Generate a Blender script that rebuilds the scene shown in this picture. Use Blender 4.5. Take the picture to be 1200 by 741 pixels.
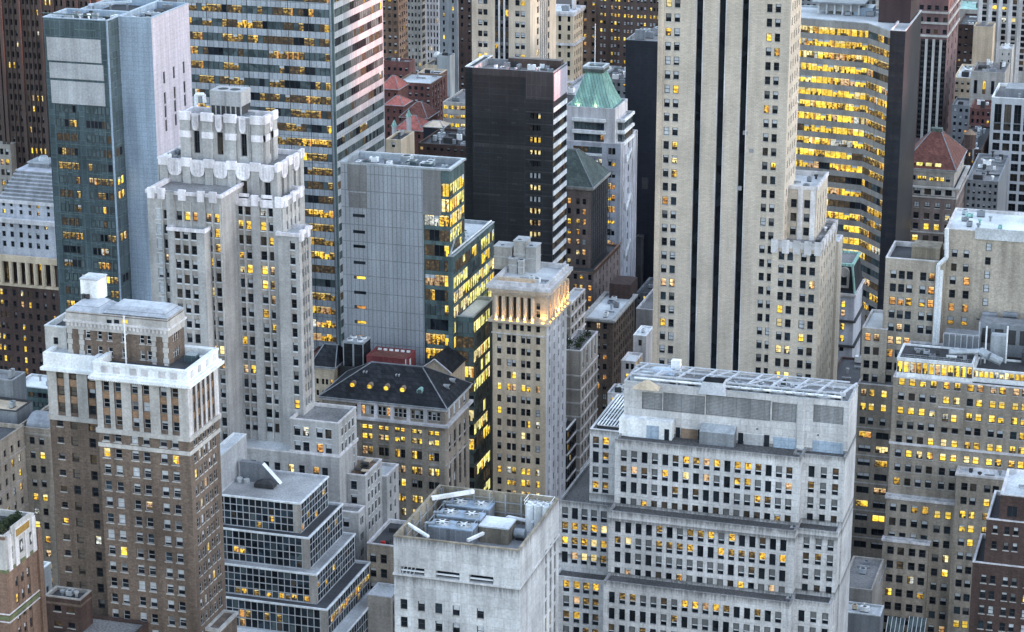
import bpy, math, random
import numpy as np
from mathutils import Vector
# ------------------------------------------------------------------ scene, camera, light
C = bpy.context.scene
for o in list(bpy.data.objects): bpy.data.objects.remove(o)
F = 2798.0; CX, CY = 600.0, 370.5; H = 320.0           # focal length in photo pixels, camera height in metres
PITCH = math.atan(870/F); YAW = math.atan(878/math.hypot(F, 870))
cam_d = bpy.data.cameras.new('camera'); cam = bpy.data.objects.new('camera', cam_d); C.collection.objects.link(cam)
cam_d.sensor_width = 36; cam_d.lens = F/1200*36; cam_d.clip_start = 1; cam_d.clip_end = 20000
cam.location = (0, 0, H); cam.rotation_euler = (math.pi/2-PITCH, 0, YAW); C.camera = cam
EXPO = 3.63
SUN_EL, SUN_AZ = 3.5, 4.0                               # low dawn sun, straight down the cross streets from the right
C.view_settings.view_transform = 'Standard'; C.view_settings.look = 'None'
C.view_settings.exposure = EXPO; C.view_settings.gamma = 1; C.view_settings.use_curve_mapping = False
C.render.engine = 'CYCLES'; C.cycles.max_bounces = 5; C.cycles.diffuse_bounces = 3; C.cycles.glossy_bounces = 3
W = bpy.data.worlds.new('World'); C.world = W; W.use_nodes = True
nt = W.node_tree; bg = nt.nodes['Background']; sk = nt.nodes.new('ShaderNodeTexSky')
sk.sky_type = 'NISHITA'; sk.sun_disc = False; sk.sun_elevation = math.radians(SUN_EL)
sk.sun_rotation = math.radians(90+SUN_AZ)              # clockwise from +Y: the sun stands over +X
sk.altitude = 100; sk.air_density = 1.0; sk.dust_density = 1.2; sk.ozone_density = 2.4
hs_ = nt.nodes.new('ShaderNodeHueSaturation'); hs_.inputs['Saturation'].default_value = .54   # thin high cloud takes most of the blue out of the sky
nt.links.new(sk.outputs[0], hs_.inputs['Color']); nt.links.new(hs_.outputs[0], bg.inputs[0]); bg.inputs[1].default_value = 0.15
sl = bpy.data.lights.new('sun', 'SUN'); sl.energy = 0.75; sl.angle = math.radians(1.0); sl.color = (1, .42, .34)
so = bpy.data.objects.new('sun', sl); C.collection.objects.link(so)
_d = Vector((math.cos(math.radians(SUN_EL))*math.cos(math.radians(SUN_AZ)), -math.cos(math.radians(SUN_EL))*math.sin(math.radians(SUN_AZ)), math.sin(math.radians(SUN_EL))))
so.rotation_euler = _d.to_track_quat('Z', 'Y').to_euler()
LIT = 1.3/2**EXPO                                       # emission that reads as full white at this exposure

# ------------------------------------------------------------------ photo measurements -> metres
fw = (-math.sin(YAW)*math.cos(PITCH), math.cos(YAW)*math.cos(PITCH), -math.sin(PITCH))
rt = (math.cos(YAW), math.sin(YAW), 0.0)
up = (-math.sin(YAW)*math.sin(PITCH), math.cos(YAW)*math.sin(PITCH), math.cos(PITCH))
def ray(px, py):
    a = (px-CX)/F; b = -(py-CY)/F
    return [fw[i]+a*rt[i]+b*up[i] for i in range(3)]
def onY(px, py, Y): d = ray(px, py); t = Y/d[1]; return d[0]*t, H+d[2]*t
def onX(px, py, X): d = ray(px, py); t = X/d[0]; return d[1]*t, H+d[2]*t
def onZ(px, py, Z): d = ray(px, py); t = (Z-H)/d[2]; return d[0]*t, d[1]*t
def colX(px, Y, Z): a = (px-CX)/F; dz = Z-H; return (a*(Y*fw[1]+dz*fw[2])-Y*rt[1])/(rt[0]-a*fw[0])
def colY(px, X, Z): a = (px-CX)/F; dz = Z-H; return (a*(X*fw[0]+dz*fw[2])-X*rt[0])/(rt[1]-a*fw[1])
def proj(X, Y, Z):
    d = (X, Y, Z-H); z = sum(d[i]*fw[i] for i in range(3))
    return CX+F*sum(d[i]*rt[i] for i in range(3))/z, CY-F*sum(d[i]*up[i] for i in range(3))/z, z
def lin(a, b, n): return [a+(b-a)*i/max(1, n-1) for i in range(n)]

# ------------------------------------------------------------------ materials
MATS = {}
def new_mat(name):
    m = bpy.data.materials.new(name); m.use_nodes = True; MATS[name] = m
    n = m.node_tree; b = n.nodes['Principled BSDF']
    return m, n, b
def N(n, t, **k):
    x = n.nodes.new(t)
    for a, v in k.items(): setattr(x, a, v)
    return x
def noise(n, vec, scale, detail=4, mapscale=None):
    t = N(n, 'ShaderNodeTexNoise'); t.inputs['Scale'].default_value = scale; t.inputs['Detail'].default_value = detail
    if mapscale:
        mp = N(n, 'ShaderNodeMapping'); mp.inputs['Scale'].default_value = mapscale
        n.links.new(vec, mp.inputs['Vector']); vec = mp.outputs[0]
    n.links.new(vec, t.inputs['Vector']); return t.outputs['Fac']
def ramp(n, fac, stops):
    r = N(n, 'ShaderNodeValToRGB'); e = r.color_ramp.elements
    while len(e) < len(stops): e.new(.5)
    for i, (p, c) in enumerate(stops): e[i].position = p; e[i].color = (*c, 1) if len(c) == 3 else c
    n.links.new(fac, r.inputs[0]); return r.outputs[0]
def mul(n, a, b, f=1.0):
    x = N(n, 'ShaderNodeMix', data_type='RGBA', blend_type='MULTIPLY'); x.inputs[0].default_value = f
    n.links.new(a, x.inputs[6]); n.links.new(b, x.inputs[7]); return x.outputs[2]
def g(v): return (v, v, v)
def surf(name, col, rough=.85, blot=.25, streak=.25, grain=.15, brick=None, spec=.3, metal=0, bump=0, grainmap=(1, 1, 1)):
    """weathered surface: base colour with large blotches, rain streaks, fine grain and optional panel / block joints"""
    m, n, b = new_mat(name)
    geo = N(n, 'ShaderNodeNewGeometry'); pos = geo.outputs['Position']
    if brick:
        bw, bh, ms, off, vary, jd = brick
        sp = N(n, 'ShaderNodeSeparateXYZ'); n.links.new(pos, sp.inputs[0])
        ad = N(n, 'ShaderNodeMath', operation='ADD'); n.links.new(sp.outputs[0], ad.inputs[0]); n.links.new(sp.outputs[1], ad.inputs[1])
        cb = N(n, 'ShaderNodeCombineXYZ'); n.links.new(ad.outputs[0], cb.inputs[0]); n.links.new(sp.outputs[2], cb.inputs[1])
        bt = N(n, 'ShaderNodeTexBrick'); bt.offset = off; n.links.new(cb.outputs[0], bt.inputs['Vector'])
        bt.inputs['Scale'].default_value = 1; bt.inputs['Brick Width'].default_value = bw; bt.inputs['Row Height'].default_value = bh
        bt.inputs['Mortar Size'].default_value = ms; bt.inputs['Mortar Smooth'].default_value = .2
        bt.inputs['Color1'].default_value = (*[c*(1-vary) for c in col], 1); bt.inputs['Color2'].default_value = (*[min(.9, c*(1+vary)) for c in col], 1)
        bt.inputs['Mortar'].default_value = (*[c*jd for c in col], 1)
        out = bt.outputs['Color']
    else:
        r = N(n, 'ShaderNodeRGB'); r.outputs[0].default_value = (*col, 1); out = r.outputs[0]
    if blot: out = mul(n, out, ramp(n, noise(n, pos, .09, 5), [(.3, g(1-blot)), (.7, g(1+blot*.5))]))
    if streak: out = mul(n, out, ramp(n, noise(n, pos, 1.0, 4, (.55, .55, .045)), [(.35, g(1-streak)), (.62, g(1+streak*.4))]))
    if grain: out = mul(n, out, ramp(n, noise(n, pos, 2.2, 3, grainmap), [(.3, g(1-grain)), (.7, g(1+grain))]))
    n.links.new(out, b.inputs['Base Color'])
    b.inputs['Roughness'].default_value = rough; b.inputs['Specular IOR Level'].default_value = spec; b.inputs['Metallic'].default_value = metal
    return m
def stained(name, base, ztops, depth=1.8, amount=.72):
    """copy of a wall material with dark grime running down from the copings at heights ztops"""
    m = MATS[base].copy(); m.name = name; MATS[name] = m; n = m.node_tree; b = n.nodes['Principled BSDF']; src = b.inputs['Base Color'].links[0].from_socket
    pos = N(n, 'ShaderNodeNewGeometry').outputs['Position']; sp = N(n, 'ShaderNodeSeparateXYZ'); n.links.new(pos, sp.inputs[0]); acc = None
    for z in ztops:
        r = N(n, 'ShaderNodeMapRange'); n.links.new(sp.outputs[2], r.inputs[0]); r.inputs[1].default_value = z-depth; r.inputs[2].default_value = z; r.inputs[3].default_value = 0; r.inputs[4].default_value = 1
        lt = N(n, 'ShaderNodeMath', operation='LESS_THAN'); n.links.new(sp.outputs[2], lt.inputs[0]); lt.inputs[1].default_value = z+.3
        mm = N(n, 'ShaderNodeMath', operation='MULTIPLY'); n.links.new(r.outputs[0], mm.inputs[0]); n.links.new(lt.outputs[0], mm.inputs[1])
        if acc is None: acc = mm.outputs[0]
        else:
            ma = N(n, 'ShaderNodeMath', operation='MAXIMUM'); n.links.new(acc, ma.inputs[0]); n.links.new(mm.outputs[0], ma.inputs[1]); acc = ma.outputs[0]
    nz = noise(n, pos, 2.4, 6, (1, 1, .09)); ad = N(n, 'ShaderNodeMath', operation='MULTIPLY_ADD'); n.links.new(nz, ad.inputs[0]); ad.inputs[1].default_value = 2.0; n.links.new(acc, ad.inputs[2])
    sc = N(n, 'ShaderNodeMath', operation='MULTIPLY'); n.links.new(ad.outputs[0], sc.inputs[0]); sc.inputs[1].default_value = .5
    n.links.new(mul(n, src, ramp(n, sc.outputs[0], [(.55, g(1)), (.8, g(1-amount*.4)), (1.0, g(1-amount*.85))])), b.inputs['Base Color'])
def lit(name, c0, c1, c2, strength, scale=.9, dark=.35):
    """lit interior seen through a window: bright ceiling and walls broken up by furniture and partitions"""
    m, n, b = new_mat(name)
    pos = N(n, 'ShaderNodeNewGeometry').outputs['Position']
    f = noise(n, pos, scale, 3, (1, 1, 1.7))
    col = ramp(n, f, [(dark, c0), (dark+.12, c1), (dark+.3, c2)])
    v = N(n, 'ShaderNodeTexVoronoi'); v.inputs['Scale'].default_value = .33; n.links.new(pos, v.inputs['Vector'])
    hs = N(n, 'ShaderNodeSeparateColor'); n.links.new(v.outputs['Color'], hs.inputs[0])
    mr = N(n, 'ShaderNodeMapRange'); mr.inputs[3].default_value = .55*strength; mr.inputs[4].default_value = 1.25*strength
    n.links.new(hs.outputs[0], mr.inputs[0])
    b.inputs['Base Color'].default_value = (.05, .04, .03, 1); b.inputs['Roughness'].default_value = .2; b.inputs['IOR'].default_value = 1.28
    n.links.new(col, b.inputs['Emission Color']); n.links.new(mr.outputs[0], b.inputs['Emission Strength'])
    return m
def glass(name, col, rough=.1, vary=.5, spec=.5):
    m, n, b = new_mat(name)
    pos = N(n, 'ShaderNodeNewGeometry').outputs['Position']
    v = N(n, 'ShaderNodeTexVoronoi'); v.inputs['Scale'].default_value = .4; n.links.new(pos, v.inputs['Vector'])
    hs = N(n, 'ShaderNodeSeparateColor'); n.links.new(v.outputs['Color'], hs.inputs[0])
    c = ramp(n, hs.outputs[0], [(0, [x*(1-vary) for x in col]), (1, [x*(1+vary) for x in col])])
    n.links.new(c, b.inputs['Base Color']); b.inputs['Roughness'].default_value = rough; b.inputs['IOR'].default_value = 1.28; b.inputs['Specular IOR Level'].default_value = spec*.5
    return m
# walls
surf('limestone_white', (.54, .54, .55), brick=(2.6, 1.5, .05, .5, .09, .75), blot=.22, streak=.16)
surf('limestone_streaked', (.51, .52, .54), brick=(3.4, 2.1, .05, .5, .09, .8), blot=.22, streak=.2)
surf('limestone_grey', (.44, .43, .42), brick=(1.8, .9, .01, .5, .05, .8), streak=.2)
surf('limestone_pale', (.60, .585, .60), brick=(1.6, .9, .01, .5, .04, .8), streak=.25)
surf('tower_stone', (.385, .384, .387), brick=(1.8, .9, .01, .5, .05, .8), streak=.2)
surf('tower_white', (.70, .68, .72), streak=.3, blot=.15)
surf('brown_brick', (.15, .115, .094), brick=(1.0, .34, .03, .5, .14, .8), grain=.22)
surf('dark_brown_brick', (.075, .05, .046), brick=(1.0, .34, .03, .5, .12, .8), grain=.2)
surf('tan_brick', (.31, .20, .13), brick=(1.0, .34, .03, .5, .12, .8), grain=.2)
surf('orange_brick', (.19, .125, .095), brick=(1.0, .34, .03, .5, .12, .8), grain=.2)
surf('red_brick', (.16, .075, .07), brick=(1.2, .4, .03, .5, .15, .8), grain=.2)
surf('red_granite', (.16, .105, .11), streak=.2)
surf('red_siding', (.19, .05, .055), brick=(.8, 4, .04, 0, .05, .75), streak=.15)
surf('grey_brick', (.315, .275, .232), brick=(1.0, .34, .03, .5, .1, .85), grain=.18)
surf('beige_brick', (.42, .37, .31), brick=(1.0, .34, .03, .5, .08, .85), grain=.18)
surf('mauve_brick', (.21, .17, .16), brick=(1.0, .34, .03, .5, .1, .85), grain=.18)
surf('cream_brick', (.55, .485, .41), brick=(1.1, .36, .05, .5, .10, .78), grain=.17, grainmap=(.9, .9, 3.2), streak=.12, blot=.12)
surf('cream_terracotta', (.56, .47, .38), streak=.18)
surf('pale_stone', (.58, .57, .60), streak=.25)
surf('grey_stone', (.34, .32, .30), brick=(1.6, .8, .012, .5, .06, .8), streak=.25)
surf('blue_grey_stone', (.42, .44, .50), streak=.22)
surf('beige_stone', (.55, .455, .345), streak=.2)
surf('brown_granite', (.085, .062, .058), streak=.25, rough=.5)
surf('black_granite', (.022, .024, .03), brick=(3.0, 1.95, .05, 0, .2, 1.6), streak=.25, rough=.45)
surf('black_slab', (.018, .021, .03), brick=(1.6, 1.2, .04, 0, .12, 1.3), streak=.1, rough=.4)
surf('dark_panel', (.030, .032, .037), brick=(6.0, 1.95, .07, 0, .10, 1.6), streak=.1, rough=.4)
surf('charcoal_panel', (.05, .05, .056), brick=(1.6, 3.9, .06, 0, .1, 1.5), streak=.2, rough=.5)
surf('metal_panel', (.30, .325, .36), brick=(1.25, 4.9, .13, 0, .04, .6), streak=.15, rough=.5, blot=.1)
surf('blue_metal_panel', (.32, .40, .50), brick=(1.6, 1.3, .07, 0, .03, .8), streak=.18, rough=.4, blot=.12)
surf('pink_metal_dawn_tint', (.50, .475, .55), brick=(1.6, 1.3, .07, 0, .03, .85), streak=.18, rough=.4, blot=.1)  # pink metal side; also the dawn tint painted on a white screen
surf('grey_louver', (.22, .22, .225), brick=(6, .3, .06, 0, .05, .6), streak=.2, blot=.2)
surf('pale_louver', (.40, .41, .43), brick=(.9, .35, .03, 0, .04, .75), streak=.15)
surf('silver_spandrel', (.36, .395, .44), brick=(1.55, 8, .09, 0, .14, .45), streak=.1, rough=.3, blot=.1)
surf('grey_spandrel', (.27, .262, .255), brick=(1.9, 8, .03, 0, .08, .6), streak=.15, rough=.6)
surf('slate_glass_wall', (.085, .125, .13), brick=(1.5, 8, .03, 0, .3, 1.5), streak=.1, rough=.25)
surf('teal_glass_wall', (.07, .098, .112), brick=(1.5, 4.1, .04, 0, .2, 1.8), streak=.15, rough=.2)
surf('white_frame', (.46, .48, .52), streak=.15, blot=.1)
surf('white_paint', (.76, .78, .80), streak=.22, blot=.12)
surf('cornice_white', (.74, .77, .80), streak=.12, blot=.1)
surf('grey_paint', (.30, .31, .33), streak=.2)
surf('dark_trim', (.05, .052, .056), streak=.2)
surf('steel_grey', (.24, .26, .29), streak=.25, rough=.5, metal=.3)
surf('galvanised', (.42, .46, .50), streak=.25, rough=.45, metal=.35)
surf('rust_brown', (.22, .16, .12), streak=.35)
surf('khaki_panel', (.27, .235, .185), streak=.35, brick=(3.2, 3.4, .05, 0, .1, .6))
surf('ledge_gravel', (.085, .083, .085), blot=.35, streak=0, grain=.5)
surf('concrete_roof', (.36, .365, .375), blot=.4, streak=0, grain=.25)
surf('plum_granite', (.045, .028, .032), streak=.2, rough=.5)
surf('gravel_roof', (.20, .20, .205), blot=.4, streak=0, grain=.35)
surf('pale_roof', (.52, .545, .57), blot=.45, streak=0, grain=.2)
surf('white_roof', (.66, .70, .73), blot=.35, streak=0, grain=.15)
surf('dark_roof', (.06, .063, .07), blot=.4, streak=0, grain=.3)
surf('slate_roof', (.026, .029, .035), brick=(1.2, .8, .05, .5, .3, .6), streak=.25, rough=.85, spec=.15)
surf('green_slate', (.09, .115, .11), brick=(.7, .5, .03, .5, .2, .7), streak=.2)
surf('copper_green', (.31, .53, .48), brick=(1.1, 60, .12, 0, .14, .55), streak=.25, blot=.25, rough=.6)
surf('red_tile', (.15, .06, .05), brick=(.6, .45, .03, .5, .25, .7), streak=.25)
surf('coral_tile', (.42, .14, .12), brick=(.6, .45, .03, .5, .2, .8), streak=.2)
surf('seam_roof', (.40, .43, .48), brick=(60, .9, .04, 0, .15, .5), streak=.2, blot=.2, rough=.4)
surf('gilt_panel', (.34, .21, .06), streak=.3)
surf('green_tile', (.13, .15, .08), streak=.3)
surf('asphalt', (.05, .05, .052), blot=.3, streak=0)
surf('paving', (.17, .165, .16), blot=.3, streak=0)
surf('foliage', (.035, .05, .025), blot=.5, streak=0, grain=.5)
surf('red_cloth', (.5, .03, .03), streak=0)
# window materials
glass('glass_dark', (.016, .02, .026)); glass('glass_blue', (.03, .045, .06)); glass('glass_teal', (.075, .10, .108), vary=.4)
glass('glass_dim', (.06, .05, .042), vary=.6)
surf('blind_pale', (.50, .53, .57), streak=.1, blot=.2); surf('blind_grey', (.17, .175, .18), streak=.1, blot=.3); surf('blind_brown', (.13, .11, .09), streak=.1, blot=.3)
surf('plant_louver', (.27, .28, .295), brick=(3.0, .32, .07, 0, .05, .6), streak=.25, blot=.25)
surf('frame_dark', (.045, .045, .05), streak=0, blot=.1, grain=0); surf('frame_grey', (.30, .31, .33), streak=0, blot=.1, grain=0); surf('frame_white', (.62, .65, .69), streak=0, blot=.15, grain=0)
lit('lit_amber', (.06, .028, .006), (.80, .43, .04), (1.0, .73, .09), 1.0*LIT, 1.5, .38)
lit('lit_gold', (.36, .17, .01), (1.0, .61, .03), (1.0, .78, .13), 1.1*LIT, 1.3, .33)
lit('lit_pale', (.30, .20, .06), (.95, .75, .30), (1.0, .92, .55), .95*LIT, 1.1, .33)
lit('lit_orange', (.16, .06, .01), (.72, .29, .05), (.95, .52, .18), .8*LIT, 1.4, .36)
lit('lit_office', (.018, .014, .010), (.20, .115, .02), (.85, .56, .10), .85*LIT, 1.3, .42)
lit('lit_murky', (.012, .010, .008), (.05, .035, .02), (.20, .13, .05), .8*LIT, 1.2, .42)
lit('lit_cool', (.10, .10, .09), (.62, .66, .60), (.92, .97, .95), .8*LIT, 1.4, .36)
lit('lit_rose', (.12, .05, .02), (.70, .42, .20), (1.0, .74, .45), .75*LIT, 1.3, .36)
lit('lit_lemon', (.30, .28, .04), (.85, .80, .15), (1.0, .98, .45), .95*LIT, .5, .3)
lit('lamp_amber', (1.0, .55, .08), (1.0, .60, .10), (1.0, .65, .15), 5*LIT)
lit('lamp_green', (1, .95, .45), (1, .95, .5), (1, .97, .55), 2*LIT)
lit('sign_red', (1.0, .05, .05), (1.0, .08, .08), (1.0, .1, .1), 1.2*LIT)

# ------------------------------------------------------------------ mesh helpers
class MB:
    """collects faces with materials; build() links them as ONE mesh object"""
    def __init__(s): s.v = []; s.f = []; s.m = []; s.mats = []
    def mi(s, m):
        if m not in s.mats: s.mats.append(m)
        return s.mats.index(m)
    def face(s, pts, m):
        k = len(s.v); s.v += [tuple(p) for p in pts]; s.f.append(tuple(range(k, k+len(pts)))); s.m.append(s.mi(m))
    def box(s, x0, x1, y0, y1, z0, z1, m, bottom=True):
        a = [(x0, y0), (x1, y0), (x1, y1), (x0, y1)]; s.prism(a, z0, z1, m, m if bottom else None); return s
    def prism(s, poly, z0, z1, m, bot=None, top=True):
        n = len(poly)
        for i in range(n):
            p, q = poly[i], poly[(i+1) % n]
            s.face([(p[0], p[1], z0), (q[0], q[1], z0), (q[0], q[1], z1), (p[0], p[1], z1)], m)
        if top: s.face([(p[0], p[1], z1) for p in poly], m)
        if bot: s.face([(p[0], p[1], z0) for p in reversed(poly)], bot)
        return s
    def frustum(s, pa, za, pb, zb, m, cap=None):
        n = len(pa)
        for i in range(n):
            j = (i+1) % n
            s.face([(*pa[i], za), (*pa[j], za), (*pb[j], zb), (*pb[i], zb)], m)
        if cap: s.face([(*p, zb) for p in pb], cap)
        return s
    def tube(s, p, q, r, m, n=8, r2=None, caps=True):
        p = Vector(p); q = Vector(q); d = (q-p).normalized(); a = d.orthogonal().normalized(); b = d.cross(a); r2 = r if r2 is None else r2
        A = [p+(a*math.cos(t)+b*math.sin(t))*r for t in [2*math.pi*i/n for i in range(n)]]
        B = [q+(a*math.cos(t)+b*math.sin(t))*r2 for t in [2*math.pi*i/n for i in range(n)]]
        for i in range(n): s.face([A[i], A[(i+1) % n], B[(i+1) % n], B[i]], m)
        if caps: s.face(B, m); s.face(list(reversed(A)), m)
        return s
    def disc(s, c, r, m, n=16):
        s.face([(c[0]+r*math.cos(2*math.pi*i/n), c[1]+r*math.sin(2*math.pi*i/n), c[2]) for i in range(n)], m); return s
    def bar(s, p, q, w, m, h=None):
        p = Vector(p); q = Vector(q); d = (q-p).normalized(); a = d.cross(Vector((0, 0, 1)))
        a = (a.normalized() if a.length > 1e-4 else Vector((1, 0, 0))); b = a.cross(d); h = h or w
        A = [p+a*w/2*i+b*h/2*j for i, j in ((-1, -1), (1, -1), (1, 1), (-1, 1))]; B = [x+(q-p) for x in A]
        for i in range(4): s.face([A[i], A[(i+1) % 4], B[(i+1) % 4], B[i]], m)
        s.face(B, m); s.face(list(reversed(A)), m); return s
    def mesh(s, name, origin=(0, 0, 0)):
        me = bpy.data.meshes.new(name)
        me.from_pydata([(x-origin[0], y-origin[1], z-origin[2]) for x, y, z in s.v], [], s.f)
        for m in s.mats: me.materials.append(MATS[m])
        me.polygons.foreach_set('material_index', s.m); me.update(); return me
    def build(s, name, parent=None, origin=(0, 0, 0)):
        o = bpy.data.objects.new(name, s.mesh(name, origin)); C.collection.objects.link(o)
        if parent: o.parent = parent
        return o
def tag(o, label=None, cat=None, group=None, kind=None):
    if label: o['label'] = label
    if cat: o['category'] = cat
    if group: o['group'] = group
    if kind: o['kind'] = kind
    return o
def empty(name, loc, label, cat, group=None):
    o = bpy.data.objects.new(name, None); o.location = loc; o.empty_display_size = 1; C.collection.objects.link(o)
    return tag(o, label, cat, group)
def inset(poly, t):
    n = len(poly); out = []
    for i in range(n):
        p0, p1, p2 = [Vector(poly[(i+k-1) % n]) for k in range(3)]
        d1 = (p1-p0).normalized(); d2 = (p2-p1).normalized()
        n1 = Vector((-d1.y, d1.x)); n2 = Vector((-d2.y, d2.x)); k = 1+n1.dot(n2)
        out.append(tuple(p1+(n1+n2)*(t/max(k, .2))))
    return out

# ------------------------------------------------------------------ windows
WM = {}
LITV = ('lit', 'gold', 'pale', 'orange', 'office', 'lemon', 'cool', 'rose')
def wmesh(w, h, kind, var, frame, sill, alt=0):
    """one window (origin at its centre, looking towards -Y), cached: list of faces per variant"""
    key = (round(w, 2), round(h, 2), kind, var, frame, sill, alt)
    if key in WM: return WM[key]
    b = MB(); x, z = w/2, h/2; t = .05 if kind == 'ribbon' else min(.13, w*.1)
    def q(x0, x1, z0, z1, m, y=0.): b.face([(x0, y, z0), (x1, y, z0), (x1, y, z1), (x0, y, z1)], m)
    glassm = {'off': 'glass_dark', 'blue': 'glass_blue', 'teal': 'glass_teal', 'dim': 'glass_dim', 'murky': 'lit_murky', 'lit': 'lit_amber', 'gold': 'lit_gold', 'pale': 'lit_pale',
              'orange': 'lit_orange', 'office': 'lit_office', 'lemon': 'lit_lemon', 'cool': 'lit_cool', 'rose': 'lit_rose', 'b1': 'glass_dark', 'b2': 'glass_dark', 'b3': 'glass_dark', 'g2': 'glass_dark', 'n2': 'glass_dim',
              'lb': 'lit_gold', 'ob': 'lit_amber', 'full': 'blind_pale', 'gfull': 'blind_grey', 'nfull': 'blind_brown', 'lv': 'plant_louver'}[var]
    bl = {'b1': (.3, 'blind_pale'), 'b2': (.5, 'blind_pale'), 'b3': (.75, 'blind_pale'), 'g2': (.55, 'blind_grey'), 'n2': (.6, 'blind_brown'), 'lb': (.35, 'lit_pale'), 'ob': (.5, 'blind_pale')}.get(var)
    if kind == 'tall':                                # tall slot window: upper light, white transom, dark lower light
        zm = -h*.16
        q(-x, x, zm, z, {'off': 'glass_dark', 'dim': 'blind_grey', 'b2': 'blind_grey'}.get(var, glassm)); q(-x, x, -z, zm, 'glass_dark')
        if var not in ('off', 'blue'): b.box(-x, x, -.05, 0, zm-.1, zm+.1, 'frame_white')
        b.box(-x, -x+.1, -.06, 0, -z, z, 'frame_dark'); b.box(x-.1, x, -.06, 0, -z, z, 'frame_dark')
    else:
        if bl: zb = z-h*bl[0]; q(-x, x, zb, z, bl[1]); q(-x, x, -z, zb, glassm)
        else: q(-x, x, -z, z, glassm)
        b.box(-x, -x+t, -.07, 0, -z, z, frame); b.box(x-t, x, -.07, 0, -z, z, frame)
        b.box(-x+t, x-t, -.07, 0, -z, -z+t, frame); b.box(-x+t, x-t, -.07, 0, z-t, z, frame)
        if kind == 'dh': b.box(-x+t, x-t, -.06, 0, -.06, .06, frame)
        if kind == 'dh2': b.box(-.07, .07, -.06, 0, -z+t, z-t, frame); b.box(-x+t, -.07, -.05, 0, -.05, .05, frame); b.box(.07, x-t, -.05, 0, -.05, .05, frame)
        if kind == 'bay':
            nb = max(2, int(round(w/1.6)))
            for i in range(1, nb): xx = -x+w*i/nb; b.box(xx-.05, xx+.05, -.08, 0, -z+t, z-t, frame)
    if var in LITV and kind != 'tall':                  # furniture, partitions, blinds and ceiling lights in the lit rooms
        q(-x+t, x-t, z-t-h*.12, z-t-h*.05, 'lit_pale', -.012)
        if alt == 1: q(-x+t, -x+t+w*.3, -z+t, -z+h*.5, 'lit_murky', -.01); q(x-w*.3, x-t, -z+t, -z+h*.28, 'glass_dim', -.01)
        if alt == 2: q(-x+t, x-t, z-h*.34, z-t, 'blind_pale', -.015); q(x-w*.45, x-t-w*.1, -z+t, -z+h*.34, 'lit_murky', -.01)
        if alt == 3: q(-x+t, x-t, -z+t, -z+h*.36, 'lit_murky', -.01); q(-w*.08, w*.1, -z+h*.3, z-h*.2, 'lit_office', -.011)
        if alt == 4: q(x-w*.42, x-t, -z+t, z-t, 'lit_orange', -.008); q(-x+t, -x+w*.36, -z+t, -z+h*.22, 'lit_murky', -.01)
        if alt == 5: q(-x+t, -x+w*.42, -z+t, z-t, 'lit_office', -.008)
    if sill: b.box(-x-.12, x+.12, -.42, -.02, -z-.22, -z, 'frame_white' if sill == 2 else 'limestone_grey')
    if sill == 2: b.box(-x-.08, x+.08, -.36, -.02, z, z+.2, 'frame_white')
    WM[key] = [b, None]; return WM[key]
MIX = {  # variant weights
 'office': dict(off=46, b1=14, b2=16, g2=8, dim=10, full=4, blue=8), 'dark': dict(off=70, dim=14, murky=10, g2=8), 'blinds': dict(off=22, b1=18, b2=28, b3=12, g2=8, full=6, blue=6),
 'tower': dict(off=26, b1=22, b2=30, g2=8, dim=8, blue=6), 'slot': dict(off=40, dim=26, b2=10, murky=12), 'blank': dict(off=60, blue=20, dim=20), 'brown': dict(nfull=70, n2=20, off=10),
 'curtain': dict(blue=45, off=40, teal=12, dim=5), 'ribbon': dict(teal=40, off=12, murky=18, office=30), 'teal': dict(teal=60, off=18, murky=22)}
LITMIX = {'warm': dict(lit=28, gold=20, pale=14, lb=16, orange=8, cool=7, rose=10), 'gold': dict(gold=48, lb=22, lit=16, pale=10, rose=6, cool=4), 'amber': dict(lit=50, office=40, orange=10), 'orange': dict(orange=42, ob=20, lit=20, rose=22, pale=8),
          'slot': dict(lit=45, office=40, rose=12, pale=6), 'office': dict(office=52, lit=26, gold=12, cool=5, rose=5), 'lemon': dict(lemon=70, pale=20, gold=15), 'pale': dict(pale=60, gold=20, lit=20)}
def pick(r, d): return r.choices(list(d), list(d.values()))[0]

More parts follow.
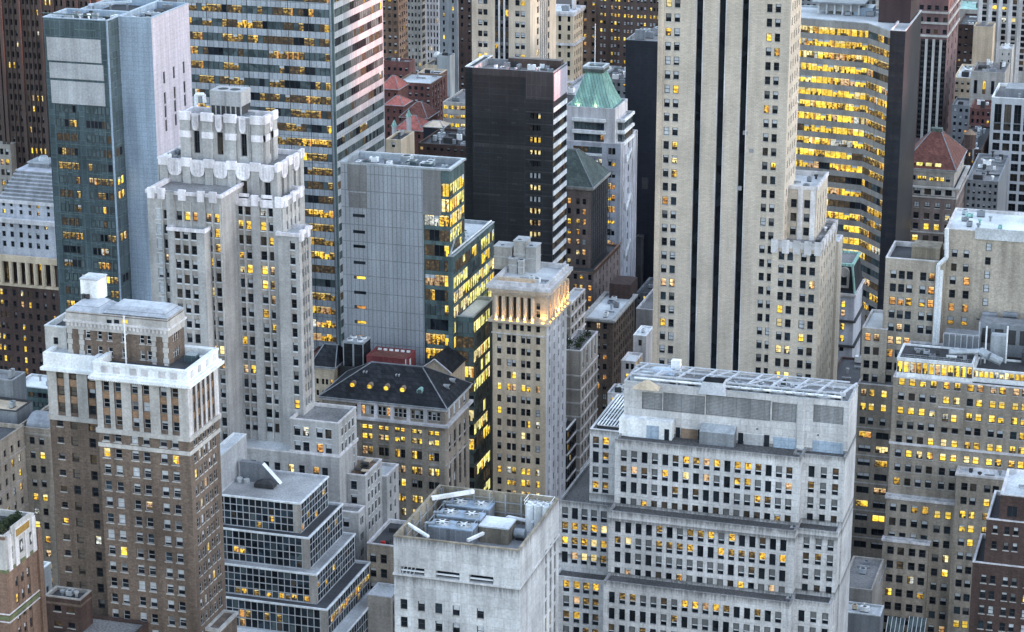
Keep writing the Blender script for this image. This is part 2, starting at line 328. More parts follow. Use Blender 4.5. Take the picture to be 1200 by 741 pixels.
# ------------------------------------------------------------------ buildings
BLD = []; ALLM = []
class Mass: pass
class Building:
    def __init__(s, name, label, cat='building', group=None, seed=0):
        s.name, s.label, s.cat, s.group = name, label, cat, group; s.masses = []; s.extra = []; s.rng = random.Random(1000+seed+len(BLD)*7); BLD.append(s); s.nwin = []
    def box(s, Y, x0, x1, yt, xr=None, depth=None, z0=0, wall='grey_stone', roof='gravel_roof', par=1.0, parm=None, part=.45, dY=0, blind=True):
        """a block from photo measurements: front plane Y, front columns x0..x1, top corner (x1, yt), back column xr"""
        X1, Z1 = onY(x1, yt, Y); X0 = colX(x0, Y, Z1)
        Y1 = Y+depth if depth else colY(xr, X1, Z1)
        return s.metres(X0, X1, Y, Y1, z0, Z1, wall, roof, par, parm, part)
    def metres(s, X0, X1, Y0, Y1, Z0, Z1, wall='grey_stone', roof='gravel_roof', par=1.0, parm=None, part=.45):
        return s.poly([(X0, Y0), (X1, Y0), (X1, Y1), (X0, Y1)], Z0, Z1, wall, roof, par, parm, part)
    def poly(s, P, Z0, Z1, wall='grey_stone', roof='gravel_roof', par=1.0, parm=None, part=.45):
        m = Mass(); m.b = s; m.P = P; m.Z0, m.Z1 = Z0, Z1; m.X0 = min(p[0] for p in P); m.X1 = max(p[0] for p in P); m.Y0 = min(p[1] for p in P); m.Y1 = max(p[1] for p in P)
        m.wall, m.roof, m.par, m.parm, m.part = wall, roof, par, parm or wall, part; m.zones = []; m.wallmats = {}; m.skip = set()
        s.masses.append(m); ALLM.append(m); return m
    def part(s, name, mb, parent=None, label=None): s.extra.append((name, mb, parent, label)); return len(s.extra)-1
def zone(m, e, us, zs, w, h, kind='dh', mix='office', litp=0., litmix='warm', r=.35, frame='frame_dark', sill=0, join=False, span=None, rowlit=None, minz=None, name='window', open_h=None):
    m.zones.append(dict(e=e, us=us, zs=zs, w=w, h=h, kind=kind, mix=MIX[mix] if isinstance(mix, str) else mix, litp=litp, litmix=LITMIX[litmix], r=r, frame=frame, sill=sill, join=join, span=span, rowlit=rowlit, name=name))
    return m.zones[-1]
def rowsZ(m, px, ya, yb=None, n=1, Y=None, ext=0, zmin=None):
    """heights of window rows: row centres at photo column px, first at ya, n-th at yb, continued downwards for ext more rows (or to zmin)"""
    Y = Y if Y is not None else m.Y0
    za = onY(px, ya, Y)[1]
    if n == 1: return [za]
    zb = onY(px, yb, Y)[1]; p = (za-zb)/(n-1); zs = [za-p*i for i in range(n)]
    z = zs[-1]-p
    lim = zmin if zmin is not None else m.Z0+3
    while ext > 0 and z > lim: zs.append(z); z -= p; ext -= 1
    return zs
def fz(m, cols, at, rows, w, h, px=None, ext=60, **k):
    """front-face windows: cols = photo columns at photo row `at`; rows = (px, y_first, y_last, n); w, h in photo pixels"""
    us = [onY(c, at, m.Y0)[0]-m.X0 for c in cols]
    zs = rowsZ(m, *rows, ext=ext) if isinstance(rows, tuple) else rows
    mid = cols[len(cols)//2]
    wm = onY(mid+w/2, at, m.Y0)[0]-onY(mid-w/2, at, m.Y0)[0]; hm = onY(mid, at-h/2, m.Y0)[1]-onY(mid, at+h/2, m.Y0)[1]
    return zone(m, 0, us, zs, wm, hm, **k)
def sz(m, n, zs, w, h, margin=1.2, pair=0, **k):
    """right-face windows: n columns (or pairs) evenly along the depth, metres"""
    D = m.Y1-m.Y0; us = []
    for i in range(n):
        c = margin+(D-2*margin)*(i+.5)/n
        us += [c] if not pair else [c-pair/2, c+pair/2]
    return zone(m, 1, us, zs, w, h, **k)
# ------------------------------------------------------------------ decoration helpers
def edge(m, e):
    n = len(m.P); a = Vector(m.P[e]); b = Vector(m.P[(e+1) % n]); u = (b-a).normalized(); return a, u, Vector((u.y, -u.x)), (b-a).length
def fbox(mb, m, e, u0, u1, z0, z1, out, mat, inn=.02):
    a, u, n, L = edge(m, e); p = [a+u*u0-n*inn*-1*-1, a+u*u0+n*out, a+u*u1+n*out, a+u*u1-n*inn*-1*-1]
    mb.prism([tuple(x) for x in (p[1], p[2], p[3], p[0])], z0, z1, mat, mat)
def ring(mb, P, oo, oi, z0, z1, mat):
    A = inset(P, -oo); B = inset(P, -oi); n = len(P)
    for i in range(n):
        j = (i+1) % n
        mb.face([(*A[i], z0), (*A[j], z0), (*A[j], z1), (*A[i], z1)], mat); mb.face([(*A[i], z1), (*A[j], z1), (*B[j], z1), (*B[i], z1)], mat)
        mb.face([(*B[i], z0), (*B[j], z0), (*A[j], z0), (*A[i], z0)], mat)
        if oi < 0: mb.face([(*B[j], z0), (*B[i], z0), (*B[i], z1), (*B[j], z1)], mat)
def cornice(m, z1, h, out, mat, name='cornice'):
    mb = MB(); ring(mb, m.P, out, 0, z1-h, z1, mat); ring(mb, m.P, out*.55, 0, z1-h*1.6, z1-h-.003, mat); m.b.part(name, mb)
def band(m, z0, z1, out, mat, name='band'):
    mb = MB(); ring(mb, m.P, out, 0, z0, z1, mat); m.b.part(name, mb)
def bands(m, zs, h, out, mat, name='band'):
    mb = MB()
    for z in zs: ring(mb, m.P, out, 0, z-h/2, z+h/2, mat)
    m.b.part(name, mb)
def piers(m, e, us, w, out, z0, z1, mat, name='pier'):
    mb = MB()
    for u in us: fbox(mb, m, e, u-w/2, u+w/2, z0, z1, out, mat)
    m.b.part(name, mb)
def ups(m, cols, at): return [onY(c, at, m.Y0)[0]-m.X0 for c in cols]
def zat(m, px, py): return onY(px, py, m.Y0)[1]
def zr(m): return m.Z1-m.par
def hip(b, m, ov, rise, ridge, mat, name='roof'):
    """hip roof over mass m: eaves overhang ov, height rise, ridge = (x0, x1, y0, y1) of the top"""
    P = inset(m.P, -ov); x0, x1, y0, y1 = ridge; mb = MB()
    z = m.Z1+.05
    mb.prism(P, z-.35, z, mat, mat, top=False)
    mb.frustum(P, z, [(x0, y0), (x1, y0), (x1, y1), (x0, y1)], z+rise, mat, mat); j = b.part(name, mb); rc = MB(); T_ = [(x0, y0), (x1, y0), (x1, y1), (x0, y1)]
    for i in range(4): rc.bar((*P[i], z+.05), (*T_[i], z+rise+.05), .3, 'steel_grey', .16)
    rc.bar((x0, (y0+y1)/2, z+rise+.08), (x1, (y0+y1)/2, z+rise+.08), .5, 'steel_grey', .2); ring(rc, P, .22, 0, z-.2, z+.04, 'galvanised'); b.part('ridge_flashing', rc, j)
def runits(b, m, n, seed, big=3.0, mats=('galvanised', 'steel_grey', 'grey_paint', 'white_paint', 'dark_trim'), area=None):
    r = random.Random(seed); z = zr(m); x0, x1, y0, y1 = area or (m.X0+1.5, m.X1-1.5, m.Y0+1.5, m.Y1-1.5); placed = []
    for i in range(n*6):
        if len(placed) >= n: break
        w, d, h = r.uniform(.8, big), r.uniform(.8, big), r.uniform(.7, big*.7)
        if x1-x0 < w+.1 or y1-y0 < d+.1: continue
        x, y = r.uniform(x0, x1-w), r.uniform(y0, y1-d)
        if any(x < q[1]+.2 and q[0] < x+w+.2 and y < q[3]+.2 and q[2] < y+d+.2 for q in placed): continue
        placed.append((x, x+w, y, y+d)); mb = MB(); k = r.random(); mt = r.choice(mats)
        if k < .6:
            mb.box(x, x+w, y, y+d, z+.25, z+.25+h, mt); mb.box(x+.1, x+w-.1, y+.1, y+d-.1, z, z+.25, 'dark_trim')
            mb.disc((x+w/2, y+d/2, z+.26+h), min(w, d)*.38, 'dark_trim')
        elif k < .8:
            mb.tube((x+w/2, y+d/2, z), (x+w/2, y+d/2, z+h), .3, mt, 8); mb.tube((x+w/2, y+d/2, z+h), (x+w/2, y+d/2, z+h+.4), .55, mt, 8)
        else:
            q = min(w, d)*.5
            mb.bar((x, y+q, z+.5), (x+w+1.5, y+q, z+.5), .45, mt); mb.bar((x+.3, y+q, z), (x+.3, y+q, z+.5), .2, mt); mb.bar((x+w, y+q, z), (x+w, y+q, z+.5), .2, mt)
        b.part('roof_unit', mb)
def penthouse(b, m, x0, x1, y0, y1, h, wall, roof='gravel_roof', name='penthouse', z=None):
    z = zr(m) if z is None else z; mb = MB(); mb.prism([(x0, y0), (x1, y0), (x1, y1), (x0, y1)], z, z+h, wall, top=False)
    Q = inset([(x0, y0), (x1, y0), (x1, y1), (x0, y1)], .3); ring(mb, [(x0, y0), (x1, y0), (x1, y1), (x0, y1)], .06, -.3, z+h-.4, z+h+.12, wall); mb.face([(*p, z+h-.3) for p in Q], roof)
    b.part(name, mb); return z+h

# ================================================================== the ground
gm = MB(); gm.face([(-6000, -3000, 0), (6000, -3000, 0), (6000, 9000, 0), (-6000, 9000, 0)], 'asphalt'); tag(gm.build('ground'), kind='structure')

# ================================================================== FOREGROUND
# --- limestone block with the open cooling-tower well on its roof
b = Building('limestone_block', 'pale limestone block with blue cooling towers in its open roof well')
b1 = m = b.box(403, 461, 608.5, 645, xr=655, wall='stained_limestone', roof='grey_paint', par=6.4, parm='khaki_panel', part=.5)
stained('stained_limestone', 'limestone_streaked', [m.Z1-.2, onY(608, 690, m.Y0)[1]-.3], 1.9)
z1 = rowsZ(m, 493.7, 710.8, 731.5, 2, ext=40)
fz(m, [473.3, 493.7, 514, 534.4, 562.8], 711, z1, 8.4, 12, mix='office', litp=.12, sill=1, frame='frame_dark')
slots = fz(m, [483.5, 524.5, 564], 670, [zat(m, 524.5, 674.5)], 28, 8.5, kind='pane', mix=dict(off=1), r=1.2, name='louver_opening')
zsr = rowsZ(m, 608.5, 697, 717.5, 2, ext=40)
zone(m, 1, [colY(p, m.X1, zsr[0])-m.Y0 for p in (640.2, 645.5, 650.6)], zsr, 1.3, 3.2, kind='pane', mix='dark', litp=.1)
zb = zat(m, 608, 689)
band(m, zb-.35, zb, .22, 'limestone_white', 'string_course')
mb = MB()
for i, cx in enumerate((483.5, 524.5, 564)):
    u0 = ups(m, [cx-13.5, cx+13.5], 674)
    for k in range(4 if i == 0 else 0): mb.bar((m.X0+u0[0]+(k+.2)*(u0[1]-u0[0])/6, m.Y0+.25, slots['zs'][0]-.75), (m.X0+u0[0]+(k+.75)*(u0[1]-u0[0])/6, m.Y0+.25, slots['zs'][0]+.75), .16, 'blue_metal_panel' if i else 'white_frame')
    mb.box(m.X0+u0[0], m.X0+u0[1], m.Y0+.12, m.Y0+.42, slots['zs'][0]-.15, slots['zs'][0]+.12, 'frame_white')
b.part('louver_blade', mb)
mb = MB(); zf = zr(m)                                   # frame posts along the inside of the well
for i in range(7): y = m.Y0+1+(m.Y1-m.Y0-2)*i/6; mb.bar((m.X0+.7, y, zf), (m.X0+.7, y, m.Z1-.3), .3, 'grey_paint')
for i in range(8): x = m.X0+1+(m.X1-m.X0-2)*i/7; mb.bar((x, m.Y1-.7, zf), (x, m.Y1-.7, m.Z1-.3), .3, 'grey_paint')
for z in (zf+2.2, zf+4.4):
    mb.bar((m.X0+.72, m.Y0+.7, z), (m.X0+.72, m.Y1-.7, z), .18, 'grey_paint'); mb.bar((m.X0+.7, m.Y1-.72, z), (m.X1-.7, m.Y1-.72, z), .18, 'grey_paint')
b.part('screen_frame', mb)
mb = MB()
for (p, q, dz, w) in (((505.8, 584), (555.3, 576), .3, .75), ((478, 614), (502, 629), .2, .5), ((548, 633.5), (566.5, 625), -2, .55)):
    mb.bar((*onZ(*p, m.Z1+dz-.5), m.Z1+dz-.5), (*onZ(*q, m.Z1+dz-.5), m.Z1+dz-.5), w, 'white_paint')
b.part('roof_beam', mb)
zc = zf+4.2
for k, (px, py) in enumerate(((551.5, 590.5), (540.5, 602.5), (531, 615))):
    x, y = onZ(px, py, zc); w, d = (8.9, 3.7)
    t = empty('cooling_tower', (x, y, zf), ['blue-grey cooling tower at the back of the roof well, farthest of the three', 'middle blue-grey cooling tower of the three in the roof well', 'blue-grey cooling tower nearest the front wall of the roof well'][k], 'cooling tower', 'cooling towers in the roof well')
    def P(mb, nm): return mb.build(nm, t, (x, y, zf))
    mb = MB(); mb.box(x-w/2, x+w/2, y-d/2, y+d/2, zf+.5, zc-.25, 'steel_grey')
    for i in range(9): mb.box(x-w/2+i*w/8-.06, x-w/2+i*w/8+.06, y-d/2-.06, y-d/2, zf+.5, zc-.3, 'grey_paint')
    for i in range(5): mb.box(x+w/2, x+w/2+.07, y-d/2+i*d/4.001, y-d/2+i*d/4.001+.12, zf+.5, zc-.3, 'grey_paint')
    P(mb, 'casing')
    mb = MB(); mb.box(x-w/2-.15, x+w/2+.15, y-d/2-.15, y+d/2+.15, zc-.25, zc, 'blue_metal_panel'); P(mb, 'deck')
    mb = MB()
    for sx in (-1, 1):
        for sy in (-1, 1): mb.box(x+sx*w*.42-.2, x+sx*w*.42+.2, y+sy*d*.38-.2, y+sy*d*.38+.2, zf, zf+.5, 'dark_trim')
    P(mb, 'foot')
    for s in (-1, 1):
        mb = MB(); c = (x+s*w*.25, y)
        mb.tube((*c, zc), (*c, zc+.55), 1.6, 'galvanised', 20, 1.45, caps=False); mb.disc((*c, zc+.3), 1.45, 'dark_trim', 20)
        for a in range(6): aa = a*math.pi/3+.3; mb.bar((*c, zc+.42), (c[0]+1.35*math.cos(aa), c[1]+1.35*math.sin(aa), zc+.38), .34, 'white_paint', .06)
        mb.tube((*c, zc+.3), (*c, zc+.6), .28, 'white_paint', 8); P(mb, 'fan')
    mb = MB(); zz = zc+1.0
    Q = [(x-w/2, y-d/2), (x+w/2, y-d/2), (x+w/2, y+d/2), (x-w/2, y+d/2)]
    for i in range(4):
        mb.bar((*Q[i], zz), (*Q[(i+1) % 4], zz), .07, 'galvanised')
        mb.bar((*Q[i], zc), (*Q[i], zz), .07, 'galvanised')
    P(mb, 'railing')
    mb = MB(); mb.tube((x-w/2-.9, y-1, zf+.6), (x-w/2-.9, y-1, zc+.2), .3, 'galvanised', 8); mb.tube((x-w/2-.9, y-1, zc+.2), (x-w/2+1, y-1, zc+.2), .3, 'galvanised', 8); P(mb, 'pipe')
x, y = onZ(583, 612, zf+3.6)
t = empty('equipment_house', (x, y, zf), 'low white-roofed equipment house with tan sides inside the roof well', 'equipment house')
mb = MB(); mb.box(x-3.0, x+3.0, y-2.6, y+2.6, zf, zf+3.3, 'khaki_panel'); mb.build('wall', t, (x, y, zf))
mb = MB(); mb.box(x-3.15, x+3.15, y-2.75, y+2.75, zf+3.3, zf+3.6, 'white_roof'); mb.build('roof', t, (x, y, zf))
x, y = onZ(610, 623.5, zf+1.6)
t = empty('exhaust_fan', (x, y, zf), 'round galvanised exhaust fan lying beside the equipment house', 'fan')
mb = MB(); mb.tube((x-1.2, y, zf+1.3), (x+1.0, y, zf+1.3), 1.0, 'galvanised', 14); mb.build('drum', t, (x, y, zf))
mb = MB(); mb.box(x-.9, x+.9, y-.7, y+.7, zf, zf+.5, 'dark_trim'); mb.build('base', t, (x, y, zf))
x, y = onZ(632, 588, zf+6)
t = empty('water_tank', (x, y, zf), 'white ribbed tank cluster with railings in the back corner of the roof well', 'tank')
for i in (-1, 0, 1):
    for j in (-.5, .5):
        mb = MB(); mb.tube((x+i*1.75, y+j*1.8, zf), (x+i*1.75, y+j*1.8, zf+5.6), .85, 'white_paint', 12); mb.disc((x+i*1.75, y+j*1.8, zf+5.63), .5, 'galvanised', 10); mb.build('tank_cell', t, (x, y, zf))
mb = MB()
for z in (zf+5.9, zf+6.6):
    Q = [(x-2.7, y-1.9), (x+2.7, y-1.9), (x+2.7, y+1.9), (x-2.7, y+1.9)]
    for i in range(4): mb.bar((*Q[i], z), (*Q[(i+1) % 4], z), .1, 'white_paint'); mb.bar((*Q[i], zf+5.3), (*Q[i], zf+6.6), .1, 'white_paint')
mb.build('railing', t, (x, y, zf))
mb = MB(); mb.tube((*onZ(596, 606, zf+2), zf+2), (*onZ(626, 612, zf+2), zf+2), .4, 'white_paint', 8); mb.tube((*onZ(596, 606, zf+2), zf+2), (*onZ(590, 611, zf), zf), .4, 'white_paint', 8)
tag(mb.build('roof_pipe'), 'white pipe running along the floor of the roof well past the tanks', 'pipe')

# --- large white setback office building
b = Building('setback_office', 'broad white limestone office with stepped terraces and steel fan frames on its roof')
X1r, _ = onY(990.5, 537, 473)
YB = colY(1003.5, X1r, onY(990.5, 537, 473)[1])
def blk(Y, x0, x1, yt, yb=None, X1=None, **k):
    X, Z = onY(x1, yt, Y)
    return b.metres(colX(x0, Y, Z), X if X1 is None else X1, Y, YB if yb is None else yb, 0, Z, **{'wall': 'stained_white', **k})
k = dict(roof='ledge_gravel', par=.5)
T1 = blk(470, 721, 938.6, 537, **k); T2 = blk(465.5, 713.3, 932, 623, yb=470.6, **k); T3 = blk(461, 707.4, 927, 707, yb=466.1, **k)
R1 = blk(473, 930, 990.5, 537, X1=X1r, **k); R2 = blk(468.5, 926, 984.8, 625, X1=X1r-.25, yb=473.5, **k); R3 = blk(464, 921, 980, 709, X1=X1r-.5, yb=469.2, **k)
stained('stained_white', 'limestone_white', [onY(930, 536.5, 470)[1], onY(925, 622.5, 465.5)[1], onY(920, 706.5, 461)[1], onY(700, 592, 472.6)[1]], 1.6)
L1 = blk(474, 691.5, 726, 506, yb=498, roof='dark_roof', par=1.2); L2 = blk(472.6, 654.8, 718, 593.5, yb=512, **k); L3 = blk(468.2, 650, 712, 682, yb=473.1, **k)
w, h = 7.3, 13.6; kk = dict(kind='tall', mix='slot', litmix='slot', r=.45)
for T, c0, c1, yy, lp in ((T1, 730.9, 925.6, (730.9, 534.3, 570.8, 3), .2), (T2, 723.9, 918.6, (723.9, 617.8, 653.0, 3), .42), (T3, 716.8, 912.6, (716.8, 700.3, 738, 3), .35)):
    zs = rowsZ(T, *yy, ext=0 if T is not T3 else 2); fz(T, lin(c0, c1, 17), yy[1], zs, w, h, litp=lp, **kk)
    if T is not T3: fz(T, lin(c0, c1, 17), yy[1], [zs[-1]-(zs[0]-zs[1])*.92], w, 8.8, kind='pane', mix=dict(dim=30, off=30, gfull=40), litmix='slot', litp=lp*.8, r=.45)
for T, c, yy in ((R1, (950.9, 965.3, 979.3), (950.9, 553, 589.5, 3)), (R2, (945, 959.2, 973.3), (945, 636.5, 672.5, 3)), (R3, (939, 953, 967), (939, 722, 740.5, 2))):
    zs = rowsZ(T, *yy, ext=0 if T is not R3 else 3); fz(T, c, yy[1], zs, w, h, litp=.25, **kk)
    if T is not R3: fz(T, c, yy[1], [zs[-1]-(zs[0]-zs[1])*.92], w, 8.8, kind='pane', mix=dict(dim=30, off=50), litmix='slot', litp=.2, r=.45)
for T, c, yy, lp in ((L1, (698.2, 709.8), (698.2, 518.5, 570.8, 4), .3), (L2, (662, 673.6, 684.8, 696, 707.6), (662, 601, 653, 4), .65), (L3, (663.5, 675.6, 686.8, 698), (663.5, 687, 722.5, 3), .6)):
    zs = rowsZ(T, *yy, ext=0 if T is not L3 else 2); fz(T, c, yy[1], zs, w, h, litp=lp, **kk)
# right-hand penthouse storey behind the terraces
_d = ray(996, 471.6); Yp = X1r/_d[0]*_d[1]
PH = blk(max(Yp, 474.2), 731.5, 996, 471.6, X1=X1r-.08, yb=YB-.1, roof='gravel_roof', par=1.0)
ptop = PH.Z1
def pz(px, py): return onY(px, py, PH.Y0)
for (c0, c1, y0, y1, nm) in ((752, 776, 459, 480.5, 1), (777, 826, 461, 484, 1), (827, 903, 465, 490, 1), (904.5, 933.5, 471.5, 494.5, 1), (953, 988.5, 474.5, 496.5, 1)):
    cm = (c0+c1)/2; X0, _ = pz(c0, (y0+y1)/2); X1, _ = pz(c1, (y0+y1)/2); _, za = pz(cm, y0+1.2); _, zb_ = pz(cm, y1)
    zone(PH, 0, [(X0+X1)/2-PH.X0], [(za+zb_)/2], X1-X0, za-zb_, kind='pane', mix=dict(lv=1), r=.3, frame='grey_louver', name='louver_panel')
mb = MB(); fbox(mb, PH, 0, *[pz(c, 500)[0]-PH.X0 for c in (934.5, 943.5)], 20, ptop-.3, .35, 'limestone_white'); b.part('pier', mb)
zt = zr(T1)
def terr(mb, c0, c1, y0, y1, out, mat, py=None):       # a box standing against the penthouse front
    cm = (c0+c1)/2; X0 = pz(c0, (y0+y1)/2)[0]; X1 = pz(c1, (y0+y1)/2)[0]
    mb.box(X0, X1, PH.Y0-out, PH.Y0-.01, zt, max(zt+1, onY(cm, y0, PH.Y0-out)[1]), mat)
    return X0, X1
mb = MB(); xa, xb = terr(mb, 728.5, 790, 493, 522, 2.4, 'white_paint'); b.part('annex', mb)
for c0, c1, mat, nm in ((735, 756, 'cornice_white', 'panel'), (757.5, 772, 'blue_metal_panel', 'panel'), (778.5, 784, 'glass_dark', 'door')):
    mb = MB(); X0 = onY(c0, 512, PH.Y0-2.4)[0]; X1 = onY(c1, 512, PH.Y0-2.4)[0]; mb.box(X0, X1, PH.Y0-2.46, PH.Y0-2.4, zt, zt+(2.5 if nm == 'door' else 3.0), mat); b.part(nm, mb)
for c0, c1, hh, mat, nm in ((791.5, 796.5, 2.3, 'glass_dark', 'door'), (797.5, 817, 2.2, 'rust_brown', 'panel'), (817.5, 822, 2.3, 'glass_dark', 'door'), (864.5, 870.5, 2.5, 'glass_dark', 'door'), (871.5, 894, 2.4, 'pale_louver', 'panel'), (895, 901, 2.6, 'glass_dark', 'door'), (906, 933, 2.4, 'blue_metal_panel', 'roller_door'), (952, 988, 2.5, 'blue_metal_panel', 'roller_door')):
    mb = MB(); X0 = pz(c0, 530)[0]; X1 = pz(c1, 530)[0]; mb.box(X0, X1, PH.Y0-.12, PH.Y0-.01, zt, zt+hh, mat); b.part(nm, mb)
mb = MB(); X0 = pz(822.5, 515)[0]; X1 = pz(863, 515)[0]; zs_ = zt+4.0
mb.box(X0, X1, PH.Y0-2.7, PH.Y0-.02, zt, zs_-1.1, 'steel_grey'); mb.face([(X0, PH.Y0-2.7, zs_-1.1), (X1, PH.Y0-2.7, zs_-1.1), (X1, PH.Y0-.02, zs_), (X0, PH.Y0-.02, zs_)], 'galvanised')
mb.face([(X1, PH.Y0-2.7, zs_-1.1), (X1, PH.Y0-.02, zs_-1.1), (X1, PH.Y0-.02, zs_)], 'steel_grey'); mb.face([(X0, PH.Y0-.02, zs_-1.1), (X0, PH.Y0-2.7, zs_-1.1), (X0, PH.Y0-.02, zs_)], 'steel_grey'); b.part('shed', mb)
mb = MB()
for px in (762, 840, 888, 960): X = pz(px, 480)[0]; mb.box(X-.15, X+.15, PH.Y0-.2, PH.Y0-.01, zt+3.6, zt+3.9, 'dark_trim')
b.part('lamp_bracket', mb)
runits(b, PH, 16, 140, 1.8)
# steel framework and fans on the roof
zp = zr(PH); yA, yB = PH.Y0+2.0, PH.Y1-2.0; XA, XB = PH.X0, PH.X1
mb = MB(); zz = ptop+1.0
fx = [XA+1+(XB-XA-3)*i/9 for i in range(10)]
for i, x in enumerate(fx):
    mb.bar((x, yA, zz), (x+2.0, yB, zz), .38, 'white_frame'); mb.bar((x, yA, zp), (x, yA, zz), .35, 'white_frame'); mb.bar((x+2.0, yB, zp), (x+2.0, yB, zz), .35, 'white_frame')
    if i < 9 and i % 2: mb.bar((x, yA, zz), (fx[i+1], yB, zz), .25, 'white_frame')
for y in (yA, (yA+yB)/2, yB): mb.bar((XA+1, y, zz+.1), (XB-1.5, y, zz+.1), .3, 'white_frame')
b.part('steel_frame', mb)
mb = MB(); mb.tube((XA+2, yA-.8, ptop+.5), (XB-2, yA-.8, ptop+.5), .28, 'white_paint', 8); mb.tube((XA+6, yA+.2, ptop+.9), (XB-8, yA+.2, ptop+.9), .3, 'galvanised', 8); b.part('pipe', mb)
for k, px in enumerate((864, 889, 914, 939.5, 966)):
    X, Y = onZ(px, 450.5+(px-864)*.105, ptop+.6); r_ = 2.35
    t = empty('roof_fan', (X, Y, zp), ['round roof fan next to the dark louvered hatch, first in its row of five', 'second round roof fan from the dark louvered hatch', 'middle round roof fan in the row of five', 'fourth round roof fan from the dark louvered hatch', 'round roof fan at the right end of the row of five'][k], 'roof fan', 'roof fans on the white setback office')
    mb = MB(); mb.tube((X, Y, zp), (X, Y, ptop-.3), r_*.7, 'steel_grey', 20, r_*.8, caps=False); mb.tube((X, Y, ptop-.3), (X, Y, ptop+.45), r_*.8, 'galvanised', 20, r_*.97, caps=False); mb.tube((X, Y, ptop+.45), (X, Y, ptop+.7), r_, 'white_frame', 20, r_, caps=False); mb.build('shroud', t, (X, Y, zp))
    mb = MB(); mb.disc((X, Y, ptop+.5), r_*.93, 'dark_trim', 20)
    for a in range(7): aa = a*2*math.pi/7+k; mb.bar((X, Y, ptop+.62), (X+r_*.85*math.cos(aa), Y+r_*.85*math.sin(aa), ptop+.58), .5, 'steel_grey', .05)
    mb.tube((X, Y, ptop+.5), (X, Y, ptop+.85), .4, 'white_paint', 10); mb.build('blade', t, (X, Y, zp))
    mb = MB()
    for a in range(4): aa = a*math.pi/2+.5; mb.bar((X, Y, ptop+.8), (X+r_*math.cos(aa), Y+r_*math.sin(aa), ptop+.75), .16, 'white_frame')
    mb.build('guard', t, (X, Y, zp))
X, Y = onZ(837, 449, ptop+1.0); t = empty('louvered_hatch', (X, Y, zp), 'dark louvered hatch box left of the row of roof fans', 'roof hatch')
mb = MB(); mb.frustum([(X-3, Y-2.2), (X+3, Y-2.2), (X+3, Y+2.2), (X-3, Y+2.2)], zp, [(X-2.2, Y-1.5), (X+2.2, Y-1.5), (X+2.2, Y+1.9), (X-2.2, Y+1.9)], ptop+1.6, 'white_frame', 'dark_trim'); mb.build('curb', t, (X, Y, zp))
mb = MB()
for i in range(7): mb.bar((X-2.2, Y-1.4+i*.5, ptop+1.68), (X+2.2, Y-1.4+i*.5, ptop+1.68), .12, 'slate_roof')
mb.build('louver', t, (X, Y, zp))
for k, (px, py, nm) in enumerate(((757, 441, 'low grey duct box at the left end of the white roof'), (776, 436, 'grey duct box with a curved hood behind the roof frame'))):
    X, Y = onZ(px, py, ptop+.4); t = empty('duct_box', (X, Y, zp), nm, 'duct')
    mb = MB(); mb.box(X-3, X+3, Y-2, Y+2, zp, ptop+.5, 'galvanised'); mb.frustum([(X-3, Y-2), (X+3, Y-2), (X+3, Y+2), (X-3, Y+2)], ptop+.5, [(X-1, Y-.6), (X+1.5, Y-.6), (X+1.5, Y+.6), (X-1, Y+.6)], ptop+1.5, 'blue_metal_panel' if k else 'steel_grey', 'galvanised'); mb.build('duct', t, (X, Y, zp))
    mb = MB(); mb.box(X+1.5, X+2.6, Y-1, Y+1, ptop+.5, ptop+1.0, 'dark_trim'); mb.build('vent', t, (X, Y, zp))
X, Y = onZ(759, 452, ptop); mb = MB(); mb.frustum([(X-3.2, Y-1.4), (X+2.6, Y-1.4), (X+2.6, Y+1.4), (X-3.2, Y+1.4)], ptop-.6, [(X-.4, Y-.2), (X+.4, Y-.2), (X+.4, Y+.2), (X-.4, Y+.2)], ptop+1.2, 'beige_stone', 'beige_stone'); tag(mb.build('tarpaulin_cover'), 'small tan peaked cover under the left roof frame', 'cover')
mb = MB(); X, Y = onZ(792.5, 429, ptop+1.2); mb.box(X-1, X+1, Y-.8, Y+.8, ptop-.6, ptop+2.6, 'white_paint'); b.part('stair_hood', mb)
# white slatted deck on the left wing
m = L1; mb = MB(); z = m.Z1+.4
for i in range(9): x = m.X0+1.2+i*.72; mb.bar((x, m.Y0+2, z), (x, m.Y1-2, z), .34, 'white_paint', .12)
for i in range(6): y = m.Y0+2.2+i*(m.Y1-m.Y0-4.4)/5; mb.bar((m.X0+1, y, z-.15), (m.X0+7.4, y, z-.15), .2, 'white_frame'); mb.bar((m.X0+1.1, y, zr(m)), (m.X0+1.1, y, z-.1), .2, 'dark_trim')
b.part('slatted_deck', mb)
if 0: zone(R1, 1, [3.5, 7.0, 10.5], rowsZ(R1, 990, 560, 578, 2, ext=30), 1.2, 2.2, kind='pane', mix='dark', litp=.05)

# --- brown brick tower with the white cornice
b = Building('brick_tower', 'tall brown brick tower with a bright white cornice and a metal-roofed penthouse')
m = b.box(408, 111, 218.5, 434.8, xr=253.5, wall='brown_brick', roof='dark_roof', par=1.6, parm='cornice_white', part=.6); M0 = m
wz = m.X0
zs = rowsZ(m, 123.9, 453.1, 549.6, 6, ext=14); pit = zs[0]-zs[1]
cols = [123.9, 137.6, 157.3, 170.6, 190.9, 204.4]
zup, zdn = zs[:3], zs[3:]
sp = ('tan_brick', .12)
fz(m, cols, 453.5, zup, 8.2, 11.2, mix='office', span=sp, r=.45, litp=.02, frame='frame_grey'); fz(m, cols, 510, zdn, 8.2, 11.2, mix='blinds', litp=.10, litmix='warm', sill=1, frame='frame_grey')
sz(m, 5, zup, 1.45, 2.0, margin=1.6, mix='office', span=sp, r=.45, frame='frame_grey'); sz(m, 5, zdn, 1.45, 2.0, margin=1.6, mix='office', litp=.12, sill=1, frame='frame_grey')
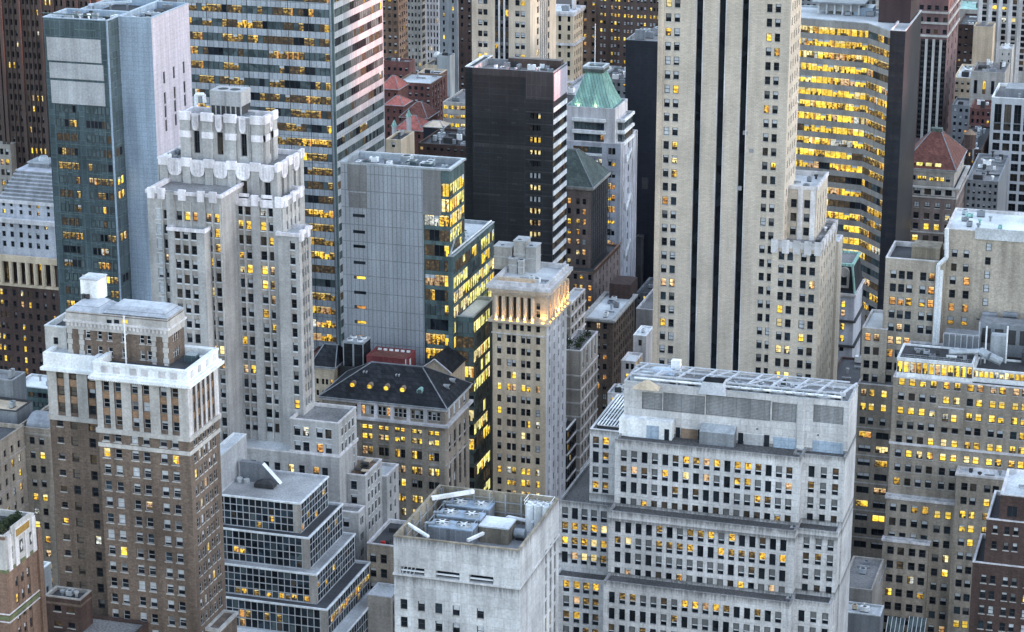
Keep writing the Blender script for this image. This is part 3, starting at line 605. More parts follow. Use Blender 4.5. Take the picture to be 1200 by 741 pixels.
zu0 = zup[2]-pit*.5; zu1 = m.Z1-3.25
def stone_skin(m, colz, name='stone_pier'):
    D = m.Y1-m.Y0; L = m.X1-m.X0; mb = MB()
    us = sorted(z for z in colz); edges_ = [0]
    for u in us: edges_ += [u-.80, u+.80]
    edges_ += [L]
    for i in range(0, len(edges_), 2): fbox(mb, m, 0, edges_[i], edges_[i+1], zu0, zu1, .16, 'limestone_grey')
    m.b.part(name, mb)
stone_skin(m, ups(m, cols, 453.5))
mb = MB(); D = m.Y1-m.Y0; us = [1.6+(D-3.2)*(i+.5)/5 for i in range(5)]; e_ = [0]
for u in us: e_ += [u-.78, u+.78]
e_ += [D]
for i in range(0, len(e_), 2): fbox(mb, m, 1, e_[i], e_[i+1], zu0, zu1, .16, 'limestone_pale')  # paler stone here puts the right face's brighter light into colour
b.part('stone_pier', mb)
band(m, zu0-1.0, zu0-.003, .38, 'limestone_grey', 'string_course')
band(m, zdn[0]-pit*.5-.5, zdn[0]-pit*.5+.35, .15, 'limestone_grey', 'sill_course')
mb = MB(); ring(mb, m.P, 1.15, 0, m.Z1-3.3, m.Z1-2.75, 'cornice_white'); ring(mb, m.P, .75, 0, m.Z1-2.75+.002, m.Z1-2.3, 'cornice_white'); ring(mb, m.P, .25, 0, m.Z1-2.3+.002, m.Z1+.06, 'cornice_white'); ring(mb, m.P, .4, 0, m.Z1-.35, m.Z1+.08, 'cornice_white')
for c in (123, 137, 156.5, 170, 190, 204): u = ups(m, [c], 430)[0]; fbox(mb, m, 0, u-.7, u+.7, m.Z1-1.9, m.Z1-.6, .42, 'pale_stone')
for i in range(4): u = (i+.5)*D/4; fbox(mb, m, 1, u-.5, u+.5, m.Z1-1.9, m.Z1-.6, .42, 'pale_stone')
for i in range(44): u = (i+.5)*(m.X1-m.X0)/44; fbox(mb, m, 0, u-.12, u+.12, m.Z1-3.6, m.Z1-3.31, .8, 'cornice_white')
b.part('cornice', mb)
wg = b.box(412.2, 53.5, 112, 418.5, depth=20, wall='brown_brick', roof='pale_roof', par=.5, parm='cornice_white')
zw = rowsZ(wg, 85, 440, 459.4, 2, ext=16)
fz(wg, [70.5], 440, zw[:3], 8, 11, mix='brown', span=sp, r=.45); fz(wg, [70.5], 500, zw[3:], 7.2, 6.6, mix='dark', litp=.06, sill=1)
fz(wg, [85.2], 440, zw[:3], 8.4, 11, mix='brown', span=sp, r=.45); fz(wg, [86.5], 500, zw[3:], 8, 10.5, mix='brown')
fz(wg, [106.3], 440, zw[:3], 8, 11, mix='office', span=sp, r=.45); fz(wg, [107.5], 500, zw[3:], 7.5, 11, mix='dark', litp=.08)
L = wg.X1-wg.X0; e_ = [0]
for u in ups(wg, (70.5, 85.2, 106.3), 440): e_ += [u-.85, u+.85]
mb = MB()
for i in range(0, len(e_)-1, 2): fbox(mb, wg, 0, e_[i], e_[i+1], zw[2]-pit*.5, wg.Z1-3.6, .14, 'limestone_grey')
b.part('stone_pier', mb)
band(wg, zw[2]-pit*.5-1.0, zw[2]-pit*.5-.003, .3, 'limestone_grey', 'string_course')
mb = MB(); ring(mb, wg.P, 1.0, 0, wg.Z1-3.6, wg.Z1-3.0, 'cornice_white'); ring(mb, wg.P, .45, 0, wg.Z1-3.0+.002, wg.Z1+.06, 'cornice_white'); b.part('cornice', mb)
# penthouse
pt = b.box(414.2, 77.5, 195.5, 375, xr=214.5, wall='brown_brick', roof='seam_roof', par=.35, parm='limestone_grey'); zpa = pt.Z1
zq = rowsZ(pt, 128.5, 394.2, 412.5, 2, ext=1)
fz(pt, [103, 116.5, 128.5, 144.7, 166, 174], 394, zq, 5.4, 10.5, mix='office', kind='dh', frame='frame_white', sill=1)
fz(pt, [128.5, 137.2, 147], 376.5, [onY(137, 376.8, pt.Y0)[1]], 6, 4, kind='pane', mix=dict(off=1), litp=.34, litmix='gold')
sz(pt, 3, zq, 1.0, 2.0, margin=2.4, mix='office', frame='frame_white')
zl = onY(195, 395.5, pt.Y0)[1]
mb = MB(); ring(mb, pt.P, .18, 0, zl, zpa-.4, 'limestone_grey'); ring(mb, pt.P, .5, 0, zl+1.5, zl+1.9, 'limestone_pale')
for i in range(26): u = (i+.5)*(pt.X1-pt.X0)/26; fbox(mb, pt, 0, u-.22, u+.22, zl+.7, zl+1.5, .34, 'limestone_pale')
b.part('frieze', mb)
for i_, c_ in enumerate((128.5, 137.2, 147)):
    mb = MB(); X_, Z_ = onY(c_, 376.8, pt.Y0); fbox(mb, pt, 0, X_-pt.X0-.55, X_-pt.X0+.55, Z_-.4, Z_+.4, .21, 'lit_gold' if i_ == 2 else 'glass_dark'); b.part('frieze_window', mb)
mb = MB(); L = pt.X1-pt.X0
for u in (.5, 3.1, L-3.1, L-.5):
    for i in range(14): fbox(mb, pt, 0, u-(.42 if i % 2 else .6), u+(.42 if i % 2 else .6), zl-1.1*(i+1)+.04, zl-1.1*i-.04, .1, 'limestone_grey')
b.part('quoin', mb)
mb = MB(); Q = inset(pt.P, -.15); x0, x1, y0, y1 = pt.X0, pt.X1, pt.Y0, pt.Y1; xm = x0+(x1-x0)*.36
def slope(xa, xb, za): 
    A = [(xa, y0), (xb, y0), (xb, y1), (xa, y1)]; mb.frustum(A, za, [(xa+1.6, y0+2.4), (xb-2.2, y0+2.4), (xb-2.2, y1-1), (xa+1.6, y1-1)], za+1.1, 'seam_roof', 'seam_roof')
slope(x0-.2, xm, zpa+.05); slope(xm+.02, x1+.2, zpa+.25); b.part('metal_roof', mb)
mb = MB(); X0, Y_ = onZ(95, 349, zpa+1); X1, _ = onZ(118, 349, zpa+1); mb.box(X0, X1, Y_, Y_+4.2, zpa+.5, zpa+4.9, 'white_paint'); mb.box(X0-.15, X1+.15, Y_-.15, Y_+4.35, zpa+4.9, zpa+5.15, 'pale_roof')
for px in (100, 106): xx = onZ(px, 349, zpa+1)[0]; mb.tube((xx, Y_-.6, zpa+.9), (xx, Y_-.6, zpa+2.0), .45, 'dark_trim', 8)
b.part('lift_house', mb)
mb = MB(); X, Z = onY(147.5, 417, pt.Y0-1.2); _, Zt = onY(147, 371, pt.Y0-1.2); mb.tube((X, pt.Y0-1.2, Z-2), (X, pt.Y0-1.2, Zt), .16, 'white_paint', 6); mb.disc((X, pt.Y0-1.2, Zt+.05), .3, 'white_paint', 8); mb.tube((X, pt.Y0-1.2, Zt-4), (X, pt.Y0, Zt-4), .1, 'white_paint', 6); b.part('flagpole', mb)
an = b.box(416.2, 52, 77.3, 383.5, depth=16, wall='limestone_grey', roof='dark_roof', par=1.2, parm='pale_roof')
fz(an, [65.3], 399, [onY(65.3, 399.5, an.Y0)[1]], 5.5, 8, mix=dict(off=1), sill=1)
x, y = onZ(225, 424, zr(m)); mb = MB(); mb.box(x-1.2, x+1.2, y-1, y+1, zr(m), zr(m)+1.6, 'teal_glass_wall'); mb.tube((x+2.4, y, zr(m)), (x+2.4, y, zr(m)+1.4), .7, 'galvanised', 10); b.part('roof_unit', mb)
mb = MB(); mb.box(m.X1-.4, m.X1+3.0, m.Y0+4, m.Y0+13, 0, onY(268, 748, m.Y0+1.5)[1], 'brown_brick'); zz = onY(268, 748, m.Y0+1.5)[1]; ring(mb, [(m.X1+.05, m.Y0+4), (m.X1+3.0, m.Y0+4), (m.X1+3.0, m.Y0+13), (m.X1+.05, m.Y0+13)], .3, -.3, zz-.2, zz+.5, 'limestone_grey'); b.part('side_annex', mb)

# --- art deco corner building, bottom left
b = Building('art_deco_tower', 'orange brick art deco tower with a carved white crown and roof garden', 'building')
m = b.box(372, -75, 4.5, 628.5, xr=40, wall='orange_brick', roof='dark_roof', par=1.2, parm='limestone_grey')
zs = rowsZ(m, 5, 690, 709.8, 2, ext=20)
sz(m, 3, zs, 1.2, 1.9, margin=2.6, pair=0, mix='blinds', litp=.08, span=('orange_brick', .1)); fz(m, [-20, -8], 690, zs, 8, 11, mix='office')
zc_ = onY(4.5, 668, m.Y0)[1]
mb = MB(); ring(mb, m.P, .14, 0, zc_, m.Z1-.9, 'limestone_grey'); b.part('crown_facing', mb)
mb = MB(); D = m.Y1-m.Y0
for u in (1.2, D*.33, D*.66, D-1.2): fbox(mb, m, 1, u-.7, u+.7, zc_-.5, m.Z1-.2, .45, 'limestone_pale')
fbox(mb, m, 1, D*.2, D*.85, m.Z1-.9, m.Z1+.9, .3, 'limestone_grey'); fbox(mb, m, 1, D*.28, D*.77, m.Z1-1.9, m.Z1+.1, .48, 'limestone_pale'); fbox(mb, m, 1, D*.31, D*.74, m.Z1-1.6, m.Z1-.2, .55, 'gilt_panel'); b.part('crown_ornament', mb)
mb = MB()
for u in (D*.165, D*.5, D*.83):
    fbox(mb, m, 1, u-.62, u+.62, zc_+1.4, zc_+3.9, .2, 'dark_trim')
    a, uu, nn, _ = edge(m, 1); c = a+uu*u+nn*.22; q = [(c.x, c.y+dy, zc_+2.65+dz) for dy, dz in ((0, -.95), (.5, 0), (0, .95), (-.5, 0))]; mb.face(q, 'limestone_pale')
b.part('crown_medallion', mb)
band(m, zc_-.6, zc_-.003, .3, 'green_tile', 'green_course'); z5 = onY(4.5, 722, m.Y0)[1]; band(m, z5-.8, z5, .2, 'green_tile', 'green_course'); band(m, z5+.3, z5+.5, .2, 'limestone_pale', 'stone_course'); band(m, z5-1.3, z5-1.1, .2, 'limestone_pale', 'stone_course')
sh = b.metres(m.X0, m.X1+.5, m.Y1-.01, m.Y1+1.6, 0, m.Z1-3.6, wall='orange_brick', roof='dark_roof', par=.8); 
b.part('roof_garden', None)
b.extra.pop()
r = random.Random(5)
for i in range(9):
    mb = MB(); y = m.Y0+2+i*(D-4)/8; cx, cz = m.X1-2.2-r.random(), zr(m)
    for j in range(150):
        th, ph, rr = r.uniform(0, 6.28), r.uniform(0, 1.6), 1.15*r.random()**.4
        p = Vector((cx+rr*math.cos(th)*math.sin(ph), y+rr*math.sin(th)*math.sin(ph), cz+.4+1.5*rr*math.cos(ph))); a1 = Vector((r.gauss(0, 1), r.gauss(0, 1), r.gauss(0, 1))).normalized()*.22; a2 = a1.orthogonal().normalized()*.15
        mb.face([p-a1, p+a2, p+a1, p-a2], 'foliage')
    mb.box(cx-.7, cx+.7, y-.7, y+.7, cz, cz+.5, 'rust_brown')
    tag(mb.build('shrub'), 'clipped shrub in the roof garden of the art deco tower', 'shrub', 'shrubs in the roof garden')

# --- little low buildings at the bottom left
b = Building('brick_bulkhead_house', 'low dark brown brick block with roof vents at the foot of the tall brick tower')
m = b.box(400, 52.5, 94, 703, xr=107, wall='dark_brown_brick', roof='dark_roof', par=.7, parm='grey_stone')
zs = rowsZ(m, 66, 713, 731, 2, ext=6); fz(m, [67, 82.5], 713, zs, 8.5, 6.5, mix='dark', kind='pane', sill=1); runits(b, m, 6, 3, 2.2); band(m, m.Z1-1.6, m.Z1-1.2, .15, 'brown_brick')
m2 = b.box(389.5, 52, 128, 772, depth=18, wall='dark_brown_brick', roof='gravel_roof', par=.6)
runits(b, m2, 5, 9, 1.6, area=(m2.X0+11, m2.X1-.5, m2.Y0+.5, m2.Y0+5))
b = Building('white_party_wall_house', 'narrow pale grey slab with a white parapet behind the art deco tower')
m = b.box(425, 20, 43.5, 672, xr=59.5, wall='pale_louver', roof='gravel_roof', par=.8, parm='white_paint'); sz(m, 2, rowsZ(m, 43, 700, 720, 2, ext=10), .9, 1.6, mix='dark')
b = Building('grey_corner_office', 'grey brick office with an inner corner, lit amber windows and a curved metal roof')
wfar = b.box(497, 20, 57, 503.5, depth=22, wall='grey_brick', roof='dark_roof', par=.8)
nr_x = onY(28.5, 503.5, 497)[0]; d0 = ray(0, 517.5); Yn = nr_x/d0[0]*d0[1]
near = b.metres(nr_x-30, nr_x, Yn-8, 496.9, 0, onY(0, 517.5, Yn)[1], wall='grey_brick', roof='dark_roof', par=1.0)
zs = rowsZ(wfar, 38, 516.5, 533, 2, ext=16); fz(wfar, [37.5, 48.5], 517, zs, 6.2, 8.4, mix='office', litp=.42, litmix='warm'); sz(near, 5, zs, 1.3, 1.9, mix='office', litp=.4)
band(wfar, wfar.Z1-1.8, wfar.Z1-1.4, .2, 'grey_stone'); bands(near, [z+1.9 for z in zs[1::2]], .35, .14, 'grey_stone')
mb = MB(); x0, x1 = wfar.X0+1.5, wfar.X1+3; zz = zr(wfar); yc = wfar.Y0+6
prev = None
for i in range(9):
    a = math.pi*i/8; p = (yc-4.2*math.cos(a), zz+2.8*math.sin(a))
    if prev: mb.face([(x0, prev[0], prev[1]), (x1, prev[0], prev[1]), (x1, p[0], p[1]), (x0, p[0], p[1])], 'steel_grey')
    prev = p
mb.face([(x1, yc-4.2*math.cos(math.pi*i/8), zz+2.8*math.sin(math.pi*i/8)) for i in range(9)], 'steel_grey'); b.part('curved_roof', mb)
b = Building('metal_clad_block', 'low grey metal-clad block with a beige terrace at the left edge')
m = b.box(512, -60, 14.5, 446, depth=7, wall='steel_grey', roof='gravel_roof', par=.8, parm='grey_paint'); runits(b, m, 4, 12, 3)
m2 = b.box(503, -60, 19, 482, depth=8.5, wall='steel_grey', roof='beige_stone', par=.5, parm='dark_trim'); runits(b, m2, 3, 14, 2.5)
b = Building('white_roofed_office', 'low glass-sided office with a flat white roof beside the brick tower')
m = b.box(540, 16, 66, 456.5, xr=86, wall='slate_glass_wall', roof='white_roof', par=.5, parm='pale_roof')
zs = rowsZ(m, 40, 463, 474, 2, ext=8); fz(m, lin(20, 62, 9), 463, zs, 5, 6, kind='pane', mix='teal', litp=.12, join=True); runits(b, m, 3, 17, 2)

# --- black-and-white stepped glass office
b = Building('stepped_glass_office', 'stepped office of dark glass and white gridded frames, five receding tiers')
def tier(Y, x1, yt, xr, x0=254, par=.5, roof='gravel_roof'):
    m = b.box(Y, x0, x1, yt, xr=xr, wall='white_frame', roof=roof, par=par, parm='white_frame', part=.35); return m
TY = 478
tiers = [tier(TY, 351.5, 590, 384, roof='concrete_roof'), tier(TY-3.0, 361.5, 630.5, 401, roof='dark_roof'), tier(TY-6, 370.5, 673.5, 415.5, roof='concrete_roof'), tier(TY-9, 383, 714.5, 433, roof='dark_roof'), tier(TY-12, 394, 755, 447, roof='pale_roof')]
botpx = [(345, 624), (360, 667), (368, 707), (380, 757), (390, 800)]
for i, m in enumerate(tiers):
    Z1, Zb = m.Z1-.35, onY(*botpx[i], m.Y0)[1]; nr = 4; hh = (Z1-Zb)/nr
    zs = [Z1-hh*(j+.5) for j in range(nr)]; L = m.X1-m.X0-1.7; cw = 8.15/ (F/ math.hypot(m.Y0, 180))*1.06; n = int(L/cw); us = [L-cw*(j+.5) for j in range(n)]
    zone(m, 0, us, zs, cw-.17, hh-.19, kind='pane', mix='curtain', litp=.07, litmix='amber', frame='frame_dark', r=.12, rowlit={0: 0, 2: .12 if i != 2 else 0, 3: [.06, 0, .45, 0, 0][i], 1: [.03, .08, 0, .25, .1][i]}, name='window')
    D = m.Y1-m.Y0-1.0; n = max(4, int(D/1.55)); us = [.8+D*(j+.5)/n for j in range(n)]
    zone(m, 1, us, zs, D/n-.17, hh-.19, kind='pane', mix='curtain', litp=.05, litmix='amber', frame='frame_dark', r=.12, rowlit={0: 0, 1: [.05, .1, .1, .8, .1][i], 2: .06, 3: [.3, 0, 0, 0, 0][i]}, name='window')
    mb = MB(); fbox(mb, m, 0, L+.05, m.X1-m.X0, Zb, Z1, .08, 'grey_stone'); fbox(mb, m, 1, 0, .7, Zb, Z1, .08, 'grey_stone'); b.part('corner_pier', mb)
    mb = MB(); ring(mb, m.P, .25, 0, m.Z1-.3, m.Z1+.1, 'white_paint'); b.part('coping', mb)
m = tiers[0]; zz = zr(m)
X0, Y0_ = onZ(258, 577, zz); X1_, _ = onZ(276, 570, zz)
bk = b.metres(m.X0-3, onZ(264, 574, zz)[0], onZ(264, 574, zz)[1]-4, m.Y1-.2, zz, zz+9.2, wall='pale_louver', roof='pale_roof', par=.5, parm='pale_roof')
xa, ya = onZ(278, 566, zz); xb_, yb_ = onZ(318, 567, zz)
mb = MB(); yw = yb_; A = [(xa, yw, zz), (xb_+2.2, yw, zz), (xa+(xb_-xa)*.72, yw, zz+4.6), (xa, yw, zz+4.8)]; Bk = [(p[0], p[1]+1.6, p[2]) for p in A]
mb.face(A, 'steel_grey'); mb.face(list(reversed(Bk)), 'steel_grey')
for i in range(4): mb.face([A[i], A[(i+1) % 4], Bk[(i+1) % 4], Bk[i]], 'steel_grey' if i != 1 else 'cornice_white')
b.part('wedge_penthouse', mb)
x, y = onZ(311, 571, zz); mb = MB(); mb.box(x-2.4, x+2.4, y-1.2, y+1.2, zz+.2, zz+1.1, 'dark_trim'); mb.frustum([(x-2.4, y-1.2), (x+2.4, y-1.2), (x+2.4, y+1.2), (x-2.4, y+1.2)], zz+1.1, [(x-1, y-.5), (x+1.3, y-.5), (x+1.3, y+.5), (x-1, y+.5)], zz+1.8, 'dark_trim', 'dark_trim'); b.part('roof_unit', mb)
for px, py in ((281, 565), (289, 566.5)): x, y = onZ(px, py, zz); mb = MB(); mb.tube((x, y, zz), (x, y, zz+1.1), .75, 'pale_roof', 10); b.part('vent_drum', mb)
# ================================================================== MIDDLE DISTANCE
# --- tall setback tower with a white scalloped crown
b = Building('crowned_tower', 'tall grey stone setback tower with a scalloped white terracotta crown')
YC = 516; YL = 507
L_ = b.box(YL, 172, 259, 229, depth=16, wall='tower_stone', roof='gravel_roof', par=1.0, parm='tower_white')
Cn = b.box(YC, 250, 331, 234.5, xr=355, wall='tower_stone', roof='gravel_roof', par=1.0, parm='tower_white')
Rw = b.box(YC-1.5, 325, 350, 274.5, xr=364, wall='tower_stone', roof='pale_roof', par=1.0, parm='tower_white')
Bk = b.box(YL-3.5, 197, 239, 270, depth=5, wall='tower_stone', roof='pale_roof', par=.8, parm='tower_white')
t2 = b.box(YC+3.5, 184.5, 322, 195, xr=353, wall='tower_stone', roof='gravel_roof', par=1.2, parm='tower_white')
t3 = b.box(YC+8, 210.8, 307.7, 139, xr=322, wall='tower_stone', roof='gravel_roof', par=1.6, parm='tower_white')
zs = rowsZ(Cn, 280.8, 246.3, 365.3, 8, ext=20); pit = zs[0]-zs[1]
kw = dict(w=7.3, h=10.6)
fz(Cn, [280.8, 290.6, 307.7, 317.9], 246.3, zs, 7.3, 10.6, mix='tower', litp=.30, sill=2, span=('grey_stone', .1), r=.5)
fz(L_, [185.2], 246, zs, 5.6, 12, mix=dict(full=80, b3=20), sill=2, frame='frame_white'); fz(L_, [194.6, 209.8, 219, 229, 244, 253.8], 243, zs, 7, 10.6, mix='tower', litp=.26, sill=2, span=('grey_stone', .1), r=.5)
fz(Bk, [208, 217.4, 227], 282, zs[1:], 6.6, 10.6, mix='tower', litp=.2, sill=2, span=('grey_stone', .1), r=.5)
fz(Rw, [342.5], 284, zs[2:], 6.4, 10.6, mix='tower', litp=.2, sill=2, span=('grey_stone', .1), r=.5); sz(Rw, 3, zs[2:], 1.2, 1.95, margin=1.5, mix='office', litp=.12, span=('grey_stone', .1), r=.5)
sz(Cn, 4, zs, 1.1, 2.0, margin=1.5, mix='tower', litp=.12, span=('grey_stone', .1), r=.5)
for m, cols, at in ((Cn, (275, 299, 325), 246), (L_, (200.5, 236.5), 246)):
    piers(m, 0, ups(m, cols, at), 2.0, .45, 60, m.Z1+.1, 'tower_stone')
piers(Cn, 0, ups(Cn, (285.7, 312.8, 276, 295.3, 303.2, 322.5), 246), .34, .3, 60, Cn.Z1-2.3, 'limestone_grey', 'thin_pier'); piers(L_, 0, ups(L_, (205.2, 214.4, 223.8, 233.8, 248.8, 258, 190.2), 246), .32, .3, 60, L_.Z1-2.3, 'limestone_grey', 'thin_pier')
mb = MB(); mz = [(m, 0, u) for m, cols in ((L_, (178, 190, 214, 236, 250)), (Cn, (276, 299, 327))) for u in ups(m, cols, 232)] + [(Cn, 1, u) for u in (1, 6, 11, 16)] + [(Rw, 1, u) for u in (1, 5)]
for m, e, u in mz:
    if u < edge(m, e)[3]: fbox(mb, m, e, max(.05, u-.9), u+.9, m.Z1-1.9, m.Z1+.7, .7, 'tower_white')
for m, c0, c1 in ((Cn, 279, 294), (Cn, 305, 321)):
    u0, u1 = ups(m, (c0, c1), 236); fbox(mb, m, 0, u0, u1, m.Z1-2.2, m.Z1-.2, .4, 'tower_white'); fbox(mb, m, 0, u0+.4, u1-.4, m.Z1-.2, m.Z1+.9, .35, 'tower_white')
for m in (L_, Cn, Rw, Bk): ring(mb, m.P, .35, 0, m.Z1-.7, m.Z1+.1, 'tower_white')
b.part('crown_ornament', mb)
def crownrow(t, pc, pw, oc, ow, oh, drop, caph, sidep, sideo, winw, winh, mixw):
    """piers with white caps, fan ornaments hanging between them and a tall dark window under each"""
    mb = MB(); mp = MB()
    for c in pc:
        u = ups(t, [c], 130)[0]; u = min(max(u, pw/2+.05), t.X1-t.X0-pw/2)
        fbox(mp, t, 0, u-pw/2, u+pw/2, t.Z0+60, t.Z1-.2, .55, 'tower_stone'); fbox(mb, t, 0, u-pw/2-.25, u+pw/2+.25, t.Z1-1.5, t.Z1+.55, .8, 'tower_white')
        fbox(mb, t, 0, u-pw/2-.1, u+pw/2+.1, t.Z1-drop-1.2, t.Z1-drop+.4, .75, 'tower_white')
    D = t.Y1-t.Y0
    for s in sidep:
        u = s*D; u = min(max(u, pw/2), D-pw/2); fbox(mp, t, 1, u-pw/2, u+pw/2, t.Z0+60, t.Z1-.2, .55, 'tower_stone'); fbox(mb, t, 1, u-pw/2-.25, u+pw/2+.25, t.Z1-1.5, t.Z1+.55, .8, 'tower_white'); fbox(mb, t, 1, u-pw/2, u+pw/2, t.Z1-drop-1.2, t.Z1-drop+.4, .75, 'tower_white')
    def fan(e, u):
        a, uu, n, _ = edge(t, e); n_ = 8; top = t.Z1-.1; pts = []
        prof = [(-.5, 0), (-.5, -.6), (-.42, -.85), (-.2, -1), (.2, -1), (.42, -.85), (.5, -.6), (.5, 0), (.3, .08), (-.3, .08)]
        P0 = [a+uu*(u+p[0]*ow)+n*.62 for p in prof]; Z = [top+p[1]*oh for p in prof]
        mb.face([(p.x, p.y, z) for p, z in zip(P0, Z)], 'tower_white')
        for i in range(len(prof)):
            j = (i+1) % len(prof); p, q = P0[i], P0[j]; p2, q2 = p-n*.6, q-n*.6
            mb.face([(p.x, p.y, Z[i]), (p2.x, p2.y, Z[i]), (q2.x, q2.y, Z[j]), (q.x, q.y, Z[j])], 'tower_white')
        for k in (-1, 0, 1): fbox(mb, t, e, u+k*ow*.22-.09, u+k*ow*.22+.09, top-oh*.75, top-oh*.1, .72, 'pale_stone')
    for c in oc: fan(0, ups(t, [c], 130)[0])
    for s in sideo: fan(1, s*D)
    b.part('crown_pier', mp); b.part('crown_ornament', mb)
    z0 = t.Z1-oh-winh/2-.4
    zone(t, 0, [ups(t, [c], 130)[0] for c in oc], [z0], winw, winh, kind='dh2', mix=mixw, litp=.15, litmix='gold', r=.7, frame='frame_dark'); 
    if sideo: zone(t, 1, [s*D for s in sideo], [z0], winw, winh, kind='dh2', mix='dark', r=.7)
crownrow(t3, (214.5, 243, 270, 301), 2.7, (229, 256.5, 284.3), 1.7, 3.8, 4.6, 1.4, (.08, .9), (.5,), 1.6, 5.6, 'blank')
crownrow(t2, (190, 216.5, 243, 269.8, 297.5), 2.1, (202.8, 229.6, 256.5, 283, 310.6), 3.7, 3.8, 30, 1.4, (.06, .5, .95), (.28, .73), 1.6, 5.2, 'dark')
mb = MB(); rr = random.Random(3)
for t in (t2, t3):
    L = t.X1-t.X0; n = int(L/.55)
    for i in range(n):
        if rr.random() < .55 and all(abs(i*.55+.2-u_) > z_['w']/2+.25 for z_ in t.zones if z_['e'] == 0 for u_ in z_['us']): fbox(mb, t, 0, i*.55+.1, i*.55+.3, t.Z0+100, t.Z1-1.2, .1+.1*rr.random(), 'tower_stone')
b.part('fluting', mb)
z = zr(t3); X0 = colX(246.5, t3.Y0+3, z+7); X1 = colX(281.5, t3.Y0+3, z+7); yb = colY(292.5, X1, z+7)
mb = MB(); zt3 = onY(281, 108, t3.Y0+3)[1]; mb.box(X0, X1, t3.Y0+3, yb, z+1.2, z+3.4, 'dark_trim')
mb.box(X0-.15, X1+.15, t3.Y0+2.85, yb+.15, z+3.4, zt3, 'pale_louver'); mb.box((X0+X1)/2-.12, (X0+X1)/2+.12, t3.Y0+2.75, t3.Y0+2.85, z+1.2, zt3, 'grey_paint')
for i in range(7): x = X0+(X1-X0)*i/6; mb.box(x-.14, x+.14, t3.Y0+2.8, t3.Y0+3.2, z, z+3.4, 'pale_louver')
mb.box(X0-1.5, X1+1.8, t3.Y0+1.5, yb+1.2, z+.8, z+1.2, 'steel_grey'); mb.disc((X0*.7+X1*.3, (t3.Y0+yb)/2+1, zt3+.05), 1.3, 'dark_trim'); mb.disc((X0*.3+X1*.7, (t3.Y0+yb)/2+1, zt3+.05), 1.3, 'dark_trim'); b.part('cooling_unit', mb)
x, y = onZ(234, 122, t3.Z1); mb = MB(); mb.tube((x-.9, y, t3.Z1-1), (x-.9, y, t3.Z1+2.3), .5, 'white_paint', 8); mb.tube((x-.9, y, t3.Z1+2.3), (x+1.2, y, t3.Z1+2.5), .5, 'white_paint', 8); mb.tube((x+1.2, y, t3.Z1+2.5), (x+1.4, y, t3.Z1+.4), .5, 'white_paint', 8); b.part('duct', mb)
runits(b, t2, 5, 31, 1.8, area=(t2.X0+.5, t3.X0-.3, t2.Y0+2, t2.Y1-1))
# lower podium and terraces of the same tower
P1 = b.box(YC-6.0, 339.5, 396.5, 496, xr=417.5, wall='tower_stone', roof='gravel_roof', par=.8, parm='limestone_pale')
zp1 = rowsZ(P1, 348, 505, 522.5, 2, ext=6); fz(P1, [348.2, 358.4, 374.3, 384.6], 505, zp1, 7.4, 10.8, mix='tower', litp=.45, sill=2); sz(P1, 4, zp1, 1.2, 2.0, margin=1.3, mix='tower', litp=.06, sill=2)
P0 = b.box(YC-6.8, 250, 397.5, 536, depth=10, wall='tower_stone', roof='pale_roof', par=.4, parm='limestone_pale'); fz(P0, [297, 312, 325, 341, 353.6, 370.3, 380.6], 547, rowsZ(P0, 325, 547.5, 569, 2, ext=4), 6.8, 10.5, mix='office', litp=.4, litmix='orange')
bands(P1, [onY(380, 533, P1.Y0)[1]], .8, .3, 'limestone_pale')
P2 = b.box(YC-2, 395, 428, 557.5, xr=447.5, wall='tower_stone', roof='rust_brown', par=.8, parm='limestone_pale')
zp2 = rowsZ(P2, 404, 567.5, 584, 2, ext=10); fz(P2, [404.8, 414.6], 567.5, zp2, 7, 10, mix='tower', sill=2); sz(P2, 4, zp2, 1.2, 2.1, margin=1.2, mix='office', sill=2)
P3 = b.metres(P2.X1-12, P2.X1+1.2, P2.Y1-.02, P2.Y1+9, 0, P2.Z1-4.5, wall='tower_stone', roof='pale_roof', par=.7, parm='limestone_pale'); sz(P3, 2, zp2, 1.2, 2.0, mix='office')
P4 = b.box(YC-8.5, 390, 420, 601, xr=428, wall='tower_stone', roof='gravel_roof', par=.6, parm='limestone_pale'); zp4 = rowsZ(P4, 405, 612.5, 631, 2, ext=8); fz(P4, [405.5], 612.5, zp4, 7, 10, mix='tower', sill=2); sz(P4, 2, zp4, 1.1, 2, mix='office')
z = zr(P2); r = random.Random(8)
for i in range(7):
    x, y = r.uniform(P2.X0+4, P2.X1-1.2), r.uniform(P2.Y0+1, P2.Y1-1); mb = MB(); mb.box(x-.7, x+.7, y-.5, y+.5, z, z+.8, 'dark_trim' if i % 2 else 'rust_brown'); mb.box(x-.9, x+.9, y-.7, y+.7, z+.8, z+.95, 'beige_stone' if i % 3 == 0 else 'dark_trim'); b.part('roof_furniture', mb)
b = Building('terrace_house', 'low grey house with a cluttered dark roof terrace beside the limestone block')
m = b.box(499, 430, 470, 641, depth=16, wall='grey_brick', roof='dark_roof', par=.9, parm='limestone_pale')
zs = rowsZ(m, 437, 654, 671, 2, ext=8); fz(m, [437, 449.5], 654, zs, 7.5, 10.5, mix='blinds'); runits(b, m, 5, 41, 2, mats=('dark_trim', 'steel_grey'))
x, y = onZ(449, 636, zr(m)+.8); mb = MB(); mb.box(x-.5, x+.5, y-.35, y+.35, zr(m)+.25, zr(m)+1.15, 'red_cloth'); mb.box(x-.4, x+.4, y-.25, y+.25, zr(m), zr(m)+.25, 'dark_trim'); tag(mb.build('terrace_chair'), 'small bright red seat on the dark roof terrace', 'chair')
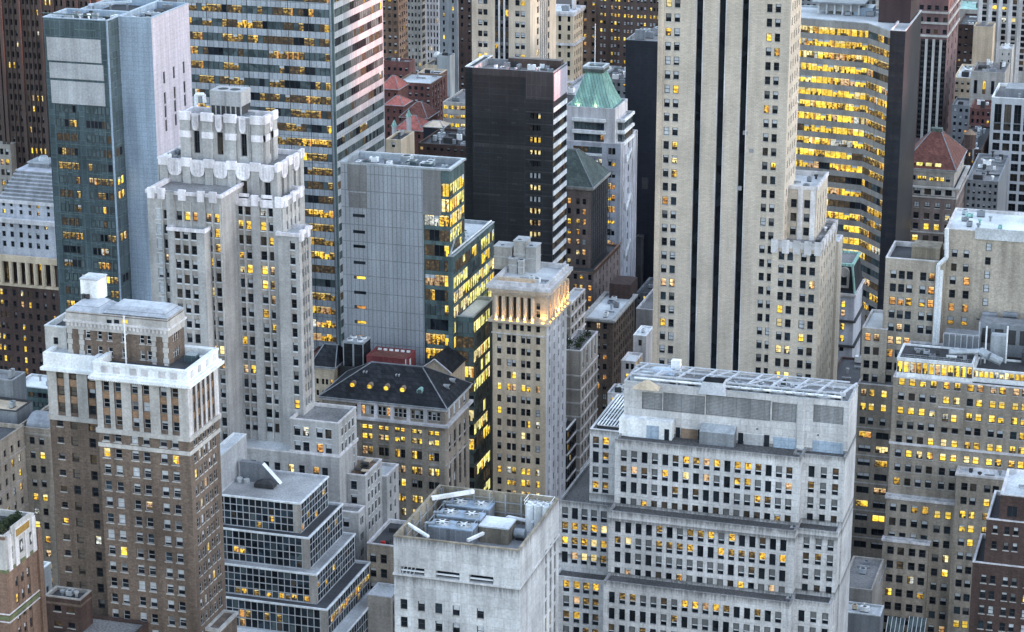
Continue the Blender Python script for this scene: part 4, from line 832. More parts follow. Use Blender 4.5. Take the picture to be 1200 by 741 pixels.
m3 = b.box(487, 430.5, 458, 700, xr=470, wall='grey_stone', roof='pale_roof', par=.5, parm='white_frame'); sz(m3, 4, rowsZ(m3, 458, 712, 728, 2, ext=8), 1.1, 1.9, mix='office', litp=.5, litmix='gold', span=('dark_trim', .1))

# --- glass slab, upper left
b = Building('glass_slab_tower', 'slab tower with a teal glass front and a windowless pale blue and pinkish metal side')
m = b.box(576, 50, 125.5, 24, depth=14, wall='teal_glass_wall', roof='dark_roof', par=2.2, parm='blue_metal_panel')
Yn_ = colY(138.5, m.X1, m.Z1); q = b.metres(m.X1-.05, onY(177, 21.2, Yn_)[0], Yn_, colY(221, *onY(177, 21.2, Yn_)), 0, m.Z1, wall='blue_metal_panel', roof='dark_roof', par=2.2, parm='blue_metal_panel')
q2 = b.metres(m.X0+4, q.X0-.02, m.Y1+.02, q.Y1+4, 0, m.Z1-.02, wall='blue_metal_panel', roof='dark_roof', par=2.2, parm='blue_metal_panel')
q.wallmats[1] = 'pink_metal_dawn_tint'
zf0 = onY(100, 128.5, m.Y0)[1]; pit = (onY(100, 128.5, m.Y0)[1]-onY(100, 128.5+16.5*9, m.Y0)[1])/9
zs = [zf0-pit*i for i in range(24)]
zw_ = [z-.1 for z in zs]
u = ups(m, lin(69.5, 89, 5)+lin(104.5, 127.5, 6), 160)
zone(m, 0, u[:5], zw_, 2.35*.62, 2.15, kind='pane', mix='teal', litp=.14, litmix='office', r=.06, frame='frame_dark', rowlit={4: .7, 9: .95, 6: .25, 1: .4}, join=True)
zone(m, 0, u[5:], zw_, 2.35*.62, 2.15, kind='pane', mix='teal', litp=.14, litmix='office', r=.06, frame='frame_dark', rowlit={0: .35, 5: .95, 9: .9, 12: .6}, join=True)
zone(m, 1, [(Yn_-m.Y0)*f_ for f_ in (.35, .65)], [zs[i] for i in (3, 5, 6, 9, 12, 16)], 1.7, 2.4, kind='pane', mix='dark', litp=.7, litmix='pale', r=.06)
mb = MB()
for y0, y1, c0, c1 in ((44, 74.5, 55.5, 118.5), (73.5, 95, 58.5, 121.5), (94.5, 124.5, 60.5, 123)):
    u0, u1 = ups(m, (c0, c1), (y0+y1)/2); fbox(mb, m, 0, u0, u1, onY(88, y1-2.2, m.Y0)[1], onY(88, y0+1.2, m.Y0)[1], .2, 'pale_louver')
b.part('louver_panel', mb)
mb = MB()
for i in range(-6, 22): fbox(mb, m, 0, 0, m.X1-m.X0, zs[0]-pit*i+pit*.5-.12, zs[0]-pit*i+pit*.5+.12, .12, 'slate_glass_wall'); fbox(mb, m, 1, 0, q.Y0-m.Y0, zs[0]-pit*i+pit*.5-.12, zs[0]-pit*i+pit*.5+.12, .12, 'slate_glass_wall')
for k in range(10): u_ = (m.X1-m.X0)*k/9; fbox(mb, m, 0, max(.01, u_-.07), min(m.X1-m.X0-.01, u_+.07), 20, m.Z1-1, .1, 'slate_glass_wall')
b.part('mullion', mb)
mb = MB(); fbox(mb, m, 0, m.X1-m.X0-.3, m.X1-m.X0+.12, 20, m.Z1, .3, 'blue_metal_panel'); b.part('corner_fin', mb)
D = q.Y1-q.Y0
for fr, col in ((.27, (88, 112.5, 128.5, 145)), (.53, (84, 108, 124, 140.5)), (.80, (80, 103.5, 119.5))):
    zone(q, 1, [D*fr], [onX(192+fr*27, y, q.X1)[1] for y in col], 1.3, 3.3, kind='pane', mix='blank', r=.3)
runits(b, m, 14, 51, 3.2, area=(m.X0+2, m.X1-2, m.Y0+4, m.Y1)); runits(b, q, 9, 52, 3)
z = zr(m); mb = MB(); p0 = (*onZ(104, 6, m.Z1+.5), m.Z1+.5); p1 = (*onZ(154, 2, m.Z1+.5), m.Z1+.5); mb.bar(p0, p1, .9, 'blue_metal_panel', .6)
for t_ in (.1, .5, .9): x, y = p0[0]+(p1[0]-p0[0])*t_, p0[1]+(p1[1]-p0[1])*t_; mb.bar((x, y, z), (x, y, m.Z1+.4), .4, 'steel_grey')
b.part('cleaning_rig', mb)

# --- far left dark tower and classical tower
b = Building('dark_pier_tower', 'very tall dark brown tower with close vertical piers at the top left corner')
m = b.box(704, -40, 110, -60, depth=30, wall='brown_granite', roof='dark_roof', par=1)
zs = rowsZ(m, 30, 14.5, 139.5, 11, ext=8); zs = [zs[0]+(zs[0]-zs[1])*i for i in (6, 5, 4, 3, 2, 1)]+zs
cols = [-12, -7, 8.5, 14, 19.5, 29, 34, 39.5, 44.5, 55, 60, 68, 74, 82, 88, 97, 103]; fz(m, cols, 40, zs, 2.6, 7, kind='pane', mix='dark', litp=.07, litmix='gold', rowlit={8: .4, 14: .45, 11: .3, 9: .15}, r=.5)
piers(m, 0, ups(m, (-2, 3, 24, 49.5, 64, 78, 92, 107), 40), 1.1, .8, 20, m.Z1, 'brown_granite'); piers(m, 0, ups(m, (11.3, 16.8, 31.5, 36.8, 42), 40), .35, .4, 20, m.Z1, 'brown_granite')
lo = b.box(700, -40, 12, 170, depth=3.9, wall='grey_stone', roof='dark_roof', par=.8); fz(lo, [2, 8], 180, rowsZ(lo, 5, 178, 190, 2, ext=4), 4, 7, mix='office', litp=.3)
b = Building('domed_roof_house', 'narrow red-roofed house squeezed behind the stepped white pyramid')
m = b.box(668, 20, 80, 206, depth=20, wall='dark_brown_brick', roof='red_tile', par=.3); fz(m, lin(24, 76, 8), 218, rowsZ(m, 50, 216, 228, 2, ext=3), 3, 6, mix='dark'); runits(b, m, 3, 55, 2)
b = Building('classical_tower', 'classical tower with a stepped white pyramid roof, pale upper storeys and a columned band')
m = b.box(632, -30, 71, 304, depth=34, wall='dark_brown_brick', roof='pale_roof', par=.6, parm='limestone_pale')
s2 = b.box(633.5, -20, 68.5, 261, depth=31, wall='blue_grey_stone', roof='pale_roof', par=.6, parm='pale_stone')
s3 = b.box(637, -8, 65.5, 239, depth=26, wall='blue_grey_stone', roof='pale_roof', par=.5, parm='pale_stone')
fz(s3, [4.5, 13.5, 24.5, 35, 44.5, 56.5], 246, rowsZ(s3, 24.5, 240.5, 249, 2, ext=0), 3.4, 5, kind='dh', mix='dark', litp=.2)
fz(s2, [4, 13.5, 24, 34, 43.5, 53.5], 263, rowsZ(s2, 24, 264, 275.5, 2, ext=1), 4, 6.5, mix='office', litp=.1)
mb = MB(); ring(mb, s2.P, .9, 0, s2.Z1-1.2, s2.Z1+.1, 'pale_stone'); ring(mb, s3.P, .5, 0, s3.Z1-.9, s3.Z1+.1, 'pale_stone'); ring(mb, m.P, 1.1, 0, m.Z1-1.8, m.Z1+.1, 'beige_stone'); b.part('cornice', mb)
mb = MB(); cx, cy = (s3.X0+s3.X1)/2+1.5, (s3.Y0+s3.Y1)/2; n = 8; W0, D0 = (s3.X1-s3.X0)/2-.6, (s3.Y1-s3.Y0)/2-.6; z = s3.Z1
for i in range(n):
    f_ = 1-.05*i; hh = 1.05
    mb.box(cx-W0*f_, cx+W0*f_, cy-D0*f_, cy+D0*f_, z, z+hh-.3, 'steel_grey'); mb.box(cx-W0*f_-.12, cx+W0*f_+.12, cy-D0*f_-.12, cy+D0*f_+.12, z+hh-.3, z+hh, 'blue_grey_stone'); z += hh
b.part('stepped_pyramid', mb)
mb = MB(); mb.box(cx-4.5, cx+2.5, cy-3.5, cy+3, z, z+1.3, 'steel_grey'); mb.box(cx-4.8, cx+2.8, cy-3.8, cy+3.3, z+1.3, z+1.7, 'galvanised'); mb.tube((cx-1, cy, z+1.7), (cx-1, cy, z+3.0), 1.8, 'galvanised', 12, 1.2); b.part('lantern', mb)
zone(s3, 0, ups(s3, (9, 35), 226), [], 1, 1)
zc0, zc1 = onY(40, 334, m.Y0)[1], onY(40, 302.5, m.Y0)[1]
cs = [-6, 3, 14, 23.5, 33, 42.5, 52, 62.5]
fz(m, [-1.5, 8.5, 18.8, 28.3, 37.8, 47.3, 57.3], 318, [(zc0+zc1)/2+.3], 4.6, 29, kind='dh2', mix='dark', litp=.18, litmix='amber', r=.9)
mb = MB()
for u in ups(m, cs, 318):
    a, uu, nn, _ = edge(m, 0); p = a+uu*u; mb.tube((p.x, p.y-.35, zc0), (p.x, p.y-.35, zc1), .72, 'beige_stone', 8)
b.part('column', mb); band(m, zc0-.9, zc0, .5, 'beige_stone', 'string_course')
zs = rowsZ(m, 40, 345.5, 423.5, 7, ext=8); fz(m, [7, 17, 34.5, 43.5, 52.5, 62.5], 346, zs, 3.4, 7, mix='dark', litp=.05); fz(m, [-4, 1.5, 25.5], 346, zs, 3.4, 7, mix='dark', litp=.65, litmix='gold')

# --- banded glass tower
b = Building('banded_tower', 'broad office tower with alternating silver spandrels and glowing window ribbons')
m = b.box(648, 205, 388.5, -60, depth=10, wall='silver_spandrel', roof='dark_roof', par=1)
z0_ = onY(388, 51, m.Y0)[1]; pit = (onY(388, 51, m.Y0)[1]-onY(388, 51+16.9*6, m.Y0)[1])/6
m.Y1 = colY(448.5, m.X1, onX(448, 2, m.X1)[1]); m.P = [(m.X0, m.Y0), (m.X1, m.Y0), (m.X1, m.Y1), (m.X0, m.Y1)]
zs = [z0_+pit*7-pit*i for i in range(34)]
L = m.X1-m.X0; cw = 1.62; n = int((L-1.6)/cw); zone(m, 0, sorted(L-1.2-cw*(i+.5) for i in range(n)), zs, cw, pit*.55, kind='ribbon', mix='ribbon', litp=.18, litmix='office', r=.14, join=True, frame='frame_dark', rowlit={14: .6, 19: .7, 20: .85, 21: .9, 22: .8, 25: .6, 26: .7, 27: .8, 28: .8, 29: .8})
D = m.Y1-m.Y0; cs = D/max(1, int(D/1.62)); zone(m, 1, [1.0+cs*(i+.5) for i in range(int(D/1.62)-1)], zs, cs, pit*.55, kind='ribbon', mix=dict(teal=75, murky=10, off=15), litp=.04, litmix='office', r=.14, join=True)
mb = MB(); fbox(mb, m, 0, L-.5, L+.12, 10, m.Z1, .12, 'slate_glass_wall'); fbox(mb, m, 1, 0, .5, 10, m.Z1, .12, 'slate_glass_wall')
for i in range(0, n, 4): fbox(mb, m, 0, L-1.2-cw*i-.07, L-1.2-cw*i+.07, 10, m.Z1, .1, 'dark_trim')
b.part('mullion', mb)

# --- grey metal slab with a glass corner
b = Building('metal_clad_tower', 'windowless grey metal slab with a yellow lit glass corner and lower glass wings')
YT = 603
m = b.box(YT, 400.3, 526.7, 199.5, xr=544, wall='slate_glass_wall', roof='steel_grey', par=1.6, parm='galvanised')
f0 = onY(505, 258, m.Y0)[1]; pit = (onY(505, 258, m.Y0)[1]-onY(505, 258+17.35*9, m.Y0)[1])/9
zs = [f0-pit*i for i in range(22)]; zup = [f0+pit*(1.02*(k+1)) for k in range(3)]
ua, ub = ups(m, (497.5, 526.2), 270); nb = 5; cw = (ub-ua)/nb
zone(m, 0, [ua+cw*(i+.5) for i in range(nb)], zs, cw, 3.2, kind='ribbon', mix=dict(teal=40, murky=40, off=20), litp=.25, litmix='warm', r=.1, join=True, rowlit={0: .95, 4: 1.0, 6: .95, 7: .5, 8: .7, 9: .95, 1: .0, 2: .1, 3: .15}, frame='frame_dark')
ua2, ub2 = ups(m, (517.2, 526.2), 220); cw2 = (ub2-ua2)/2
zone(m, 0, [ua2+cw2*(i+.5) for i in range(2)], zup, cw2, 3.7, kind='ribbon', mix='teal', litp=.8, litmix='lemon', r=.1, join=True, rowlit={0: 1, 1: 1, 2: .7})
D = m.Y1-m.Y0; n = max(4, int(D/2.0)); zone(m, 1, [.3+(D-.6)*(i+.5)/n for i in range(n)], zup+zs[:9], (D-.6)/n, 3.5, kind='ribbon', mix=dict(teal=50, murky=40, lit=10), litp=.35, litmix='lemon', r=.1, join=True, rowlit={0: .95, 1: 1, 2: .9, 3: .6, 4: .5})
mb = MB(); zlow = onY(505, 252, m.Y0)[1]
uA = ups(m, (400.5, 495.8, 516.8), 220); fbox(mb, m, 0, -.25, uA[1], 0, m.Z1+.05, .32, 'metal_panel'); b.part('metal_cladding', mb)
mb = MB(); fbox(mb, m, 0, uA[1]+.02, uA[2], zlow, m.Z1+.03, .30, 'grey_louver')
for (c0, c1, y0, y1) in ((407.5, 430, 190, 224), (408.5, 430, 225.5, 243)):
    u0, u1 = ups(m, (c0, c1), 205); fbox(mb, m, 0, u0, u1, onY(419, y1, m.Y0)[1], onY(419, y0, m.Y0)[1], .38, 'grey_louver')
b.part('louver_panel', mb)
rr = random.Random(4)
for i, y in enumerate((252.5, 271.5, 288.5, 307.5, 325, 342.5, 359.5, 377, 394)):
    u0, u1 = ups(m, (414+i*.3, 428+i*.3), y); zz = onY(421, y, m.Y0)[1]; lit_ = i in (4, 6, 7, 8); mb = MB(); fbox(mb, m, 0, u0, u1, zz-.45, zz+.45, .36, 'dark_trim'); fbox(mb, m, 0, u0+(.9 if lit_ else .1), u1-.1, zz-.36, zz+.36, .39, ['lit_gold', 'lit_orange'][i in (6, 8)] if lit_ else 'glass_dark'); b.part('slot_window', mb)
mb = MB(); ring(mb, m.P, .42, -.6, m.Z1-.25, m.Z1+.3, 'galvanised'); b.part('coping', mb)
runits(b, m, 15, 61, 3.2, mats=('galvanised', 'teal_glass_wall', 'white_paint', 'steel_grey'))
X1a = m.X1+1.6; ya, za = onX(531, 300, X1a)
def wing(X1w, px0, py0, pxr, x0):
    Y_, Z_ = onX(px0, py0, X1w); return b.metres(x0, X1w, Y_, colY(pxr, X1w, Z_), 0, Z_, wall='slate_glass_wall', roof='white_roof', par=1.0, parm='galvanised')
a1 = wing(X1a, 531.2, 300.5, 579.3, m.X1+.02)
a1b = b.metres(m.X1-14, X1a-.9, max(m.Y1+.02, a1.Y0), a1.Y1, 0, a1.Z1-.02, wall='slate_glass_wall', roof='white_roof', par=1.0, parm='galvanised')
zA = [z for z in zs if z < a1.Z1-1.5]
D = a1.Y1-a1.Y0; n = int(D/2.1); zone(a1, 1, [.2+(D-.4)*(i+.5)/n for i in range(n)], zA, (D-.4)/n, 3.3, kind='ribbon', mix=dict(teal=45, murky=40, off=15), litp=.55, litmix='lemon', r=.1, join=True, rowlit={2: 1, 0: .5, 1: .4})
a2 = wing(X1a+5.2, 552.5, 374, 579.5, m.X1-4)
a2.P = [(m.X1+.4, m.Y0-.4), (a2.X1, m.Y0-.4), (a2.X1, a2.Y1), (m.X1+.4, a2.Y1)]; a2.X0, a2.Y0 = m.X1+.4, m.Y0-.4
zA2 = [z for z in zs if z < a2.Z1-1.2]; L = a2.X1-a2.X0; n = 4
zone(a2, 0, [L*(i+.5)/n for i in range(n)], zA2, L/n, 3.3, kind='ribbon', mix=dict(teal=50, off=30, murky=20), litp=.3, litmix='warm', r=.1, join=True, rowlit={0: .95, 1: .95, 2: .3, 3: .9})
D = a2.Y1-a2.Y0; n = int(D/2.1); zone(a2, 1, [.2+(D-.4)*(i+.5)/n for i in range(n)], zA2, (D-.4)/n, 3.3, kind='ribbon', mix=dict(teal=60, murky=30, off=10), litp=.5, litmix='lemon', r=.1, join=True, rowlit={0: .8, 2: .95, 3: .3, 4: .8})
mb = MB(); z = a1.Z1
mb.bar((a1.X1-1, a1.Y0+.5, z+.3), (m.X1+.2, a1.Y0+9, z+6), .35, 'galvanised'); mb.bar((a1.X1-1, a1.Y0+.5, z+.3), (a1.X1-.6, a1.Y1-1, z+.5), .3, 'white_paint'); b.part('terrace_frame', mb)
x, y = a1.X1-3.5, a1.Y0+(a1.Y1-a1.Y0)*.42; r = random.Random(2); mb = MB(); zz = zr(a1)
for j in range(300):
    p = Vector((x+r.gauss(0, .9), y+r.gauss(0, .9), zz+1.3+r.uniform(0, 3.2))); v1 = Vector((r.gauss(0, 1), r.gauss(0, 1), r.gauss(0, 1))).normalized()*.25; v2 = v1.orthogonal().normalized()*.17; mb.face([p-v1, p+v2, p+v1, p-v2], 'foliage')
t = empty('terrace_tree', (x, y, zz), 'small dark evergreen in a tub on the glass wing terrace', 'tree'); mb.build('crown', t, (x, y, zz)); mb = MB(); mb.tube((x, y, zz), (x, y, zz+2.2), .14, 'rust_brown', 6, .06); mb.build('trunk', t, (x, y, zz)); mb = MB(); mb.tube((x, y, zz), (x, y, zz+.7), .7, 'rust_brown', 8, .85); mb.build('tub', t, (x, y, zz))

# --- stone clubhouse with a dark hipped roof
b = Building('hip_roofed_clubhouse', 'stone clubhouse with a dark hipped slate roof and a row of lit dormers')
m = b.box(566, 377.5, 522, 478.5, xr=549.5, wall='grey_brick', roof='dark_roof', par=0)
zcn = onY(522, 497, m.Y0)[1]
gcols = [430.8, 450, 468.8, 488.5, 508.3, 394, 412.5]
def pairs(c, d): return [x for p in c for x in (p-d, p+d)]
def triples(c, d): return [x for p in c for x in (p-d, p, p+d)]
zA = onY(440, 481.5, m.Y0)[1]; fz(m, triples(gcols, 5.2), 481.5, [zA], 4.4, 10.5, kind='dh', mix='office', litp=.5, litmix='orange', frame='frame_white')
zz = [onY(430, y, m.Y0)[1] for y in (500, 511, 527.5, 545.5, 561, 579, 595)]
for i, (z, hh, lp) in enumerate(zip(zz, (5.2, 6.8, 10, 9, 9, 9, 9), (.95, 1.0, .6, .95, .5, .95, .9))): fz(m, pairs(gcols, 3.5), 511, [z], 6.3, hh, kind='dh2' if i > 1 else 'dh', mix='office', litp=lp, litmix='gold' if i < 2 else 'warm', frame='frame_dark')
piers(m, 0, ups(m, (440.5, 459.5, 478.7, 498.5, 518.5, 421, 403), 520), 1.7, .4, 20, zcn-2, 'grey_brick')
D = m.Y1-m.Y0; sz(m, 4, [zA], 2.3, 3.1, margin=1.5, mix='full' if False else dict(full=60, b3=40), frame='frame_white'); sz(m, 4, [zz[1]-1, zz[3], zz[4]-1, zz[6]], 1.9, 5.0, margin=1.5, mix='office', span=('grey_brick', .1))
mb = MB(); ring(mb, m.P, .02, 0, 0, zcn-.8, 'grey_brick'); mb = MB()
ring(mb, m.P, 1.0, 0, zcn-.9, zcn-.2, 'pale_stone'); ring(mb, m.P, .5, 0, m.Z1-.9, m.Z1-.3, 'pale_stone'); ring(mb, m.P, .25, 0, zz[2]+2.0, zz[2]+2.35, 'grey_stone'); ring(mb, m.P, .3, 0, zz[3]+1.9, zz[3]+2.4, 'grey_stone'); b.part('cornice', mb)
mb = MB()
for u in ups(m, (421, 440.5, 459.5, 478.7, 498.5), 481): fbox(mb, m, 0, u-.5, u+.5, zA-1.9, zA+1.9, .2, 'pale_stone')
b.part('pilaster', mb)
zrg = m.Z1+7.2; rx0, ry = onZ(428, 431.5, zrg); rx1 = onZ(500, 438.6, zrg)[0]; ym = (m.Y0+m.Y1)/2
hip(b, m, .7, 7.2, (m.X0+10.5, m.X1-9.5, ym-.6, ym+.6), 'slate_roof')
for i, (px, py) in enumerate(((414, 457), (434, 459), (453.5, 461), (472.5, 462.5), (492.5, 463.5))):
    sl = (ym-.6-m.Y0)/7.2; z = m.Z1+2.6; x = colX(px, m.Y0+2.6*sl, z); y = m.Y0+2.6*sl; mb = MB(); col = 'copper_green' if i == 4 else 'lit_gold'
    mb.tube((x, y-.75, z+.3), (x, y+1.4, z+.3), .85, 'copper_green' if i == 4 else 'rust_brown', 10); j = b.part('dormer', mb); mb = MB(); mb.tube((x, y-.8, z+.3), (x, y-.76, z+.3), .62, 'glass_teal' if i == 4 else 'lit_gold', 10); b.part('dormer_window', mb, j)
for (px, py) in ((524, 459), (531, 452)):
    z = m.Z1+2.4; x = m.X1-2.6; y = colY(px, x, z); mb = MB(); mb.tube((x-1, y, z+.3), (x+.7, y, z+.3), .7, 'grey_paint', 8); mb.tube((x+.7, y, z+.3), (x+.76, y, z+.3), .5, 'glass_dark', 8); b.part('dormer', mb)
for px, py in ((428, 443), (466, 447.5)):
    z = m.Z1+5.2; y = m.Y0+5.2*sl; x = colX(px, y, z); mb = MB(); mb.box(x-.6, x-.2, y-.3, y+.5, z, z+.5, 'grey_paint'); mb.box(x+.2, x+.6, y-.3, y+.5, z, z+.5, 'grey_paint'); b.part('roof_vent', mb)
sd = m
b = Building('red_metal_shed', 'dark red metal-sided plant room on the roofs behind the hipped clubhouse')
Yr = sd.Y1+1.5; m = b.box(Yr, 429.5, 475.5, 421, xr=487, wall='red_siding', roof='red_tile', par=0.3, parm='red_siding')
mb = MB(); fbox(mb, m, 0, m.X1-m.X0-.15, m.X1-m.X0+.1, m.Z1-12, m.Z1, .08, 'white_paint'); fbox(mb, m, 1, 3, 4.2, onY(475, 435, Yr)[1]-2, onY(475, 425, Yr)[1], .05, 'white_paint'); b.part('trim', mb)
mb = MB()
for i in range(6): x = m.X0+1.5+i*(m.X1-m.X0-3)/5; mb.box(x-.5, x+.5, m.Y0+(m.Y1-m.Y0)*.8-.2, m.Y0+(m.Y1-m.Y0)*.8+.2, m.Z1-.3, m.Z1+.2, 'white_paint')
b.part('roof_vent', mb)
b = Building('twin_chiller_house', 'roof plant with a silver twin chiller left of the red shed')
m = b.box(Yr+1, 398, 428, 432, depth=10, wall='dark_trim', roof='dark_roof', par=.5); z = zr(m)
mb = MB(); X0, X1 = m.X0+.8, m.X1-.8; zt_ = onY(428, 402.5, m.Y0+1)[1]
for k in (0, 1):
    xa = X0+(X1-X0)*k/2+.1; xb_ = X0+(X1-X0)*(k+1)/2-.1; mb.box(xa, xb_, m.Y0+1, m.Y0+7, z+.6, zt_-.5, 'slate_roof'); mb.box(xa-.1, xb_+.1, m.Y0+.9, m.Y0+7.1, zt_-.5, zt_, 'galvanised')
    for s in (2.6, 5.4): mb.tube(((xa+xb_)/2, m.Y0+s, zt_), ((xa+xb_)/2, m.Y0+s, zt_+.4), .9, 'white_paint', 12); mb.disc(((xa+xb_)/2, m.Y0+s, zt_+.42), .75, 'steel_grey', 12)
    for x in (xa, xb_): mb.bar((x, m.Y0+.95, z), (x, m.Y0+.95, zt_-.4), .25, 'galvanised')
b.part('chiller', mb); runits(b, m, 4, 66, 1.2, area=(m.X0, m.X1, m.Y0, m.Y0+.9))
b = Building('gabled_rooftop_house', 'small beige gabled house with a dark roof between the red shed and the glass wing')
Yg = sd.Y1+2.5; X0, _ = onY(492, 432, Yg); X1, Ze = onY(528, 437, Yg); zpk = onY(511, 421, Yg)[1]; xm = (X0+X1)/2; y1 = Yg+13
m = b.metres(X0, X1, Yg, y1, 0, Ze, wall='beige_stone', roof='dark_roof', par=0)
mb = MB(); mb.face([(X0, Yg, Ze), (X1, Yg, Ze), (xm, Yg, zpk-.3)], 'beige_stone'); b.part('gable', mb)
mb = MB()
for s in (-1, 1):
    xe = xm+s*((X1-X0)/2+.5); p = [(xe, Yg-.5, Ze-.2), (xm, Yg-.5, zpk), (xm, y1, zpk), (xe, y1, Ze-.2)]; mb.face(p if s < 0 else list(reversed(p)), 'slate_roof'); mb.bar((xe, Yg-.5, Ze-.1), (xm, Yg-.5, zpk+.1), .3, 'pale_stone')
b.part('roof', mb)
fz(m, [511], 434, [onY(511, 437, Yg)[1]], 4, 5, mix='dark')
#
b = Building('hip_roofed_townhouse', 'beige townhouse with a dark hipped roof at the right foot of the crowned tower')
m = b.box(587, 366, 391.5, 430.5, depth=12.5, wall='beige_stone', roof='dark_roof', par=0); hip(b, m, .6, 4.2, ((m.X0+m.X1)/2-2, (m.X0+m.X1)/2+2, m.Y0+6, m.Y0+7), 'slate_roof'); cornice(m, m.Z1, .5, .5, 'limestone_pale')
zs = rowsZ(m, 379, 447.5, 461, 2, ext=6); fz(m, [372, 378.5, 383, 388.5], 447.5, zs, 3, 6.5, mix='dark', litp=.3, litmix='orange')
m2 = b.box(600, 360, 396, 420, depth=9, wall='dark_brown_brick', roof='red_tile', par=.4); fz(m2, [375, 388], 423, rowsZ(m2, 375, 426, 436, 2, ext=3), 3, 5, mix='dark'); runits(b, m2, 4, 68, 2)

FLOOD = 900*LIT
def up_light(x, y, z, e, watts, col=(1, .52, .11)):
    """the beam of one facade floodlight, aimed up at the wall behind it"""
    l = bpy.data.lights.new('floodlight', 'SPOT'); l.energy = watts; l.color = col; l.spot_size = math.radians(130); l.spot_blend = .8; l.shadow_soft_size = .25
    o = bpy.data.objects.new('floodlight_beam', l); o.location = (x, y, z); d = Vector((0, .35, 1)) if e == 0 else Vector((-.35, 0, 1)); o.rotation_euler = d.to_track_quat('-Z', 'Y').to_euler(); C.collection.objects.link(o)
# --- beige tower with an uplit loggia
b = Building('uplit_loggia_tower', 'slim cream tower with an amber floodlit loggia of columns under its cornice')
m = b.box(602, 577, 640.5, 334, xr=664.5, wall='beige_stone', roof='pale_roof', par=1.2, parm='limestone_pale')
m.wallmats[1] = 'pale_stone'  # paler right wall: brightness of the lit side put into its colour
zs = rowsZ(m, 584.9, 410.2, 536, 10, ext=8); pit = zs[0]-zs[1]; zs = [zs[0]+pit*1.95, zs[0]+pit]+zs
c6 = [584.9, 596.2, 602.2, 613, 619.2, 630.4]; fz(m, c6, 410, zs[1:], 5, 8.4, mix='office', litp=.10, litmix='gold', rowlit={4: .8, 7: .5, 5: .15, 11: .7, 12: .8, 13: .7}, frame='frame_dark'); fz(m, [585.5, 594.5, 603, 611.5, 620, 630.5], 381.5, zs[:1], 4.6, 7, mix='dark', litp=.05)
zl0, zl1 = onY(600, 375, m.Y0)[1], onY(600, 347, m.Y0)[1]
fz(m, [586.2, 595, 603.5, 612, 620.4], 360, [(zl0+zl1)/2], 4.6, 26, kind='dh2', mix=dict(nfull=40, dim=50, off=10), r=1.1, frame='frame_dark', name='loggia_window'); fz(m, [630.8], 360, [zl0+2.2, zl1-2.4], 4.6, 7.5, mix='dark')
D = m.Y1-m.Y0; zone(m, 1, [D*(i+.5)/6 for i in range(6)], [(zl0+zl1)/2], D/6*.5, zl1-zl0-.4, kind='dh2', mix=dict(nfull=40, dim=60), r=.9, name='loggia_window')
sz(m, 4, zs, 1.15, 2.0, margin=1.3, mix='office', pair=0, litp=.02); 
mb = MB()
for u in ups(m, (582, 590.6, 599.2, 607.7, 616.2, 624.8), 361): a = m.X0+u; mb.tube((a, m.Y0-.4, zl0), (a, m.Y0-.4, zl1), .55, 'cream_terracotta', 10)
for i in range(7): y = m.Y0+D*i/6; mb.tube((m.X1+.3, min(max(y, m.Y0+.4), m.Y1-.4), zl0), (m.X1+.3, min(max(y, m.Y0+.4), m.Y1-.4), zl1), .45, 'cream_terracotta', 10)
b.part('column', mb)
mb = MB(); ring(mb, m.P, 1.1, 0, zl0-.7, zl0-.1, 'cream_terracotta'); ring(mb, m.P, 1.4, 0, m.Z1-1.9, m.Z1-.9, 'limestone_pale'); ring(mb, m.P, .9, 0, m.Z1-2.8, m.Z1-1.93, 'cream_terracotta'); ring(mb, m.P, .4, 0, m.Z1-.9+.004, m.Z1+.1, 'limestone_pale'); ring(mb, m.P, .3, 0, zs[0]-pit*.5-.25, zs[0]-pit*.5, 'limestone_pale'); b.part('cornice', mb)
mb = MB()
for i in range(36): u = (i+.5)*(m.X1-m.X0)/36; fbox(mb, m, 0, u-.14, u+.14, m.Z1-3.4, m.Z1-2.83, .8, 'cream_terracotta')
b.part('dentil', mb)
for k, u in enumerate(ups(m, (582.5, 590.6, 599.2, 607.7, 616.2, 624.8, 637), 361)): mb = MB(); fbox(mb, m, 0, u-.35, u+.35, zl0-.05, zl0+.22, 1.0, 'lamp_amber', inn=-.6); b.part('floodlight', mb); up_light(m.X0+u, m.Y0-.95, zl0+.5, 0, FLOOD)
for i in range(7): u = D*(i+.3)/7+.3; mb = MB(); fbox(mb, m, 1, u-.3, u+.3, zl0-.05, zl0+.2, .95, 'lamp_amber', inn=-.6); b.part('floodlight', mb); up_light(m.X1+.9, m.Y0+u, zl0+.5, 1, FLOOD)
mb = MB(); zz = zr(m)
mb.box(m.X0+.8, m.X1-3.5, m.Y0+1.4, m.Y0+2.2, zz, zz+1.9, 'cream_terracotta'); b.part('roof_screen', mb)
mb = MB()
for i in range(6): u = m.X0+3+i*(m.X1-m.X0-8)/5; mb.box(u-.3, u+.3, m.Y0+.75, m.Y0+.95, zz, zz+.2, 'lamp_amber')
b.part('floodlight', mb)
runits(b, m, 6, 71, 2.4, area=(m.X0+5, m.X1-2, m.Y0+3, m.Y0+8))
yb = m.Y0+9.5; X0 = colX(578, yb, zz+8); X1 = colX(614, yb, zz+6); zt_ = onY(600, 282, yb)[1]
def pbox(x0p, x1p, yt, y0, d, mat='pale_louver'): X0, X1 = colX(x0p, y0, zz+5), colX(x1p, y0, zz+5); return X0, X1, y0, y0+d, zz, onY((x0p+x1p)/2, yt, y0)[1]
